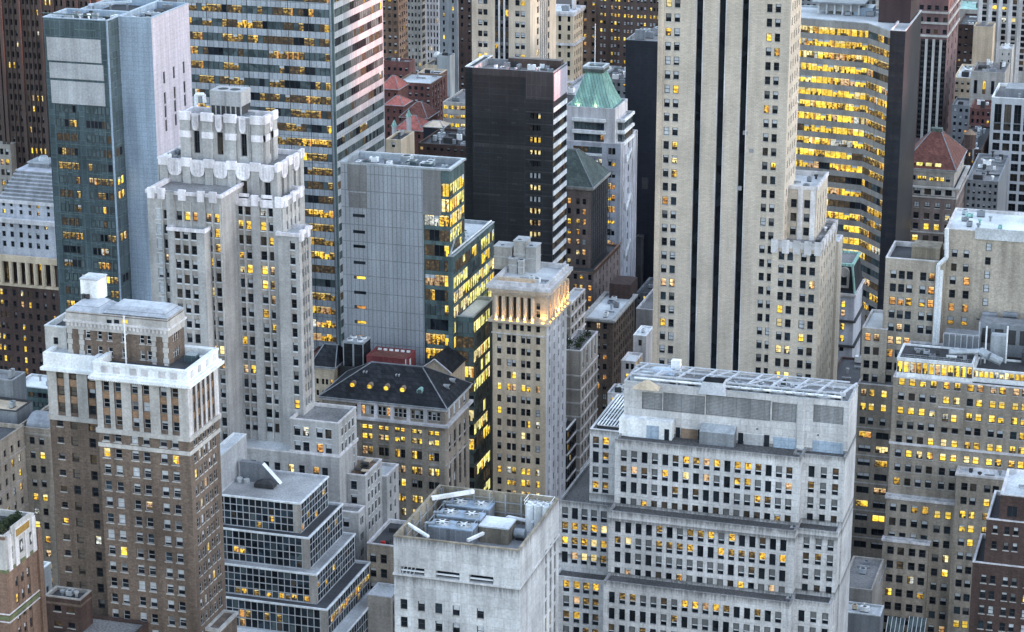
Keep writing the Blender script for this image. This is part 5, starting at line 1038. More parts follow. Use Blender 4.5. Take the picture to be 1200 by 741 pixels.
for x0p, x1p, yt, dy, d in ((579, 600, 290, 15, 5), (602, 616, 283.5, 14.5, 5), (616.3, 628, 290.5, 14, 5), (596, 606, 304, 12, 1.8), (607, 613, 307, 11, 2.5)):
    q_ = pbox(x0p, x1p, yt, m.Y0+dy, d); mb = MB(); mb.box(*q_, 'limestone_grey'); mb.box(q_[0]-.12, q_[1]+.12, q_[2]-.12, q_[3]+.12, zz+(q_[5]-zz)*.55, zz+(q_[5]-zz)*.55+.25, 'pale_roof'); mb.box(q_[0]-.15, q_[1]+.15, q_[2]-.15, q_[3]+.15, q_[5], q_[5]+.3, 'pale_roof'); mb.disc(((q_[0]*.6+q_[1]*.4), q_[2]+1.3, q_[5]+.34), .6, 'dark_trim'); b.part('penthouse', mb)

# --- dark slab with the striped side
b = Building('dark_striped_slab', 'windowless charcoal slab whose narrow right side is striped with white spandrels')
m = b.box(722, 553.5, 648.5, 85, xr=664.5, wall='dark_panel', roof='gravel_roof', par=1.8, parm='grey_paint')
m0 = b.box(727, 545, 556, 78.5, depth=20, wall='dark_panel', roof='dark_roof', par=.6, parm='white_paint')
zs0 = onY(632, 122, m.Y0)[1]; pit = (onY(632, 136, m.Y0)[1]-onY(632, 136+13.9*10, m.Y0)[1])/10
u0, u1 = ups(m, (616.3, 648.4), 100); mb = MB(); fbox(mb, m, 0, u0, u1, onY(632, 117, m.Y0)[1], m.Z1+.02, .15, 'charcoal_panel')
fbox(mb, m, 0, 0, m.X1-m.X0, m.Z1-2.2, m.Z1+.03, .2, 'charcoal_panel'); b.part('louver_panel', mb)
zr_ = [onY(632, 136.5, m.Y0)[1]-pit*i for i in range(16)]
fz(m, lin(622.5, 632, 3), 137, zr_, 3.2, 6.5, kind='pane', mix=dict(off=30, blue=10, full=16, dim=20, murky=24), litp=.42, litmix='warm', r=.3, join=True)
mb = MB()
for z in zr_: fbox(mb, m, 0, u0, u1, z+1.05, z+1.5, .25, 'charcoal_panel')
b.part('louver_band', mb)
mb = MB(); D = m.Y1-m.Y0; zt_ = onX(664, 98, m.X1)[1]; zs1 = onX(648.4, 119, m.X1)[1]
fbox(mb, m, 1, .3, D-.3, zs1, m.Z1-.6, .25, 'pink_metal_dawn_tint'); b.part('plant_screen', mb)  # white screen coloured pinkish to hold the reflected dawn
ps = (onX(648.4, 131, m.X1)[1]-onX(648.4, 131+13.9*8, m.X1)[1])/8
zst = [onX(648.4, 129.5, m.X1)[1]-ps*i for i in range(16)]
mb = MB()
for z in zst: fbox(mb, m, 1, .2, D-.2, z-.75, z+.75, .25, 'white_paint')
b.part('spandrel', mb)
n = 6; zone(m, 1, [.4+(D-.8)*(i+.5)/n for i in range(n)], [z-ps*.5 for z in zst], (D-.8)/n, ps*.5, kind='pane', mix=dict(off=50, murky=50), litp=.06, litmix='office', r=.2, join=True)
mb = MB()
for (px, py, w_) in ((571.5, 129, 3.2), (604, 129, 3.0), (579, 144, 3), (602, 144.5, 2.6), (570, 158, 14), (603, 173, 4), (570, 228, 15), (603, 216, 2.5), (601, 258.5, 3), (585, 185, 2.5)):
    X, Z = onY(px, py, m.Y0); fbox(mb, m, 0, X-m.X0-w_/2*.6, X-m.X0+w_/2*.6, Z-.28, Z+.28, .12, 'charcoal_panel')
X, Z = onY(600, 172, m.Y0); fbox(mb, m, 0, ups(m, [555.5], 170)[0], u1, Z-.7, Z+.5, .1, 'charcoal_panel'); b.part('vent_panel', mb)
runits(b, m, 14, 75, 3); mb = MB(); X0, Y_ = onZ(620, 76, m.Z1); mb.box(X0-8, m.X1-1, m.Y1-3.5, m.Y1-.6, zr(m), m.Z1+1.2, 'brown_granite'); b.part('penthouse', mb)

# --- green pyramid tower
b = Building('copper_pyramid_tower', 'grey postmodern tower under a pale green copper pyramid with white truss braces')
YG = 800
m = b.box(YG, 662, 721, 128, xr=735.5, wall='pale_stone', roof='pale_roof', par=.8, parm='pale_stone')
t = b.box(YG-.8, 660, 727.5, 169, xr=746.2, wall='blue_grey_stone', roof='pale_roof', par=.6, parm='pale_stone')
bay = b.metres(m.X1-.01, m.X1+2.6, m.Y0+2.5, m.Y1-2, t.Z1-.5, m.Z1-4.6, wall='pale_stone', roof='pale_roof', par=.6)
z0p = m.Z1-.6; px0, py_ = onZ(689.5, 89, z0p+10); mb = MB(); zt_ = z0p+12.2
xc, yc = (m.X0+m.X1)/2-.3, (m.Y0+m.Y1)/2; bw, bd = (m.X1-m.X0)/2-1.3, (m.Y1-m.Y0)/2-1.0; tw, td = bw*.38, bd*.4
PA = [(xc-bw, yc-bd), (xc+bw, yc-bd), (xc+bw, yc+bd), (xc-bw, yc+bd)]; PM = [(xc-bw*.72, yc-bd*.72), (xc+bw*.72, yc-bd*.72), (xc+bw*.72, yc+bd*.72), (xc-bw*.72, yc+bd*.72)]; PB = [(xc-tw, yc-td), (xc+tw, yc-td), (xc+tw, yc+td), (xc-tw, yc+td)]
mb.frustum(PA, z0p, PM, z0p+4.6, 'copper_green'); mb.frustum(PM, z0p+4.6, PB, zt_, 'copper_green', 'copper_green'); b.part('pyramid_roof', mb)
mb = MB()
for i in range(26):
    s = -1+2*(i+.5)/26; mb.bar((xc+bw*s, yc-bd-.03, z0p+.05), (xc+bw*.72*s, yc-bd*.72-.03, z0p+4.62), .14, 'copper_green'); mb.bar((xc+bw*.72*s, yc-bd*.72-.03, z0p+4.62), (xc+tw*s, yc-td-.03, zt_), .14, 'copper_green')
for i in range(16):
    s = -1+2*(i+.5)/16; mb.bar((xc+bw+.03, yc+bd*s, z0p+.05), (xc+bw*.72+.03, yc+bd*.72*s, z0p+4.62), .14, 'copper_green'); mb.bar((xc+bw*.72+.03, yc+bd*.72*s, z0p+4.62), (xc+tw+.03, yc+td*s, zt_), .14, 'copper_green')
b.part('standing_seam', mb)
mb = MB(); mb.box(xc-tw-.8, xc+tw+.8, yc-td-.8, yc+td+.8, zt_, zt_+1.2, 'green_slate'); ring(mb, [(xc-tw-.8, yc-td-.8), (xc+tw+.8, yc-td-.8), (xc+tw+.8, yc+td+.8), (xc-tw-.8, yc+td+.8)], .1, -.9, zt_+1.2, zt_+2.0, 'galvanised'); b.part('cap', mb)
mb = MB()
for s in (-.55, .25): mb.box(xc+bw*s-.35, xc+bw*s+.35, m.Y0+.55, m.Y0+.95, zr(m), zr(m)+.35, 'lamp_green'); up_light(xc+bw*s, m.Y0+.7, zr(m)+.6, 0, 380*LIT, (1, .95, .45))
b.part('floodlight', mb)
mb = MB(); X, Z = onY(697, 88, m.Y0+12); mb.tube((X, m.Y0+12, Z-2), (X, m.Y0+12, onY(697, 28, m.Y0+12)[1]), .16, 'white_paint', 6); b.part('mast', mb)
ua, ub = ups(m, (672.5, 708), 148); n = 8; cw = (ub-ua)/n
fz_ = [onY(690, y, m.Y0)[1] for y in (148, 161.5)]; zone(m, 0, [ua+cw*(i+.5) for i in range(n)], fz_, cw, 2.6, kind='pane', mix=dict(teal=60, blue=20, murky=20), litp=.05, litmix='orange', r=.3, join=True)
mb = MB()
for y in (140.5, 154.5, 167.8): z = onY(690, y, m.Y0)[1]; fbox(mb, m, 0, ua-.6, ub+.6, z-.55, z+.55, .7, 'white_paint')
b.part('balcony_band', mb)
D = bay.Y1-bay.Y0; zone(bay, 1, [D*(i+.5)/4 for i in range(4)], fz_, D/4, 2.6, kind='pane', mix='teal', r=.25, join=True); zone(bay, 0, [1.3], fz_, 1.8, 2.6, kind='pane', mix='teal', r=.25)
mb = MB()
for y in (140.5, 154.5, 167.8): z = onY(690, y, m.Y0)[1]; ring(mb, bay.P, .5, 0, z-.5, z+.5, 'white_paint')
b.part('balcony_band', mb)
zrow = rowsZ(t, 717.5, 177.5, 272.5, 8, ext=10); uc = ups(t, (714.8, 719.2), 177)
zone(t, 0, uc, zrow, 1.25, 2.4, kind='pane', mix='office', litp=.5, litmix='orange', r=.3)
ua, ub = ups(t, (671.5, 705.5), 175); cw = (ub-ua)/8; zone(t, 0, [ua+cw*(i+.5) for i in range(8)], zrow[:3]+zrow[3:9], cw, 2.3, kind='pane', mix=dict(teal=50, off=30, murky=20), litp=.4, litmix='office', r=.3, join=True, rowlit={0: .15, 1: .8, 2: .7})
D = t.Y1-t.Y0; sz(t, 3, zrow, 1.5, 2.4, margin=.8, mix='office', litp=.2, litmix='orange', kind='pane')
mb = MB(); zz_ = onY(690, 183, t.Y0)[1]; z2_ = onY(690, 198, t.Y0)[1]
def pt_(u, z, e=0, o=.35): a, uu, nn, _ = edge(t, e); p = a+uu*u+nn*o; return (p.x, p.y, z)
mb.bar(pt_(ua, zz_+.6), pt_(ub, zz_+.6), .7, 'white_paint'); mb.bar(pt_(ua+1, zz_), pt_(ub, z2_), .7, 'white_paint')
for y0, y1 in ((190, 174), (246, 226), (300, 279), (343, 330)):
    za_, zb__ = onX(733, y0, t.X1)[1], onX(738, y1, t.X1)[1]; mb.bar(pt_(D*.3, za_, 1), pt_(D*.62, zb__, 1), .6, 'white_paint'); mb.bar(pt_(D*.3, za_, 1), pt_(D*.3, za_+3, 1), .5, 'white_paint'); mb.bar(pt_(D*.62, zb__, 1), pt_(D*.62, zb__-4, 1), .5, 'white_paint')
b.part('truss_brace', mb)
piers(t, 1, [D*.12, D*.75, D-.5], .8, .35, 30, t.Z1, 'pale_stone')

# --- brown hip-roofed building in front of it
b = Building('green_hip_tower', 'dark brown brick building under scaffolding with a grey-green hipped roof')
m = b.box(748, 655, 693, 219.5, xr=712, wall='mauve_brick', roof='dark_roof', par=0)
m.wallmats[1] = 'charcoal_panel'
hip(b, m, .8, 9.8, (colX(660, (m.Y0+m.Y1)/2, m.Z1+10), colX(676.5, (m.Y0+m.Y1)/2, m.Z1+10), (m.Y0+m.Y1)/2-1.5, (m.Y0+m.Y1)/2+1.5), 'green_slate'); cornice(m, m.Z1-.1, .7, 1.0, 'grey_stone')
zs = rowsZ(m, 676, 236, 283.5, 5, ext=3); fz(m, [667, 677.3, 684.6], 236, zs, 4.2, 6.8, mix='office', litp=.4, litmix='orange')
mb = MB(); D = m.Y1-m.Y0
for i in range(9): fbox(mb, m, 1, i*D/8-.06, i*D/8+.06, 30, m.Z1, .9, 'dark_trim', inn=-.75)
for j in range(22): z = m.Z1-1.5-j*2.4; fbox(mb, m, 1, 0, D, z-.06, z+.06, .95, 'dark_trim', inn=-.8)
b.part('scaffolding', mb)
m2 = b.box(741, 650, 695.5, 320, xr=727, wall='mauve_brick', roof='dark_roof', par=.7, parm='orange_brick')
zs = rowsZ(m2, 680, 324.5, 337, 2, ext=5); fz(m2, [674, 681, 691], 324.5, zs, 4.2, 6.5, mix='dark', litp=.5, litmix='orange'); sz(m2, 7, zs, 1.1, 2.2, mix='dark')
mb = MB(); D = m2.Y1-m2.Y0
for i in range(24): fbox(mb, m2, 1, D*i/24, D*i/24+.35, m2.Z1-.6, m2.Z1+.8, .3, 'orange_brick')
fbox(mb, m2, 1, 0, D, m2.Z1+.8, m2.Z1+1.1, .45, 'orange_brick'); b.part('balustrade', mb)

# --- small grey buildings beside the cream loggia tower
GY = [q_ for q_ in BLD if q_.name == 'uplit_loggia_tower'][0].masses[0].Y1+.6
b = Building('grey_infill_office', 'narrow grey infill building with striped window bands right of the cream loggia tower')
m = b.box(GY+22, 655, 668.5, 357, xr=686, wall='grey_stone', roof='pale_roof', par=.6, parm='limestone_pale'); zs = rowsZ(m, 668, 364, 378, 2, ext=12); sz(m, 4, zs, 2.0, 1.9, margin=.8, mix='dark'); bands(m, [z-1.9 for z in zs], .5, .25, 'limestone_pale')
b = Building('garden_roof_house', 'plain grey house with a planted roof terrace in the gap beside the cream tower')
m = b.box(GY+10, 655, 680.5, 411.5, xr=700.8, wall='grey_stone', roof='gravel_roof', par=.9, parm='pale_stone')
zs = rowsZ(m, 680, 434, 450, 2, ext=16); sz(m, 5, zs[1:], 1.5, 1.9, margin=1.0, mix='dark', span=('grey_stone', .1)); sz(m, 4, [zs[0]+2.5], 1.9, 5.6, margin=1, mix='blinds', frame='frame_white'); bands(m, [zs[0]-1.8]+[z-1.9 for z in zs[1:]], .45, .22, 'limestone_pale')
r = random.Random(11); z = zr(m)
for i in range(7):
    x, y = r.uniform(m.X1-8, m.X1-1.3), m.Y0+1.5+i*(m.Y1-m.Y0-3)/6; mb = MB()
    for j in range(160): p = Vector((x+r.gauss(0, .6), y+r.gauss(0, .6), z+.6+abs(r.gauss(0, .9)))); v1 = Vector((r.gauss(0, 1), r.gauss(0, 1), r.gauss(0, 1))).normalized()*.25; v2 = v1.orthogonal().normalized()*.17; mb.face([p-v1, p+v2, p+v1, p-v2], 'foliage')
    mb.box(x-.6, x+.6, y-.6, y+.6, z, z+.5, 'grey_paint'); tag(mb.build('potted_shrub'), 'dark potted shrub on the terrace of the plain grey house', 'shrub', 'potted shrubs on the grey terrace')
b = Building('glass_terrace_house', 'low dark glass house with white terrace parapets at the foot of the cream tower')
m = b.box(GY, 652, 664.5, 504, xr=676, wall='black_granite', roof='dark_roof', par=1.0, parm='white_paint'); zs = rowsZ(m, 664, 512, 527, 2, ext=6); sz(m, 4, zs, 1.8, 2.0, margin=.6, mix='dark', litp=.2, join=False); bands(m, [z-1.7 for z in zs], .5, .2, 'limestone_pale')
b = Building('brown_corner_loft', 'brown brick corner building with lit windows and a white roof edge before the green-hipped tower')
m = b.box(712, 684, 718.5, 375, xr=744, wall='brown_brick', roof='white_roof', par=.8, parm='limestone_grey')
zs = rowsZ(m, 700, 382, 464.5, 8, ext=8); fz(m, [690, 701, 709], 382, zs, 4.5, 7, mix='office', litp=.45, litmix='orange', kind='dh2'); sz(m, 9, zs, 1.4, 2.2, margin=1.2, mix='office', litp=.12, litmix='orange'); cornice(m, m.Z1+.05, .7, .9, 'limestone_grey'); runits(b, m, 6, 81, 2.4)
mb = MB(); mb.box(m.X1-8, m.X1-.8, m.Y0+26, m.Y0+36, zr(m), zr(m)+5, 'dark_brown_brick'); b.part('penthouse', mb)
b = Building('curved_grey_block', 'grey building with a curved roof edge left of the striped cream tower')
X1c = onY(744, 400, 745)[0]+9; Yc = 775; Zc = onY(750, 352, Yc+10)[1]
P = [(X1c-16, Yc), (X1c-2, Yc), (X1c+1, Yc+8), (X1c+1.5, Yc+18), (X1c-1, Yc+30), (X1c-6, Yc+40), (X1c-16, Yc+42)]
m = b.poly(P, 0, Zc, wall='limestone_grey', roof='gravel_roof', par=.8, parm='limestone_pale')
for e in (1, 2): zs = rowsZ(m, 755, 362, 374, 2, Y=Yc+12, ext=8); Le = edge(m, e)[3]; zone(m, e, [Le*(i+.5)/4 for i in range(4)], zs, 1.3, 2.3, kind='pane', mix='dark', litp=.1)
b = Building('lit_corner_store', 'little pale corner building with a glowing yellow shopfront behind the white office roof')
m = b.box(655, 728, 745, 424, xr=753, wall='limestone_pale', roof='white_roof', par=.7); zs = rowsZ(m, 740, 430, 442, 2, ext=5); fz(m, [735, 741], 430, zs, 4, 7, mix='dark', litp=.9, litmix='gold'); sz(m, 3, zs, 1.8, 2.5, margin=.6, mix='dark', litp=.8, litmix='gold')
m2 = b.box(668, 742, 757, 394, depth=10, wall='limestone_pale', roof='white_roof', par=.5, parm='white_paint'); fz(m2, [750], 404, rowsZ(m2, 750, 402, 414, 2, ext=3), 4, 7, mix='dark'); runits(b, m2, 3, 84, 2, mats=('white_paint', 'pale_roof'))
b = Building('street_arcade_row', 'row of low pale shop buildings glowing amber along the street below the white roof', 'building')
m = b.box(600, 712, 733, 462, xr=741, wall='limestone_pale', roof='white_roof', par=.6); sz(m, 7, rowsZ(m, 733, 470, 482, 2, ext=4), 1.8, 2.6, margin=.5, mix='dark', litp=.9, litmix='gold'); fz(m, [718, 726], 472, rowsZ(m, 718, 470, 482, 2, ext=4), 5, 8, mix='dark', litp=.4); runits(b, m, 3, 86, 2)

# --- black slab
b = Building('black_slab', 'plain black windowless slab between the copper pyramid tower and the striped cream tower')
m = b.box(850, 733.5, 776, 48.5, depth=24, wall='black_slab', roof='gravel_roof', par=.8, parm='steel_grey'); runits(b, m, 5, 88, 5, mats=('galvanised', 'steel_grey'))
X, Z = onY(756, 215, m.Y0); mb = MB(); fbox(mb, m, 0, X-m.X0-1.2, X-m.X0+1.2, Z-2.2, Z+2.2, .1, 'charcoal_panel'); b.part('vent_panel', mb)
lo = b.box(846, 745, 752, 278, depth=3.9, wall='charcoal_panel', roof='dark_roof', par=.4)

# --- the tall cream tower with dark stripes
b = Building('striped_cream_tower', 'tallest cream brick tower with three full-height dark stripes down its front')
YM = 600
m = b.box(YM, 773, 927.5, -60, xr=941, wall='cream_brick', roof='gravel_roof', par=1); 
m.X0 = onY(772, 0, YM)[0]; m.X1 = onY(927, 0, YM)[0]; m.Y1 = colY(940, m.X1, onY(927, 0, YM)[1]); m.P = [(m.X0, m.Y0), (m.X1, m.Y0), (m.X1, m.Y1), (m.X0, m.Y1)]
zs = rowsZ(m, 780, 153.7, 267.3, 8, ext=16); p_ = zs[0]-zs[1]; zs = [zs[0]+p_*i for i in (12, 11, 10, 9, 8, 7, 6, 5, 4, 3, 2, 1)]+zs
fz(m, [782.9, 793.1], 50, zs, 6.6, 9.6, mix='blinds', litp=.12, litmix='warm', frame='frame_dark', sill=1); fz(m, [900.8, 910.8], 50, zs, 6.4, 9.6, mix='office', litp=.14, litmix='warm', frame='frame_dark', sill=1)
for c in (820.5, 847.2, 874.2):
    u0, u1 = ups(m, (c-3.7, c+3.7), 0); zone(m, 0, [(u0+u1)/2], [(m.Z1+3)/2], u1-u0, m.Z1-8, kind='pane', mix=dict(off=1), r=.9, frame='black_slab', name='dark_stripe')
mb = MB()
for c in (820.5, 847.2, 874.2): u0, u1 = ups(m, (c-3.7, c+3.7), 0); fbox(mb, m, 0, u1+.02, u1+.28, 10, m.Z1, .12, 'limestone_pale'); fbox(mb, m, 0, u0-.2, u0-.02, 10, m.Z1, .1, 'limestone_pale')
b.part('stripe_trim', mb)
mb = MB(); u0, u1 = ups(m, (772.5, 779), 0); fbox(mb, m, 0, .02, u1-u0, 10, m.Z1, .35, 'cream_terracotta'); b.part('pier', mb)  # slightly orange tone stands for street-light glow on this edge
mb = MB()
for px, py, w_ in ((873.5, 156, 1.1), (880.5, 176.8, 1.0), (866, 221, 1.0)): X, Z = onY(px, py, YM); fbox(mb, m, 0, X-m.X0-w_*.6, X-m.X0+w_*.6, Z-.5, Z+.5, .06, 'grey_paint', inn=.95 if px != 880.5 else .02)
b.part('vent_panel', mb)
D = m.Y1-m.Y0; sz(m, 4, zs, 1.3, 2.1, margin=1.5, mix='office', litp=.05)
w1 = b.box(YM+7, 900, 957.5, 220, xr=970.5, wall='cream_brick', roof='pale_roof', par=1.2, parm='limestone_pale')
w2 = b.box(YM-.4, 904.8, 962, 287, xr=981, wall='cream_brick', roof='gravel_roof', par=1.0, parm='limestone_pale')
zw = [z for z in zs if z < w1.Z1-3]; fz(w1, [920.4, 930.6, 946.2], 228, zw, 7, 9.6, mix='office', litp=.2, litmix='orange', frame='frame_dark', sill=1); sz(w1, 4, zw, 1.2, 2.0, margin=1, mix='office', span=('cream_brick', .1))
piers(w1, 0, ups(w1, (915, 938.5, 953), 228), 1.3, .4, w2.Z1-2, w1.Z1+.2, 'limestone_pale')
z2 = rowsZ(w2, 915.8, 299.8, 425, 9, ext=8); fz(w2, [915.8, 926, 942, 952.4], 299.8, z2, 6.8, 9.6, mix='office', litp=.12, litmix='warm', frame='frame_dark', sill=1); fz(w2, [888.8+20.5], 299, [], 6, 9)
D = w2.Y1-w2.Y0; sz(w2, 6, z2, 1.5, 2.0, margin=1.0, mix='dark', litp=.02)
mb = MB(); ring(mb, w2.P, .25, 0, w2.Z1-1.6, w2.Z1+.15, 'limestone_pale')
for u in ups(w2, (908, 921, 934, 947, 959), 287): fbox(mb, w2, 0, u-.9, u+.9, w2.Z1-3.0, w2.Z1+.6, .5, 'limestone_pale')
for i in range(5): u = D*(i+.5)/5; fbox(mb, w2, 1, u-.8, u+.8, w2.Z1-2.5, w2.Z1+.5, .45, 'limestone_pale')
ring(mb, w1.P, .2, 0, w1.Z1-.8, w1.Z1+.12, 'limestone_pale'); b.part('parapet_ornament', mb)
runits(b, w1, 5, 130, 1.6); runits(b, w2, 5, 131, 1.2, area=(w1.X1+.4, w2.X1-.8, w2.Y0+1, w2.Y1-1))
w3 = b.metres(w2.X0+6, w2.X1+.7, w2.Y1+.02, w2.Y1+7, 0, w2.Z1-6, wall='cream_brick', roof='pale_roof', par=.6, parm='limestone_pale')

# --- gold ribbon building with the dark end
b = Building('gold_ribbon_office', 'office block with a bent front of golden lit window ribbons and a dark granite end')
zg = onY(1043, 36, 722)[1]; Xa, Xb, Xc = colX(900, 735, zg), colX(1018, 732.5, zg), colX(1043.5, 722, zg)
Xd = colX(1061.5, 722, zg); Yd = colY(1080, Xd, zg)
m = b.poly([(Xa, 738), (Xb, 732.5), (Xc, 722), (Xc, Yd), (Xa, Yd)], 0, zg, wall='grey_spandrel', roof='pale_roof', par=.5, parm='galvanised')
dk = b.metres(Xc+.02, Xd, 721.6, Yd, 0, zg+.3, wall='black_granite', roof='pale_roof', par=.6, parm='pale_roof')
dk.wallmats[1] = 'black_granite'
z1 = onY(1000, 42, 729)[1]; pit = (z1-onY(1000, 42+14.55*10, 729)[1])/10; zs = [z1-pit*i for i in range(26)]
for e, mixp in ((0, .62), (1, .5)):
    Le = edge(m, e)[3]; n = int(Le/1.75); cw = Le/n
    zone(m, e, [cw*(i+.5) for i in range(n)], zs, cw, pit*.56, kind='ribbon', mix=dict(teal=30, murky=40, off=30), litp=mixp, litmix='gold' if e == 0 else 'office', r=.25, join=True, rowlit={0: .97 if e == 0 else .3, 1: .9, 2: .98, 3: .7, 4: .75, 5: .85, 6: .92, 7: .85, 8: .8, 9: .9, 11: .35, 12: .35, 19: .3, 20: .25, 21: .3, 22: .25})
mb = MB()
for z in zs: fbox(mb, dk, 0, .2, dk.X1-dk.X0-.3, z-pit*.28, z+pit*.28, .04, 'black_slab')
b.part('panel', mb)
zone(dk, 0, [(dk.X1-dk.X0)*f_ for f_ in (.3, .6)], zs, 1.8, 1.7, kind='pane', mix=dict(off=60, murky=40), litp=.0, litmix='orange', r=.3, rowlit={4: .9, 8: .9, 9: .4, 11: .5, 15: .8, 16: .8})
z = m.Z1-.4
X0, Y_ = onZ(1029, 26, z); mb = MB(); mb.box(X0, Xd-.8, Y_, Yd-1, z, z+17, 'plum_granite'); b.part('penthouse', mb)
X0, Y_ = onZ(958, 17, z); X1, _ = onZ(1012, 12, z); mb = MB(); mb.box(X0, X1, Y_+2, Y_+10, z+1, z+3.5, 'grey_paint'); mb.box(X0-2, X1+2, Y_, Y_+12, z+3.5, z+4.0, 'steel_grey')
for i in range(6): x = X0+(X1-X0)*i/5; mb.box(x-.3, x+.3, Y_+1.5, Y_+2, z, z+3.5, 'pale_roof')
b.part('cooling_plant', mb)
X0, Y_ = onZ(1004, 18, z); mb = MB(); mb.box(X0-1, X0+5, Y_, Y_+7, z, z+2.5, 'blue_metal_panel'); b.part('roof_unit', mb); runits(b, m, 6, 91, 3, area=(Xa+10, Xc-8, 742, Yd-3))
# --- right side
b = Building('red_hip_tower', 'brown brick tower with a dark red pyramid roof and a glowing top floor')
m = b.box(772, 1050, 1121, 221, xr=1134, wall='mauve_brick', roof='dark_roof', par=.6, parm='limestone_grey')
tp = b.metres(m.X0+1.6, m.X1-1.2, m.Y0+1.5, m.Y1-1.5, m.Z1-1, onY(1120, 200, m.Y0+1.5)[1], wall='grey_stone', roof='dark_roof', par=0)
hip(b, tp, .7, 9.5, ((tp.X0+tp.X1)/2-1.2, (tp.X0+tp.X1)/2+2.2, (tp.Y0+tp.Y1)/2-1, (tp.Y0+tp.Y1)/2+1), 'red_tile'); cornice(tp, tp.Z1, .6, .6, 'limestone_grey')
zc_ = (tp.X0+tp.X1)/2; yc = (tp.Y0+tp.Y1)/2; mb = MB(); mb.box(zc_-1.4, zc_+2.4, yc-1.2, yc+1.2, tp.Z1+8.6, tp.Z1+10.6, 'green_slate'); b.part('roof_lantern', mb)
fz(tp, [1065, 1070.5, 1077, 1083, 1091, 1097.5, 1104, 1111], 209.5, [onY(1090, 209.5, tp.Y0)[1]], 5, 5.5, kind='dh2', mix=dict(b2=50, off=50), litp=0, litmix='gold', rowlit=None)
tp.zones[-1]['rowlit'] = {0: .62}
z = tp.Z1+1.1; mb = MB()
for i in range(9): x = tp.X0+4+i*(tp.X1-tp.X0-9)/8; mb.box(x-.45, x+.45, tp.Y0+.25, tp.Y0+1.5, z-.3, z+.5, 'lit_lemon' if i % 3 else 'red_tile')
b.part('dormer_window', mb)
zz = [onY(1090, y, m.Y0)[1] for y in (224.5, 240.5, 253.5, 266, 280, 292)]
c5 = [1060.5, 1074, 1086.5, 1098.5, 1111]
for i, (z, k_, mx, lp, w_, h_) in enumerate(zip(zz, ('dh2', 'dh2', 'dh', 'dh', 'dh', 'dh'), ('office', dict(b3=40, full=20, off=30), 'dark', 'dark', 'office', 'office'), (.05, 0, .2, .6, .15, .2), (7.6, 6.2, 6.4, 6.4, 7, 7), (7.5, 6.2, 7.5, 7.5, 7.5, 7.5))): fz(m, c5, 240, [z], w_, h_, kind=k_, mix=mx, litp=lp, litmix='gold', frame='frame_dark', sill=1)
sz(m, 7, zz, 1.5, 2.2, mix='dark', litp=.05); bands(m, [zz[0]-1.9, zz[3]-1.9], .5, .35, 'limestone_grey'); band(m, m.Z1-.5, m.Z1+.1, .8, 'limestone_grey', 'cornice')
piers(m, 0, [u+1.9 for u in ups(m, c5, 224)], 1.2, .25, zz[0]-1.4, m.Z1-.6, 'limestone_grey')
b = Building('white_grid_office', 'office block faced with a regular white concrete grid over dark square windows')
m = b.box(860, 1162.3, 1260, 119.5, depth=26, wall='white_frame', roof='gravel_roof', par=1.2, parm='white_paint')
zs = [onY(1170, 133.5, m.Y0)[1]]; p_ = (onY(1170, 147, m.Y0)[1]-onY(1170, 147+11.7*9, m.Y0)[1])/9
fz(m, lin(1169.5, 1169.5+11.6*7, 8), 130, zs, 8.4, 23, kind='dh2', mix=dict(nfull=60, off=40), r=.7); fz(m, lin(1169.5, 1169.5+11.6*7, 8), 130, [onY(1170, 148.5, m.Y0)[1]-p_*i for i in range(20)], 8.6, 9, kind='dh2', mix=dict(off=75, dim=25), litp=.01, r=.7)
x = m.X0+4; mb = MB(); mb.box(x, x+40, m.Y0+7, m.Y0+18, zr(m), zr(m)+3.2, 'steel_grey'); b.part('penthouse', mb); x, y = onZ(1196, 80, m.Z1+9); runits(b, m, 4, 101, 4, area=(m.X0+3, m.X0+30, m.Y0+1, m.Y0+6.5))
b = Building('beige_flue_building', 'beige brick building with two tall white flue pipes running up its front')
A = b.box(612, 1106.5, 1240, 279.5, depth=22, wall='beige_brick', roof='white_roof', par=.7, parm='limestone_pale')
A.X0 = onY(1108.5, 268, 612)[0]; A.P = [(A.X0, A.Y0), (A.X1, A.Y0), (A.X1, A.Y1), (A.X0, A.Y1)]; A.Z1 = onY(1108.5, 267.5, 612)[1]
Bm = b.box(610, 1038, 1108, 307, depth=17, wall='beige_brick', roof='dark_roof', par=1.3, parm='limestone_pale')
Cm = b.box(609, 1010.8, 1040, 386, depth=17, wall='beige_brick', roof='white_roof', par=.7, parm='limestone_pale')
C2 = b.box(606, 1005.5, 1050, 453, depth=6, wall='grey_brick', roof='gravel_roof', par=.4, parm='limestone_pale')
zs = rowsZ(Bm, 1047, 321.5, 399, 6, ext=6)
fz(Bm, [1047, 1056.8, 1066.2, 1082, 1092], 322, zs, 7.2, 9.6, mix='tower', litp=.3, litmix='orange', rowlit={2: .7, 3: .1, 5: .95, 4: .3}, sill=1)
fz(A, [1107+11.5, 1132.4], 300, [onY(1119, 297, A.Y0)[1], onY(1119, 313.5, A.Y0)[1]], 6.6, 9, mix='tower'); fz(A, [1116.4, 1132.4], 330, [z for z in rowsZ(A, 1120, 329, 392, 5, ext=5)], 7.2, 9.6, mix='tower', litp=.3, litmix='orange', rowlit={2: .9}); fz(A, [1158], 300, rowsZ(A, 1158, 290, 354.5, 5, ext=0), 6.6, 9, mix=dict(off=25, b2=15, full=60))
fz(Cm, [1016.8, 1027.2], 394, rowsZ(Cm, 1017, 395, 443, 4, ext=0), 7, 9.2, mix='tower', litp=.1, litmix='orange', rowlit={0: .95})
zc2 = rowsZ(C2, 1012, 460, 476.5, 2, ext=1)
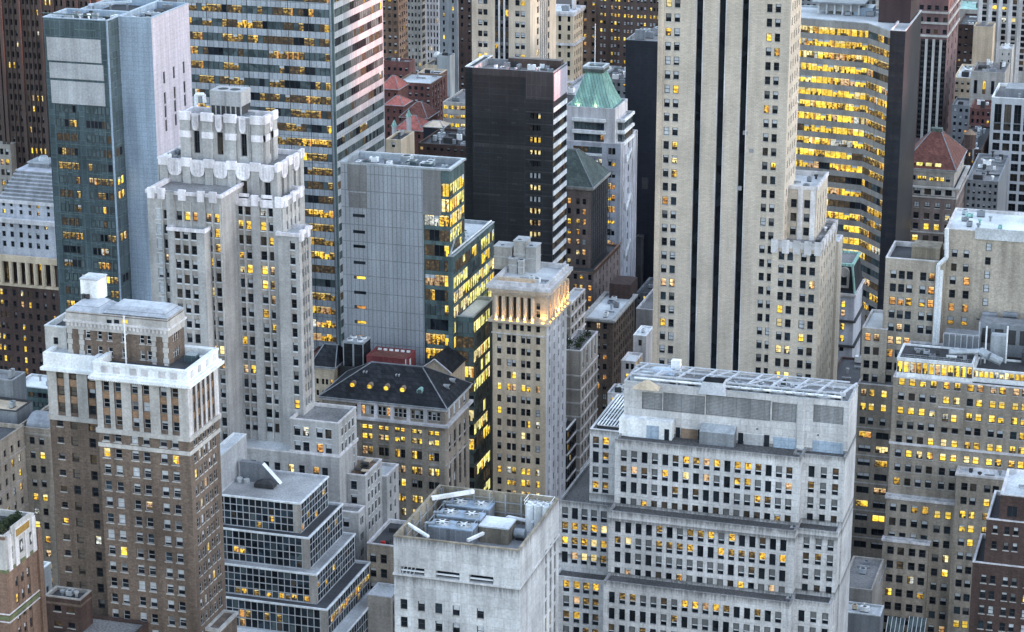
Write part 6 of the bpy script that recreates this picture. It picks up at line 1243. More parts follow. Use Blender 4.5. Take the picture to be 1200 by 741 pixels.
fz(C2, [1012, 1021.5, 1036], 460, zc2, 6.8, 8.6, mix='office', litp=.3, litmix='gold', rowlit={0: 1, 1: 1, 2: 0}); zc3 = [zc2[-1]-(zc2[0]-zc2[1])*(i+1) for i in range(20)]
fz(C2, [1013.5, 1034], 510, zc3, 15, 8, kind='bay', mix='office', litp=.3, litmix='warm'); bands(C2, [z+2.1 for z in zc3[::2]], .35, .15, 'limestone_grey')
mb = MB()
def fl(pts, o, r_):
    q_ = []
    for px, py in pts: X, Z = onY(px, py, A.Y0-o); q_.append((X, A.Y0-o, Z))
    for i in range(len(q_)-1): mb.tube(q_[i], q_[i+1], r_, 'cornice_white', 8)
fl([(1109.5, 268), (1109.3, 302), (1099.5, 311), (1094.5, 404)], 3.2, .55); fl([(1103.2, 317), (1098, 404)], 3.2, .55); b.part('flue_pipe', mb)
mb = MB(); X0, Y_ = onZ(1068, 300, Bm.Z1); X1, _ = onZ(1101, 303, Bm.Z1); mb.box(X0, X1, Y_, Y_+7, zr(Bm), Bm.Z1+2.6, 'khaki_panel'); b.part('penthouse', mb)
mb = MB(); X0, Z0_ = onY(1146, 282, A.Y0); mb.box(onY(1143, 270, A.Y0)[0], A.X1-.5, A.Y0-.5, A.Y0-.02, A.Z1-2.2, A.Z1+.8, 'pale_roof'); b.part('roof_gutter', mb)
mb = MB()
for px, w_ in ((1160, 17), (1184, 16)): X, Z = onY(px, 369, A.Y0-1.2); mb.tube((X-w_*.11, A.Y0-1.6, Z), (X+w_*.11, A.Y0-1.6, Z), .9, 'steel_grey', 10); mb.box(X-w_*.09, X+w_*.09, A.Y0-1.6, A.Y0-.02, Z-3.4, Z-.6, 'grey_paint')
mb.bar((onY(1144, 378, A.Y0-.8)[0], A.Y0-.8, onY(1144, 373, A.Y0)[1]), (A.X1-4, A.Y0-.8, onY(1144, 373, A.Y0)[1]-.5), .25, 'dark_trim'); b.part('exhaust_duct', mb)
runits(b, A, 12, 104, 2.2, mats=('copper_green', 'galvanised', 'steel_grey'))

b = Building('lit_setback_block', 'large grey-beige brick block with rows of golden windows and a glazed golden attic')
Ya = 578
T = b.box(Ya, 1046, 1240, 463, depth=31, wall='grey_brick', roof='dark_roof', par=.5, parm='limestone_pale'); T.Z1 = onY(1049, 441.5, Ya)[1]; T.X0 = onY(1047, 441, Ya)[0]; T.X1 = onY(1240, 460, Ya)[0]; T.P = [(T.X0, T.Y0), (T.X1, T.Y0), (T.X1, T.Y1), (T.X0, T.Y1)]
at = b.metres(T.X0+.6, onY(1139, 445, Ya)[0], Ya+.8, Ya+13, T.Z1-.6, onY(1052, 419, Ya+.8)[1], wall='white_paint', roof='dark_roof', par=.4, parm='white_paint')
at2 = b.metres(at.X1+.02, T.X1-1, Ya+3.2, Ya+13, T.Z1-.6, onY(1158, 440-4, Ya+3.2)[1]+.6, wall='white_paint', roof='dark_roof', par=.4, parm='white_paint')
L = at.X1-at.X0; n = 12; zone(at, 0, [L*(i+.5)/n for i in range(n)], [(T.Z1+at.Z1)/2+.1], L/n*.9, (at.Z1-T.Z1)*.62, kind='pane', mix=dict(dim=1), litp=1.6, litmix='gold', r=.3, rowlit={0: 1.0})
L = at2.X1-at2.X0; n = 16; zone(at2, 0, [L*(i+.5)/n for i in range(n)], [(T.Z1+at2.Z1)/2+.1], L/n*.92, (at2.Z1-T.Z1)*.6, kind='pane', mix=dict(off=1), litp=.8, litmix='gold', r=.3)
zs = rowsZ(T, 1056.7, 447.5, 498, 4, ext=20); gc = [1056.7, 1069.3, 1081.8, 1094.2, 1109.7, 1122.3, 1138, 1148.8, 1164.8, 1175.6, 1191.6, 1202.4, 1218, 1229]
rl = {0: .97, 1: .5, 2: .85, 3: .04, 4: .97, 5: .92, 6: .08, 7: .3, 8: .75, 9: .1, 10: .4}
fz(T, gc, 448, zs, 7.6, 8.8, mix='tower', litp=.3, litmix='gold', rowlit=rl, frame='frame_dark', sill=1)
T2 = b.box(Ya-2.5, 1038.5, 1122, 590.5, depth=2.4, wall='grey_brick', roof='gravel_roof', par=.6, parm='limestone_pale'); z2 = [z for z in zs if z < T2.Z1-1.7]; z2 = rowsZ(T2, 1046, 594.5, 628, 3, ext=20)
fz(T2, [1046.5, 1059, 1072, 1084.5], 594, z2, 7.8, 9.2, mix='tower', litp=.12, litmix='warm', rowlit={0: .4}); fz(T2, [1098.5, 1111], 602, rowsZ(T2, 1098.5, 603.5, 637.5, 3, ext=20), 7.6, 9, mix='tower', litp=.22, litmix='warm', rowlit={0: .95, 2: .5})
T3 = b.box(Ya-5.5, 1121, 1230, 566, depth=5.4, wall='grey_brick', roof='pale_roof', par=.8, parm='limestone_pale'); fz(T3, [1130, 1140.5, 1157, 1167, 1183, 1193], 571, rowsZ(T3, 1130, 570.5, 636, 5, ext=12), 7.6, 9, mix='tower', litp=.2, litmix='gold', rowlit={1: .6, 2: .95, 3: .9, 4: .8, 0: 0, 5: 0, 10: .8, 11: .8})
T4 = b.box(Ya-4.6, 1034.5, 1088.5, 637.5, depth=2.05, wall='grey_brick', roof='gravel_roof', par=.5, parm='limestone_pale'); z4 = rowsZ(T4, 1043, 645, 694, 4, ext=12); fz(T4, [1043.5, 1055.5, 1068.8, 1081], 645, z4, 8, 9.2, mix='dark', litp=.05, litmix='gold', rowlit={3: .4})
bx = b.box(Ya-.9, 1099, 1129.5, 480.5, depth=.88, wall='grey_brick', roof='limestone_pale', par=0); bx.Z0 = onY(1110, 500, Ya)[1]; fz(bx, [1107.5, 1117.5], 490, [onY(1108, 490, bx.Y0)[1]], 7.4, 9.2, mix='tower', litp=1, litmix='gold')
mb = MB()
for m_ in (T2, T3, T4): ring(mb, m_.P, .3, 0, m_.Z1-.5, m_.Z1+.1, 'limestone_pale')
b.part('coping', mb); bands(T, [onY(1060, 524, Ya)[1]+.9], .6, .3, 'limestone_pale')
z = at.Z1-.4; mb = MB(); p = (*onZ(1112, 413, z+1.2), z+1.2); p2 = (*onZ(1150, 412, z+1.6), z+1.6); p3 = (*onZ(1160, 418, z+1.2), z+1.2)
mb.tube(p, p2, .75, 'galvanised', 10); mb.tube(p2, p3, 1.1, 'galvanised', 10); mb.tube(p3, (p3[0]+3, p3[1], z), 1.1, 'galvanised', 10)
for q_ in (p, p2): mb.bar((q_[0], q_[1], z-3), q_, .3, 'steel_grey')
b.part('duct', mb)
mb = MB(); X0, Y_ = onZ(1105, 408, z); mb.box(X0, X0+9, Y_, Y_+6, z-1, z+3.6, 'steel_grey')
for i in range(7): mb.bar((X0+i*1.5, Y_-.3, z-1), (X0+i*1.5, Y_-.3, z+4.2), .18, 'white_frame')
mb.bar((X0, Y_-.3, z+4.2), (X0+9, Y_-.3, z+4.2), .16, 'white_frame'); mb.bar((X0+9, Y_-.3, z-1), (X0+9, Y_-.3, z+8), .2, 'white_frame'); b.part('plant_cage', mb)
mb = MB()
for px in (1155.5, 1180): X, Y_ = onZ(px, 400, z+4); mb.tube((X, Y_, z-3), (X, Y_, z+8), .22, 'white_paint', 6)
b.part('vent_stack', mb)
mb = MB(); X, Y_ = onZ(1170, 414, z); mb.box(X-2, X+2, Y_-1.5, Y_+1.5, z-3, z+5, 'galvanised'); mb.box(X+6, X+16, Y_-2, Y_+2, z-3, z+1.2, 'dark_trim'); b.part('plant_box', mb)
mb = MB(); X0, Y_ = onZ(1143, 409, z); mb.box(X0, T.X1-2, Ya+20, Ya+26, z-3, z+5.5, 'steel_grey')
for i in range(12): x = X0+1+i*3.2; mb.box(x, x+2.2, Ya+19.9, Ya+20.3, z+.3, z+4.2, 'dark_trim')
b.part('penthouse', mb)
mb = MB()
for k in range(2): bar_y = at.Y0+.1; mb.bar((at.X0, bar_y, at.Z1+.5+k*.5), (at.X1, bar_y, at.Z1+.5+k*.5), .08, 'galvanised')
for i in range(14): x = at.X0+(at.X1-at.X0)*i/13; mb.bar((x, bar_y, at.Z1), (x, bar_y, at.Z1+1.0), .08, 'galvanised')
b.part('railing', mb)
for k in range(2):
    X0, Z_ = onY(1038+k*25, 738, Ya-9); X1 = onY(1058+k*25, 738, Ya-9)[0]; mb = MB(); y0 = Ya-11
    mb.face([(X0, y0, Z_-3), (X1, y0, Z_-3), (X1, y0+6, Z_+2), (X0, y0+6, Z_+2)], 'glass_teal'); mb.prism([(X0, y0), (X1, y0), (X1, y0+6), (X0, y0+6)], 0, Z_-3.1, 'grey_paint')
    for i in range(5): x = X0+(X1-X0)*i/4; mb.bar((x, y0, Z_-2.95), (x, y0+6, Z_+2.05), .14, 'white_paint')
    o = tag(mb.build('greenhouse_shed'), ['sloping glass-roofed shed at the foot of the golden-windowed block, left one', 'sloping glass-roofed shed at the foot of the golden-windowed block, right one'][k], 'shed', 'glass-roofed sheds in the yard')

runits(BLD[-1], at, 9, 150, 1.6); runits(BLD[-1], T3, 8, 151, 1.2, area=(T3.X0+.6, T3.X1-1, T3.Y0+.6, T3.Y1-.4))
b = Building('dark_brick_corner_block', 'dark reddish-brown brick block stepping down to the left at the bottom right corner')
Yq = 492
for i, (x0, yt, xl, dd) in enumerate(((1172.5, 579, 1250, 16), (1156.3, 607.5, 1260, 17), (1140, 658, 1265, 16))):
    Z1 = onY(x0, yt, Yq-i*.35)[1]; m = b.metres(onY(x0, yt, Yq-i*.35)[0], onY(xl, yt, Yq)[0], Yq-i*.35, Yq+dd-i*.02, 0, Z1, wall='dark_brown_brick', roof='dark_roof' if i else 'pale_roof', par=1.0, parm='pale_stone')
    if i == 0: fz(m, [1186, 1210], 600, [onY(1186, 600, m.Y0)[1]], 12, 13, kind='bay', mix='dark'); runits(b, m, 3, 111, 2.4)
    if i == 1: fz(m, [1166, 1180, 1190.5, 1207], 622, rowsZ(m, 1166, 620.5, 639, 2, ext=0), 6.2, 9.2, mix='office', sill=1)
    if i == 2: fz(m, [1166, 1180, 1190.5, 1207], 660, [onY(1166, 657, m.Y0)[1]], 6.2, 9.2, mix='office', litp=1, litmix='orange', sill=1); fz(m, [1152.5, 1163, 1178, 1188.5, 1203], 680, rowsZ(m, 1152.5, 678.5, 714.5, 3, ext=6), 6.8, 9.6, mix='blinds', litp=.06, sill=1)
b = Building('yard_house', 'low grey-roofed brick house in the narrow gap right of the white setback office')
m = b.box(545, 985, 1022, 692, xr=1036, wall='grey_stone', roof='gravel_roof', par=.5); runits(b, m, 3, 115, 2)
mg = b.box(556, 1000, 1027.5, 684, depth=12, wall='beige_stone', roof='dark_roof', par=0); hip(b, mg, .4, 2.2, (mg.X0+1, mg.X1-1, mg.Y0+5, mg.Y0+7), 'gravel_roof')
b = Building('yard_plant_building', 'grey metal plant building at the bottom of the gap beside the white office')
m = b.box(520, 985, 1031.5, 722, xr=1036, wall='steel_grey', roof='pale_roof', par=.4, parm='pale_roof'); runits(b, m, 3, 117, 2.2, mats=('white_paint', 'galvanised', 'beige_stone'))
b = Building('dark_yard_roof', 'dark flat-roofed building filling the gap behind the white office roof fans')
m = b.box(640, 970, 1016, 452, depth=24, wall='dark_brown_brick', roof='dark_roof', par=.6); runits(b, m, 4, 119, 3)
b = Building('mansard_house', 'narrow pale house with a dark mansard roof, green copper trim and oval dormers')
m = b.box(682, 968, 1001.5, 345, depth=16, wall='blue_grey_stone', roof='dark_roof', par=0); X1, Z1 = m.X1, m.Z1
zt_ = onY(999, 312, 683)[1]; mb = MB(); mb.frustum([(m.X0, m.Y0), (m.X1, m.Y0), (m.X1, m.Y1), (m.X0, m.Y1)], Z1, [(m.X0, m.Y0+1.3), (m.X1-1.2, m.Y0+1.3), (m.X1-1.2, m.Y1-1), (m.X0, m.Y1-1)], zt_, 'slate_roof', 'gravel_roof'); b.part('mansard_roof', mb)
mb = MB(); P_ = [(m.X0, m.Y0+1.3), (m.X1-1.2, m.Y0+1.3), (m.X1-1.2, m.Y1-1), (m.X0, m.Y1-1)]; ring(mb, P_, .4, -.3, zt_-.2, zt_+.6, 'copper_green'); mb.bar((m.X1, m.Y0, Z1), (m.X1-1.2, m.Y0+1.3, zt_), .5, 'copper_green'); b.part('ridge_trim', mb)
X, Z = onY(989, 328, m.Y0+.3); mb = MB(); mb.box(X-1.5, X+1.5, m.Y0-.1, m.Y0+2.5, Z-2.4, Z+2.6, 'grey_stone'); mb.box(X-.9, X+.9, m.Y0-.14, m.Y0-.1, Z-1.6, Z+1.6, 'glass_dark'); mb.tube((X, m.Y0-.2, Z+2.4), (X, m.Y0+2, Z+2.4), 1.5, 'grey_stone', 10); b.part('dormer', mb)
cornice(m, m.Z1+.1, .7, .6, 'limestone_pale'); zs = [onY(988, y, m.Y0)[1] for y in (356.5, 367, 383, 397, 408, 420, 434, 448)]; fz(m, [988], 360, zs, 5, 8, mix='office', litp=.75, litmix='gold'); fz(m, [975], 360, zs, 5, 8, mix='office', litp=.3); bands(m, [zs[1]-2.4, zs[3]-2.2], .6, .7, 'dark_trim')

# ================================================================== FAR DISTANCE
b = Building('red_granite_tower', 'rose granite tower with tall piers, right of the dark granite end', seed=2)
m = b.box(930, 1071, 1113.5, -30, xr=1127.5, wall='red_granite', roof='dark_roof', par=1)
fz(m, [1081, 1089.5, 1098, 1106], 60, [onY(1090, 105, m.Y0)[1]], 5.2, 118, kind='dh2', mix=dict(off=1), r=.8, name='window_bay')
zs = rowsZ(m, 1090, 9, 37, 3, ext=0); fz(m, [1080, 1089, 1098, 1108.5], 10, zs, 5, 5.5, mix='dark', litp=.1, litmix='orange')
bands(m, [onY(1090, 14.5, m.Y0)[1], onY(1090, 27, m.Y0)[1], onY(1090, 42, m.Y0)[1]], .8, .5, 'limestone_grey')
Zb = [onY(1090, 48+6.2*i, m.Y0)[1] for i in range(19)]; mb = MB()
for z in Zb: fbox(mb, m, 0, *ups(m, (1078.2, 1108.8), 60), z-.35, z+.35, -.35, 'dark_trim', inn=.75)
b.part('spandrel', mb)
piers(m, 0, ups(m, (1085.3, 1093.8, 1102), 60), 1.0, .4, 40, onY(1090, 46, m.Y0)[1], 'limestone_grey')
D = m.Y1-m.Y0; sz(m, 3, rowsZ(m, 1113, 9, 23, 2, ext=18), 2.2, 2.2, margin=2.0, mix='dark', litp=.02)
def far(name, label, Y, x0, x1, yt, xr=None, depth=22, wall='grey_stone', roof='gravel_roof', n=6, row=10.5, h=5.5, w=None, litp=.08, mix='office', litmix='warm', pair=False, seed=0, units=4, par=.8, parm=None, off=6, kind='pane', ns=0, cat='building', rows=14):
    b = Building(name, label, cat, seed=seed)
    m = b.box(Y, x0, x1, yt, xr=xr, depth=None if xr else depth, wall=wall, roof=roof, par=par, parm=parm)
    if n:
        cw = (x1-x0)/n; w_ = w or cw*.5; cols = [x0+cw*(i+.5) for i in range(n)]
        if pair: cols = [x for c in cols for x in (c-w_*.62, c+w_*.62)]
        zs = rowsZ(m, x1, yt+off, yt+off+row, 2, ext=rows); fz(m, cols, max(yt, 0)+off, zs, w_, h, kind=kind, mix=mix, litp=litp, litmix=litmix, r=.3)
        if ns: sz(m, ns, zs, 1.6, 2.2, mix=mix, litp=litp, kind=kind)
    if units: runits(b, m, units, 200+len(BLD), 3.4)
    return b, m
b, m = far('beige_deco_office', 'beige brick office tower with a dark glazed centre bay above the charcoal slab', 860, 552.5, 621.5, -40, xr=652, wall='cream_terracotta', n=0, units=0)
zs = rowsZ(m, 563, 14, 64.5, 5, ext=4); zs = [zs[0]+(zs[0]-zs[1])*i for i in (3, 2, 1)]+zs
fz(m, [562.6, 568.8, 606.3, 612.7], 14, zs, 5, 6.8, mix='blinds', litp=.14, litmix='gold'); fz(m, [582, 588, 594], 14, zs, 4.2, 8.5, mix='dark', litp=.06, litmix='gold', span=('dark_trim', .1)); sz(m, 2, zs, 2.4, 2.6, margin=3, mix='dark', litp=.2, litmix='gold'); D = m.Y1-m.Y0
piers(m, 1, [D*.38, D*.46, D*.54, D*.62], .8, .5, 20, m.Z1, 'limestone_grey'); piers(m, 0, ups(m, (585, 591), 14), .6, .3, 20, m.Z1, 'limestone_pale')
far('brown_apartment_tower', 'brown brick apartment tower far back right of the banded tower', 1150, 440, 466, -30, xr=478, wall='orange_brick', n=4, row=8.6, h=4.5, ns=4, units=0, rows=20)
far('grey_apartment_tower', 'blue-grey apartment tower with square windows far behind the red-roofed houses', 1120, 477, 493, -30, xr=498.5, wall='grey_stone', n=4, row=8.4, h=4.2, litp=.04, units=0, ns=3, rows=20)
far('white_striped_tower', 'slim white apartment tower with columns of dark windows far back', 1180, 496, 514, -30, xr=517, wall='pale_stone', n=5, row=8.2, h=5.5, w=1.6, mix='dark', units=0, rows=20)
far('slate_tower', 'plain slate-blue tower with a darker right side far behind the grey office', 1100, 514.5, 536, -30, xr=553, wall='steel_grey', n=2, w=2.2, row=8.6, h=5, mix='dark', units=0, ns=3, rows=20)
far('plum_tower', 'dark plum-brown tower beside the beige deco office', 1060, 537, 554, -30, depth=16, wall='dark_brown_brick', n=2, w=3, row=9, h=5, mix='office', units=0, rows=16)
far('silver_plant_house', 'cluttered silver rooftop block with a small white dome far back', 1080, 512, 527, 66, xr=533, wall='galvanised', n=0, units=6, par=1)
X, Y_ = onZ(513, 66, 78); o = MB()
for i in range(5):
    a0, a1 = math.pi/2*i/5, math.pi/2*(i+1)/5; o.tube((X, Y_, 60+18+2.4*math.sin(a0)), (X, Y_, 60+18+2.4*math.sin(a1)), 2.4*math.cos(a0), 'cornice_white', 14, 2.4*math.cos(a1)+.001, caps=False)
o.tube((X, Y_, 60), (X, Y_, 78), 2.4, 'pale_roof', 14); tag(o.build('dome'), 'small white domed roof turret far behind the red brick houses', 'dome')
far('beige_block_house', 'beige flat-topped block behind the red brick hotel', 1100, 498, 518, 77, xr=528, wall='beige_stone', n=0, units=3)
far('red_brick_house', 'red brick house with a flat roof and chimneys right of the banded tower', 1010, 446, 479.5, 73, xr=486, wall='red_brick', roof='dark_roof', n=5, row=8.5, h=4, units=4, off=9)
far('red_brick_hotel', 'wide dark red brick hotel with small white-framed windows far back', 990, 463, 505, 98.5, xr=523, wall='red_brick', roof='pale_roof', n=6, row=7.6, h=4.2, mix='blinds', litp=.03, units=4, parm='orange_brick', ns=5)
far('red_brick_annex', 'upper red brick block with a tan parapet on the hotel roof line', 1014, 486, 512, 89, xr=524, wall='red_brick', roof='pale_roof', n=4, row=7, h=3.6, units=3, parm='beige_stone')
far('grey_lit_office', 'grey concrete office with golden ribbon windows left of the charcoal slab', 905, 519, 552, 121.5, depth=26, wall='limestone_grey', roof='gravel_roof', n=5, row=10.4, h=5, w=5.4, litp=.7, litmix='gold', kind='dh2', units=3, mix='blinds')
def hiphouse(name, label, Y, x0, x1, yt, depth, wall, rmat, rise, cat='house'):
    b = Building(name, label, cat); m = b.box(Y, x0, x1, yt, depth=depth, wall=wall, roof='dark_roof', par=0); hip(b, m, .6, rise, ((m.X0*.6+m.X1*.4), (m.X0*.4+m.X1*.6), (m.Y0+m.Y1)/2-.5, (m.Y0+m.Y1)/2+.5), rmat)
    fz(m, lin(x0+3, x1-3, 3), yt+7, rowsZ(m, x1, yt+7, yt+16, 2, ext=4), 2.6, 4.5, mix='dark', litp=.05); return b, m
hiphouse('coral_roof_house', 'tall red brick house with a coral tiled roof against the banded tower', 930, 446, 466, 105, 12, 'red_brick', 'coral_tile', 4.5)
hiphouse('small_coral_house', 'small red house with a little coral roof below the tall coral-roofed one', 915, 452, 472, 124, 10, 'red_brick', 'coral_tile', 3)
hiphouse('long_coral_house', 'long low house with a coral hipped roof behind the grey metal slab', 880, 464, 494, 153.5, 13, 'red_brick', 'coral_tile', 4.5)
hiphouse('turreted_red_house', 'dark red gabled house between the coral roofs and the black cube', 900, 470, 500, 139, 14, 'red_brick', 'red_tile', 5)
for i, (px, py, lab) in enumerate(((462, 148, 'small pale green copper turret beside the long coral roof'), (479, 136, 'slender copper green turret nearest the blue tarpaulin'))):
    X, Z = onY(px, py, 874); mb = MB(); mb.tube((X, 874, Z-8), (X, 874, Z), 1.0, 'pale_stone', 8); mb.tube((X, 874, Z), (X, 874, Z+2.6), 1.3, 'copper_green', 8, .1); tag(mb.build('roof_turret'), lab, 'turret', 'small copper turrets')
b, m = far('black_cube_house', 'black cube-shaped building with a pale lemon roof', 850, 496, 519.5, 150, depth=9, wall='black_slab', n=0, units=0, par=.1, roof='white_roof')
hip(b, m, .2, 1.6, (m.X0+2.5, m.X1-2.5, m.Y0+3.5, m.Y0+5), 'cream_terracotta')
far('tan_roof_block', 'low tan block with a flat roof just behind the metal slab roof', 800, 452, 470, 164.5, xr=485.5, wall='beige_stone', roof='dark_roof', n=1, w=4, h=6, row=12, units=2, rows=2)
far('cluttered_roof_block', 'low dark block crowded with white roof plant behind the metal slab', 820, 490, 553, 172, depth=26, wall='dark_brown_brick', roof='dark_roof', n=8, row=9, h=4, units=26)
far('brick_back_row', 'long dark brick row with cluttered roofs in the far gap left of the charcoal slab', 1030, 440, 535, 128, depth=25, wall='red_brick', roof='dark_roof', n=14, row=8, h=4, units=14)
b, m = far('carved_stone_tower', 'ornate beige stone tower with snowy cornices behind the copper pyramid', 960, 640, 672, 14, xr=683.5, wall='beige_stone', roof='white_roof', n=3, row=10.5, h=6.5, w=3.4, mix='dark', ns=4, parm='pale_stone', off=9, units=3, rows=14)
cornice(m, m.Z1, 1.2, .8, 'pale_stone'); bands(m, [m.Z1-14, m.Z1-30], .9, .8, 'pale_stone'); z = zr(m); penthouse(b, m, m.X0+9, m.X1-2, m.Y0+8, m.Y1-4, 4, 'pale_stone', 'white_roof')
far('rust_brick_tower', 'rusty brown brick tower between the carved stone tower and the lit brown block', 1000, 672, 700, -30, depth=20, wall='orange_brick', n=3, row=9.6, h=4.5, w=3.4, pair=False, litp=.22, litmix='orange', mix='office', units=0, rows=22)
b, m = far('lit_brown_block', 'wide dark brown office block with groups of golden windows behind the black slab', 980, 699, 780, -30, depth=24, wall='brown_granite', n=0, units=0)
zs = rowsZ(m, 710, 8.5, 80.5, 9, ext=8); zs = [zs[0]+(zs[0]-zs[1])*i for i in (3, 2, 1)]+zs
fz(m, [704.5, 708.5, 717, 721, 725, 732, 736, 740, 747.5, 751.5, 755.5, 762.5, 766.5, 770.5], 30, zs, 2.7, 4.2, kind='dh', mix=dict(off=20, b3=20, full=35, b2=25), litp=.2, litmix='gold', rowlit={3: .25, 4: .85, 6: .3, 5: .15, 10: .4, 11: .3})
far('cluttered_mid_block', 'low block with cluttered dark roof between the copper pyramid and the black slab', 900, 702, 735, 94, depth=24, wall='steel_grey', roof='dark_roof', n=5, row=9, h=4, units=14)
far('pale_back_roof', 'low block with pale patched roofs behind the left corner of the copper pyramid', 880, 655, 684, 112, depth=60, wall='steel_grey', roof='pale_roof', n=0, units=10)
far('street_side_block', 'low dark building across the street at the foot of the black slab', 812, 746, 776, 345, depth=20, wall='steel_grey', roof='dark_roof', n=5, row=9, h=4, units=4, litp=.2)
# top right
far('pier_office_tower', 'grey office tower with pale vertical piers at the top right corner', 1080, 1148, 1230, -30, depth=24, wall='limestone_grey', n=7, row=7.2, h=5, w=5.5, mix='dark', litp=.12, units=0, rows=14)
b_, m = BLD[-1], BLD[-1].masses[-1]; piers(m, 0, ups(m, [1148+11.7*i for i in range(8)], 30), 1.6, .7, 30, m.Z1, 'limestone_pale')
far('tan_tank_block', 'tan windowless block with a flat ledge top before the pier office', 1060, 1141, 1164, 32, xr=1167, wall='beige_stone', roof='gravel_roof', n=0, units=2)
far('grey_stair_block', 'grey stair block rising over the low roofs near the white grid office', 955, 1171, 1186, 58, xr=1189, wall='limestone_grey', roof='white_roof', n=2, w=1.5, row=8, h=3, units=2)
far('brown_cornice_building', 'brown stone building with dark cornices and tall windows left of the white grid office', 930, 1138, 1178, 86, xr=1184, wall='grey_stone', roof='gravel_roof', n=4, row=24, h=16, w=4, mix='dark', litp=.1, units=9, off=18, rows=2)
far('teal_awning_house', 'low pale building with white patched roofs between the rose tower and the brown cornices', 990, 1118, 1138, 92, depth=30, wall='beige_stone', roof='white_roof', n=3, row=9, h=4, units=6)
far('pale_shed_house', 'small building with a bluish white roof below the patched roofs', 930, 1116, 1136, 124, depth=14, wall='steel_grey', roof='white_roof', n=3, row=8, h=4, units=1)
far('red_fronted_shop', 'low shop building with a rust red upper front in the far right street', 900, 1137, 1161, 128, depth=16, wall='red_brick', roof='red_tile', n=4, row=9, h=5, litp=.1, units=3)
far('dark_street_row', 'long dark low row with cluttered roofs right of the red pyramid roof', 850, 1122, 1150, 176, depth=40, wall='dark_brown_brick', roof='dark_roof', n=7, row=8, h=4, units=22, litp=.05)
far('low_grey_row', 'low grey row with pale roof patches in the slot beside the white grid office', 800, 1132, 1170, 213, depth=40, wall='steel_grey', roof='gravel_roof', n=6, row=8, h=4, units=20, litp=.05)
far('dark_back_block', 'dark block with small lit windows between the rose tower and tan block', 1120, 1122, 1150, 30, depth=30, wall='dark_brown_brick', roof='dark_roof', n=4, row=9, h=3.5, litp=.2, units=6, litmix='orange')
far('green_roofed_hall', 'green-roofed hall at the top edge right of the rose granite tower', 1250, 1120, 1152, 12, depth=30, wall='grey_stone', roof='copper_green', n=0, units=4)
far('far_slate_office', 'slate-coloured office far behind the gold ribbon roof plant', 1000, 930, 1027, -3, depth=24, wall='steel_grey', roof='gravel_roof', n=14, row=8, h=4.5, mix='dark', units=8)
far('brick_back_office', 'dark reddish office behind the dark granite end of the gold ribbon block', 1015, 1030, 1090, 8, depth=24, wall='red_brick', roof='dark_roof', n=8, row=8, h=4.5, mix='dark', units=6, litp=.1, litmix='orange')
X, Z = onY(1137, 157, 842); t = empty('water_tower', (X, 842, Z-8), 'dark wooden rooftop water tower right of the red pyramid roof', 'water tower')
mb = MB(); mb.tube((X, 842, Z-5), (X, 842, Z), 2.2, 'dark_brown_brick', 14, 2.1); mb.build('tank', t, (X, 842, Z-8)); mb = MB(); mb.tube((X, 842, Z), (X, 842, Z+1.8), 2.4, 'rust_brown', 14, .15); mb.build('lid', t, (X, 842, Z-8))
for sx in (-1, 1):
    for sy in (-1, 1): mb = MB(); mb.bar((X+sx*1.5, 842+sy*1.5, Z-9.5), (X+sx*1.4, 842+sy*1.4, Z-5), .25, 'steel_grey'); mb.build('leg', t, (X, 842, Z-8))

for name, lab, x0, y0, y1, h_ in (('eastern_tall_sun_blocker', 'tall unseen mass added east of the view to shade the streets at dawn', 600, 60, 603, 330), ('eastern_low_sun_blocker', 'lower unseen sun blocker added just north of the tall eastern one', 600, 603.5, 640, 218), ('eastern_low_sun_blocker', 'short unseen sun blocker added between two taller eastern ones', 600, 640.5, 684, 205), ('eastern_tall_sun_blocker', 'middle unseen sun blocker added east of the view between two lower ones', 600, 684.5, 840, 262), ('eastern_low_sun_blocker', 'northernmost long low sun blocker added unseen east of the view', 600, 840.5, 1400, 203)):
    b = Building(name, lab); m = b.metres(x0, x0+40, y0, y1, 0, h_, wall='grey_stone'); n_ = max(2, int((y1-y0)/40))  # unseen masses added to keep the low sun off the lower city
    for i in range(n_): penthouse(b, m, x0+6, x0+30, y0+12+i*(y1-y0-20)/n_, y0+24+i*(y1-y0-20)/n_, 4, 'grey_brick')
# ================================================================== build everything declared above
BOX = np.array([(m.X0, m.Y0, m.Z0, m.X1, m.Y1, m.Z1) for m in ALLM])
def seen(P, eye, own=-1):
    """which points are not hidden behind any block, from `eye`"""
    P = np.asarray(P, float); e = np.asarray(eye, float); d = P-e; vis = np.ones(len(P), bool)
    with np.errstate(divide='ignore', invalid='ignore'):
        inv = 1.0/np.where(np.abs(d) < 1e-9, 1e-9, d)
    for k_, bx in enumerate(BOX):
        if k_ == own: continue
        t1 = (bx[:3]-e)*inv; t2 = (bx[3:]-e)*inv; lo = np.minimum(t1, t2).max(1); hi = np.maximum(t1, t2).min(1)
        vis &= ~((hi > np.maximum(lo, 0)) & (lo < .9985))
    return vis
EYES = [(0, 0, H), (14*rt[0], 14*rt[1], H), (-14*rt[0], -14*rt[1], H), (0, 0, H+8)]
SPLIT = {'band', 'crown_ornament', 'crown_pier', 'pier', 'stone_pier', 'quoin', 'louver_panel', 'spandrel', 'column', 'pilaster', 'vent_panel', 'roof_vent', 'truss_brace', 'lamp_bracket', 'exhaust_duct', 'balcony_band', 'penthouse', 'floodlight', 'dormer_window', 'crown_medallion', 'corner_pier', 'louver_band', 'roof_beam', 'vent_stack', 'flue_pipe', 'trim', 'stripe_trim', 'lift_house', 'duct', 'pipe', 'plant_box'}
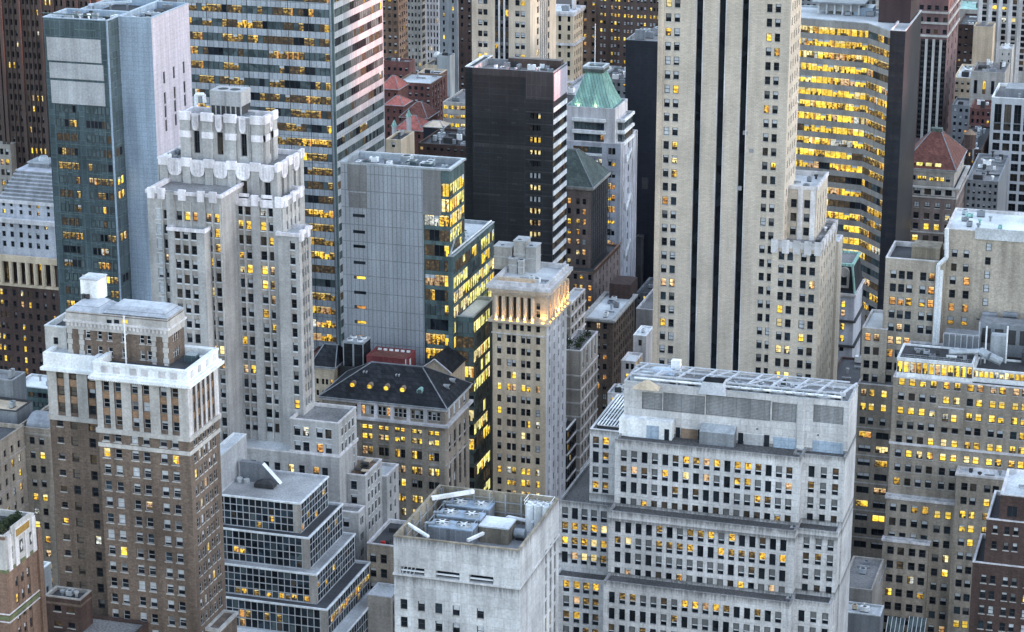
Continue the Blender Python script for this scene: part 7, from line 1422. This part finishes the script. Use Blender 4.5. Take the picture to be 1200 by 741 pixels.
def pieces(mb):
    """the separate pieces of a mesh: faces that share a corner or whose boxes touch"""
    par = list(range(len(mb.f)))
    def find(i):
        while par[i] != i: par[i] = par[par[i]]; i = par[i]
        return i
    at = {}
    for k, f in enumerate(mb.f):
        for i in f:
            key = tuple(round(c, 3) for c in mb.v[i]); j = at.setdefault(key, k); a, b_ = find(k), find(j)
            if a != b_: par[a] = b_
    groups = {}
    for k in range(len(mb.f)): groups.setdefault(find(k), []).append(k)
    G = list(groups.values()); B = []
    for gset in G:
        pts = np.array([mb.v[i] for k in gset for i in mb.f[k]]); B.append((pts.min(0)-.04, pts.max(0)+.04))
    own = list(range(len(G)))
    def f2(i):
        while own[i] != i: i = own[i]
        return i
    for i in range(len(G)):
        for j in range(i):
            if (B[i][0] <= B[j][1]).all() and (B[j][0] <= B[i][1]).all(): own[f2(i)] = f2(j)
    res = {}
    for i in range(len(G)): res.setdefault(f2(i), []).extend(G[i])
    out = []
    for ks in res.values():
        o = MB()
        for k in ks: o.face([mb.v[i] for i in mb.f[k]], mb.mats[mb.m[k]])
        out.append(o)
    return out
def build_split(nm, mb, root, c):
    if nm not in SPLIT or len(mb.f) > 2600: return mb.build(nm, root, c)
    ps = pieces(mb)
    if len(ps) > 100: return mb.build(nm, root, c)
    return [p.build(nm, root, c) for p in ps][0]
NW = 0
def finish(b):
    global NW
    c = ((b.masses[0].X0+b.masses[0].X1)/2, (b.masses[0].Y0+b.masses[0].Y1)/2, 0)
    root = empty(b.name, c, b.label, b.cat, b.group); wins = []; rng = b.rng
    for m in b.masses:
        n = len(m.P); mb = MB(); spm = MB(); own = ALLM.index(m) if n != 4 or m.P[0][1] != m.P[1][1] else -1
        for e in range(n):
            a, u, nn, L = edge(m, e); wm = m.wallmats.get(e, m.wall)
            def quad(u0, u1, z0, z1, mat=wm, o=0., tgt=mb):
                p, q = a+u*u0+nn*o, a+u*u1+nn*o; tgt.face([(p.x, p.y, z0), (q.x, q.y, z0), (q.x, q.y, z1), (p.x, p.y, z1)], mat)
            op = []
            for zo in [z for z in m.zones if z['e'] == e]:
                w, h, r = zo['w'], zo['h'], zo['r']; us = [x for x in zo['us'] if w/2 < x+.01 and x+w/2 < L+.01]; zs = [z for z in zo['zs'] if z+h/2 < m.Z1-.02 and z-h/2 > m.Z0+.3]
                if not us or not zs: continue
                ang = math.atan2(u.y, u.x); pts = []; ids = []
                for iz, z in enumerate(zs):
                    for iu, x in enumerate(us): p = a+u*x+nn*1.0; pts.append((p.x, p.y, z)); ids.append((iz, iu))
                v0 = seen(pts, EYES[0], own); va = v0.copy()
                for ey in EYES[1:]: va |= seen(pts, ey, own)
                inframe = []
                for p in pts: px, py, d = proj(*p); inframe.append((-70 < px < 1270 and -70 < py < 800, 0 < px < 1200 and 0 < py < 741, d))
                keep = {}
                for k, i_ in enumerate(ids):
                    if va[k] and inframe[k][0]: keep[i_] = (v0[k] and inframe[k][1], inframe[k][2])
                if not keep: continue
                zall = zo['zs']
                for iz, z in enumerate(zs):
                    row = [iu for iu in range(len(us)) if (iz, iu) in keep]
                    if not row: continue
                    ri = zall.index(z); pl = zo['litp']*rng.uniform(.5, 1.5)
                    if zo['rowlit'] and ri in zo['rowlit']: pl = zo['rowlit'][ri]
                    last = False; runm = None
                    for iu in row:
                        pv = min(1, pl*1.25) if last else pl*(.85 if pl < 1 else 1)
                        if zo['join'] and iu % 4 and runm is not None and rng.random() < .55: var = runm
                        elif rng.random() < pv: var = pick(rng, zo['litmix']); last = True
                        else: var = pick(rng, zo['mix']); last = False
                        runm = var
                        p = a+u*us[iu]-nn*(r-.02); vis, d = keep[(iz, iu)]
                        wins.append((w*h/d/d*(1 if vis else 0), vis, (p.x, p.y, z), ang, (w-(0 if not zo['join'] else .02), h, zo['kind'], var, zo['frame'], zo['sill'], rng.randrange(7) if var in LITV else 0), zo['name']))
                    if not zo['span']:
                        if zo['join']: op.append((us[row[0]]-w/2, us[row[-1]]+w/2, z-h/2, z+h/2, r))
                        else: op += [(us[iu]-w/2, us[iu]+w/2, z-h/2, z+h/2, r) for iu in row]
                if zo['span']:
                    for iu, x in enumerate(us):
                        rz = [iz for iz in range(len(zs)) if (iz, iu) in keep]
                        if not rz: continue
                        zt, zb = zs[rz[0]]+h/2, zs[rz[-1]]-h/2; op.append((x-w/2, x+w/2, zb, zt, r))
                        for i in range(rz[0], rz[-1]): quad(x-w/2, x+w/2, zs[i+1]+h/2, zs[i]-h/2, zo['span'][0], -zo['span'][1], spm)
                    for iu, x in enumerate(us): pass
            # wall with the openings left out, in horizontal strips
            lv = sorted({m.Z0, m.Z1} | {round(v, 4) for o in op for v in o[2:4]})
            for z0, z1 in zip(lv, lv[1:]):
                zm = (z0+z1)/2; cur = 0.0
                for o in sorted([o for o in op if o[2] < zm < o[3]]):
                    if o[0] > cur+1e-4: quad(cur, o[0], z0, z1)
                    cur = max(cur, o[1])
                if cur < L-1e-4: quad(cur, L, z0, z1)
            for u0, u1, z0, z1, r in op:
                p, q = a+u*u0, a+u*u1; pi, qi = p-nn*r, q-nn*r
                mb.face([(p.x, p.y, z0), (q.x, q.y, z0), (qi.x, qi.y, z0), (pi.x, pi.y, z0)], wm); mb.face([(pi.x, pi.y, z1), (qi.x, qi.y, z1), (q.x, q.y, z1), (p.x, p.y, z1)], wm)
                mb.face([(p.x, p.y, z0), (pi.x, pi.y, z0), (pi.x, pi.y, z1), (p.x, p.y, z1)], wm); mb.face([(qi.x, qi.y, z0), (q.x, q.y, z0), (q.x, q.y, z1), (qi.x, qi.y, z1)], wm)
        mb.build('wall', root, c)
        if spm.f: build_split('spandrel', spm, root, c)
        rb = MB()
        if m.par > 0:
            Q = inset(m.P, m.part); zr_ = m.Z1-m.par; rb.face([(*p, zr_) for p in Q], m.roof); rb.build('roof', root, c)
            pb = MB(); O = inset(m.P, -.06); top = m.Z1+.03
            for i in range(n):
                j = (i+1) % n; pb.face([(*O[i], m.Z1-.22), (*O[j], m.Z1-.22), (*O[j], top), (*O[i], top)], m.parm); pb.face([(*O[i], top), (*O[j], top), (*Q[j], top), (*Q[i], top)], m.parm); pb.face([(*Q[j], zr_), (*Q[i], zr_), (*Q[i], top), (*Q[j], top)], m.parm)
            pb.build('parapet', root, c)
        else:
            rb.face([(*p, m.Z1) for p in m.P], m.roof); rb.build('roof', root, c)
    # windows: the hundred that show largest are parts of their own, the rest one piece
    wins.sort(key=lambda t: -t[0]); NW += len(wins); rest = MB(); nmain = 0; byname = {}
    for size, vis, p, ang, key, nm in wins:
        ent = wmesh(*key); byname[nm] = byname.get(nm, 0)
        if size > 0 and byname[nm] < 100:
            byname[nm] += 1
            if ent[1] is None: ent[1] = ent[0].mesh('window')
            o = bpy.data.objects.new(nm, ent[1]); o.location = (p[0]-c[0], p[1]-c[1], p[2]); o.rotation_euler = (0, 0, ang); o.parent = root; C.collection.objects.link(o)
        else:
            ca, sa = math.cos(ang), math.sin(ang); k = len(rest.v); src = ent[0]
            rest.v += [(p[0]+x*ca-y*sa, p[1]+x*sa+y*ca, p[2]+z) for x, y, z in src.v]
            mi = [rest.mi(mm) for mm in src.mats]; rest.f += [tuple(i+k for i in f) for f in src.f]; rest.m += [mi[i] for i in src.m]
    if rest.f: tag(rest.build('window', root, c), kind='stuff')
    objs = []
    for nm, xb, par, lab in b.extra:
        if not xb.f: objs.append(None); continue
        o = build_split(nm, xb, root, c) if par is None else xb.build(nm, objs[par], c); objs.append(o)
        if lab: o['label'] = lab
for b in BLD: finish(b)
print('buildings', len(BLD), 'windows', NW, 'objects', len(bpy.data.objects), 'faces', sum(len(m.polygons) for m in bpy.data.meshes))
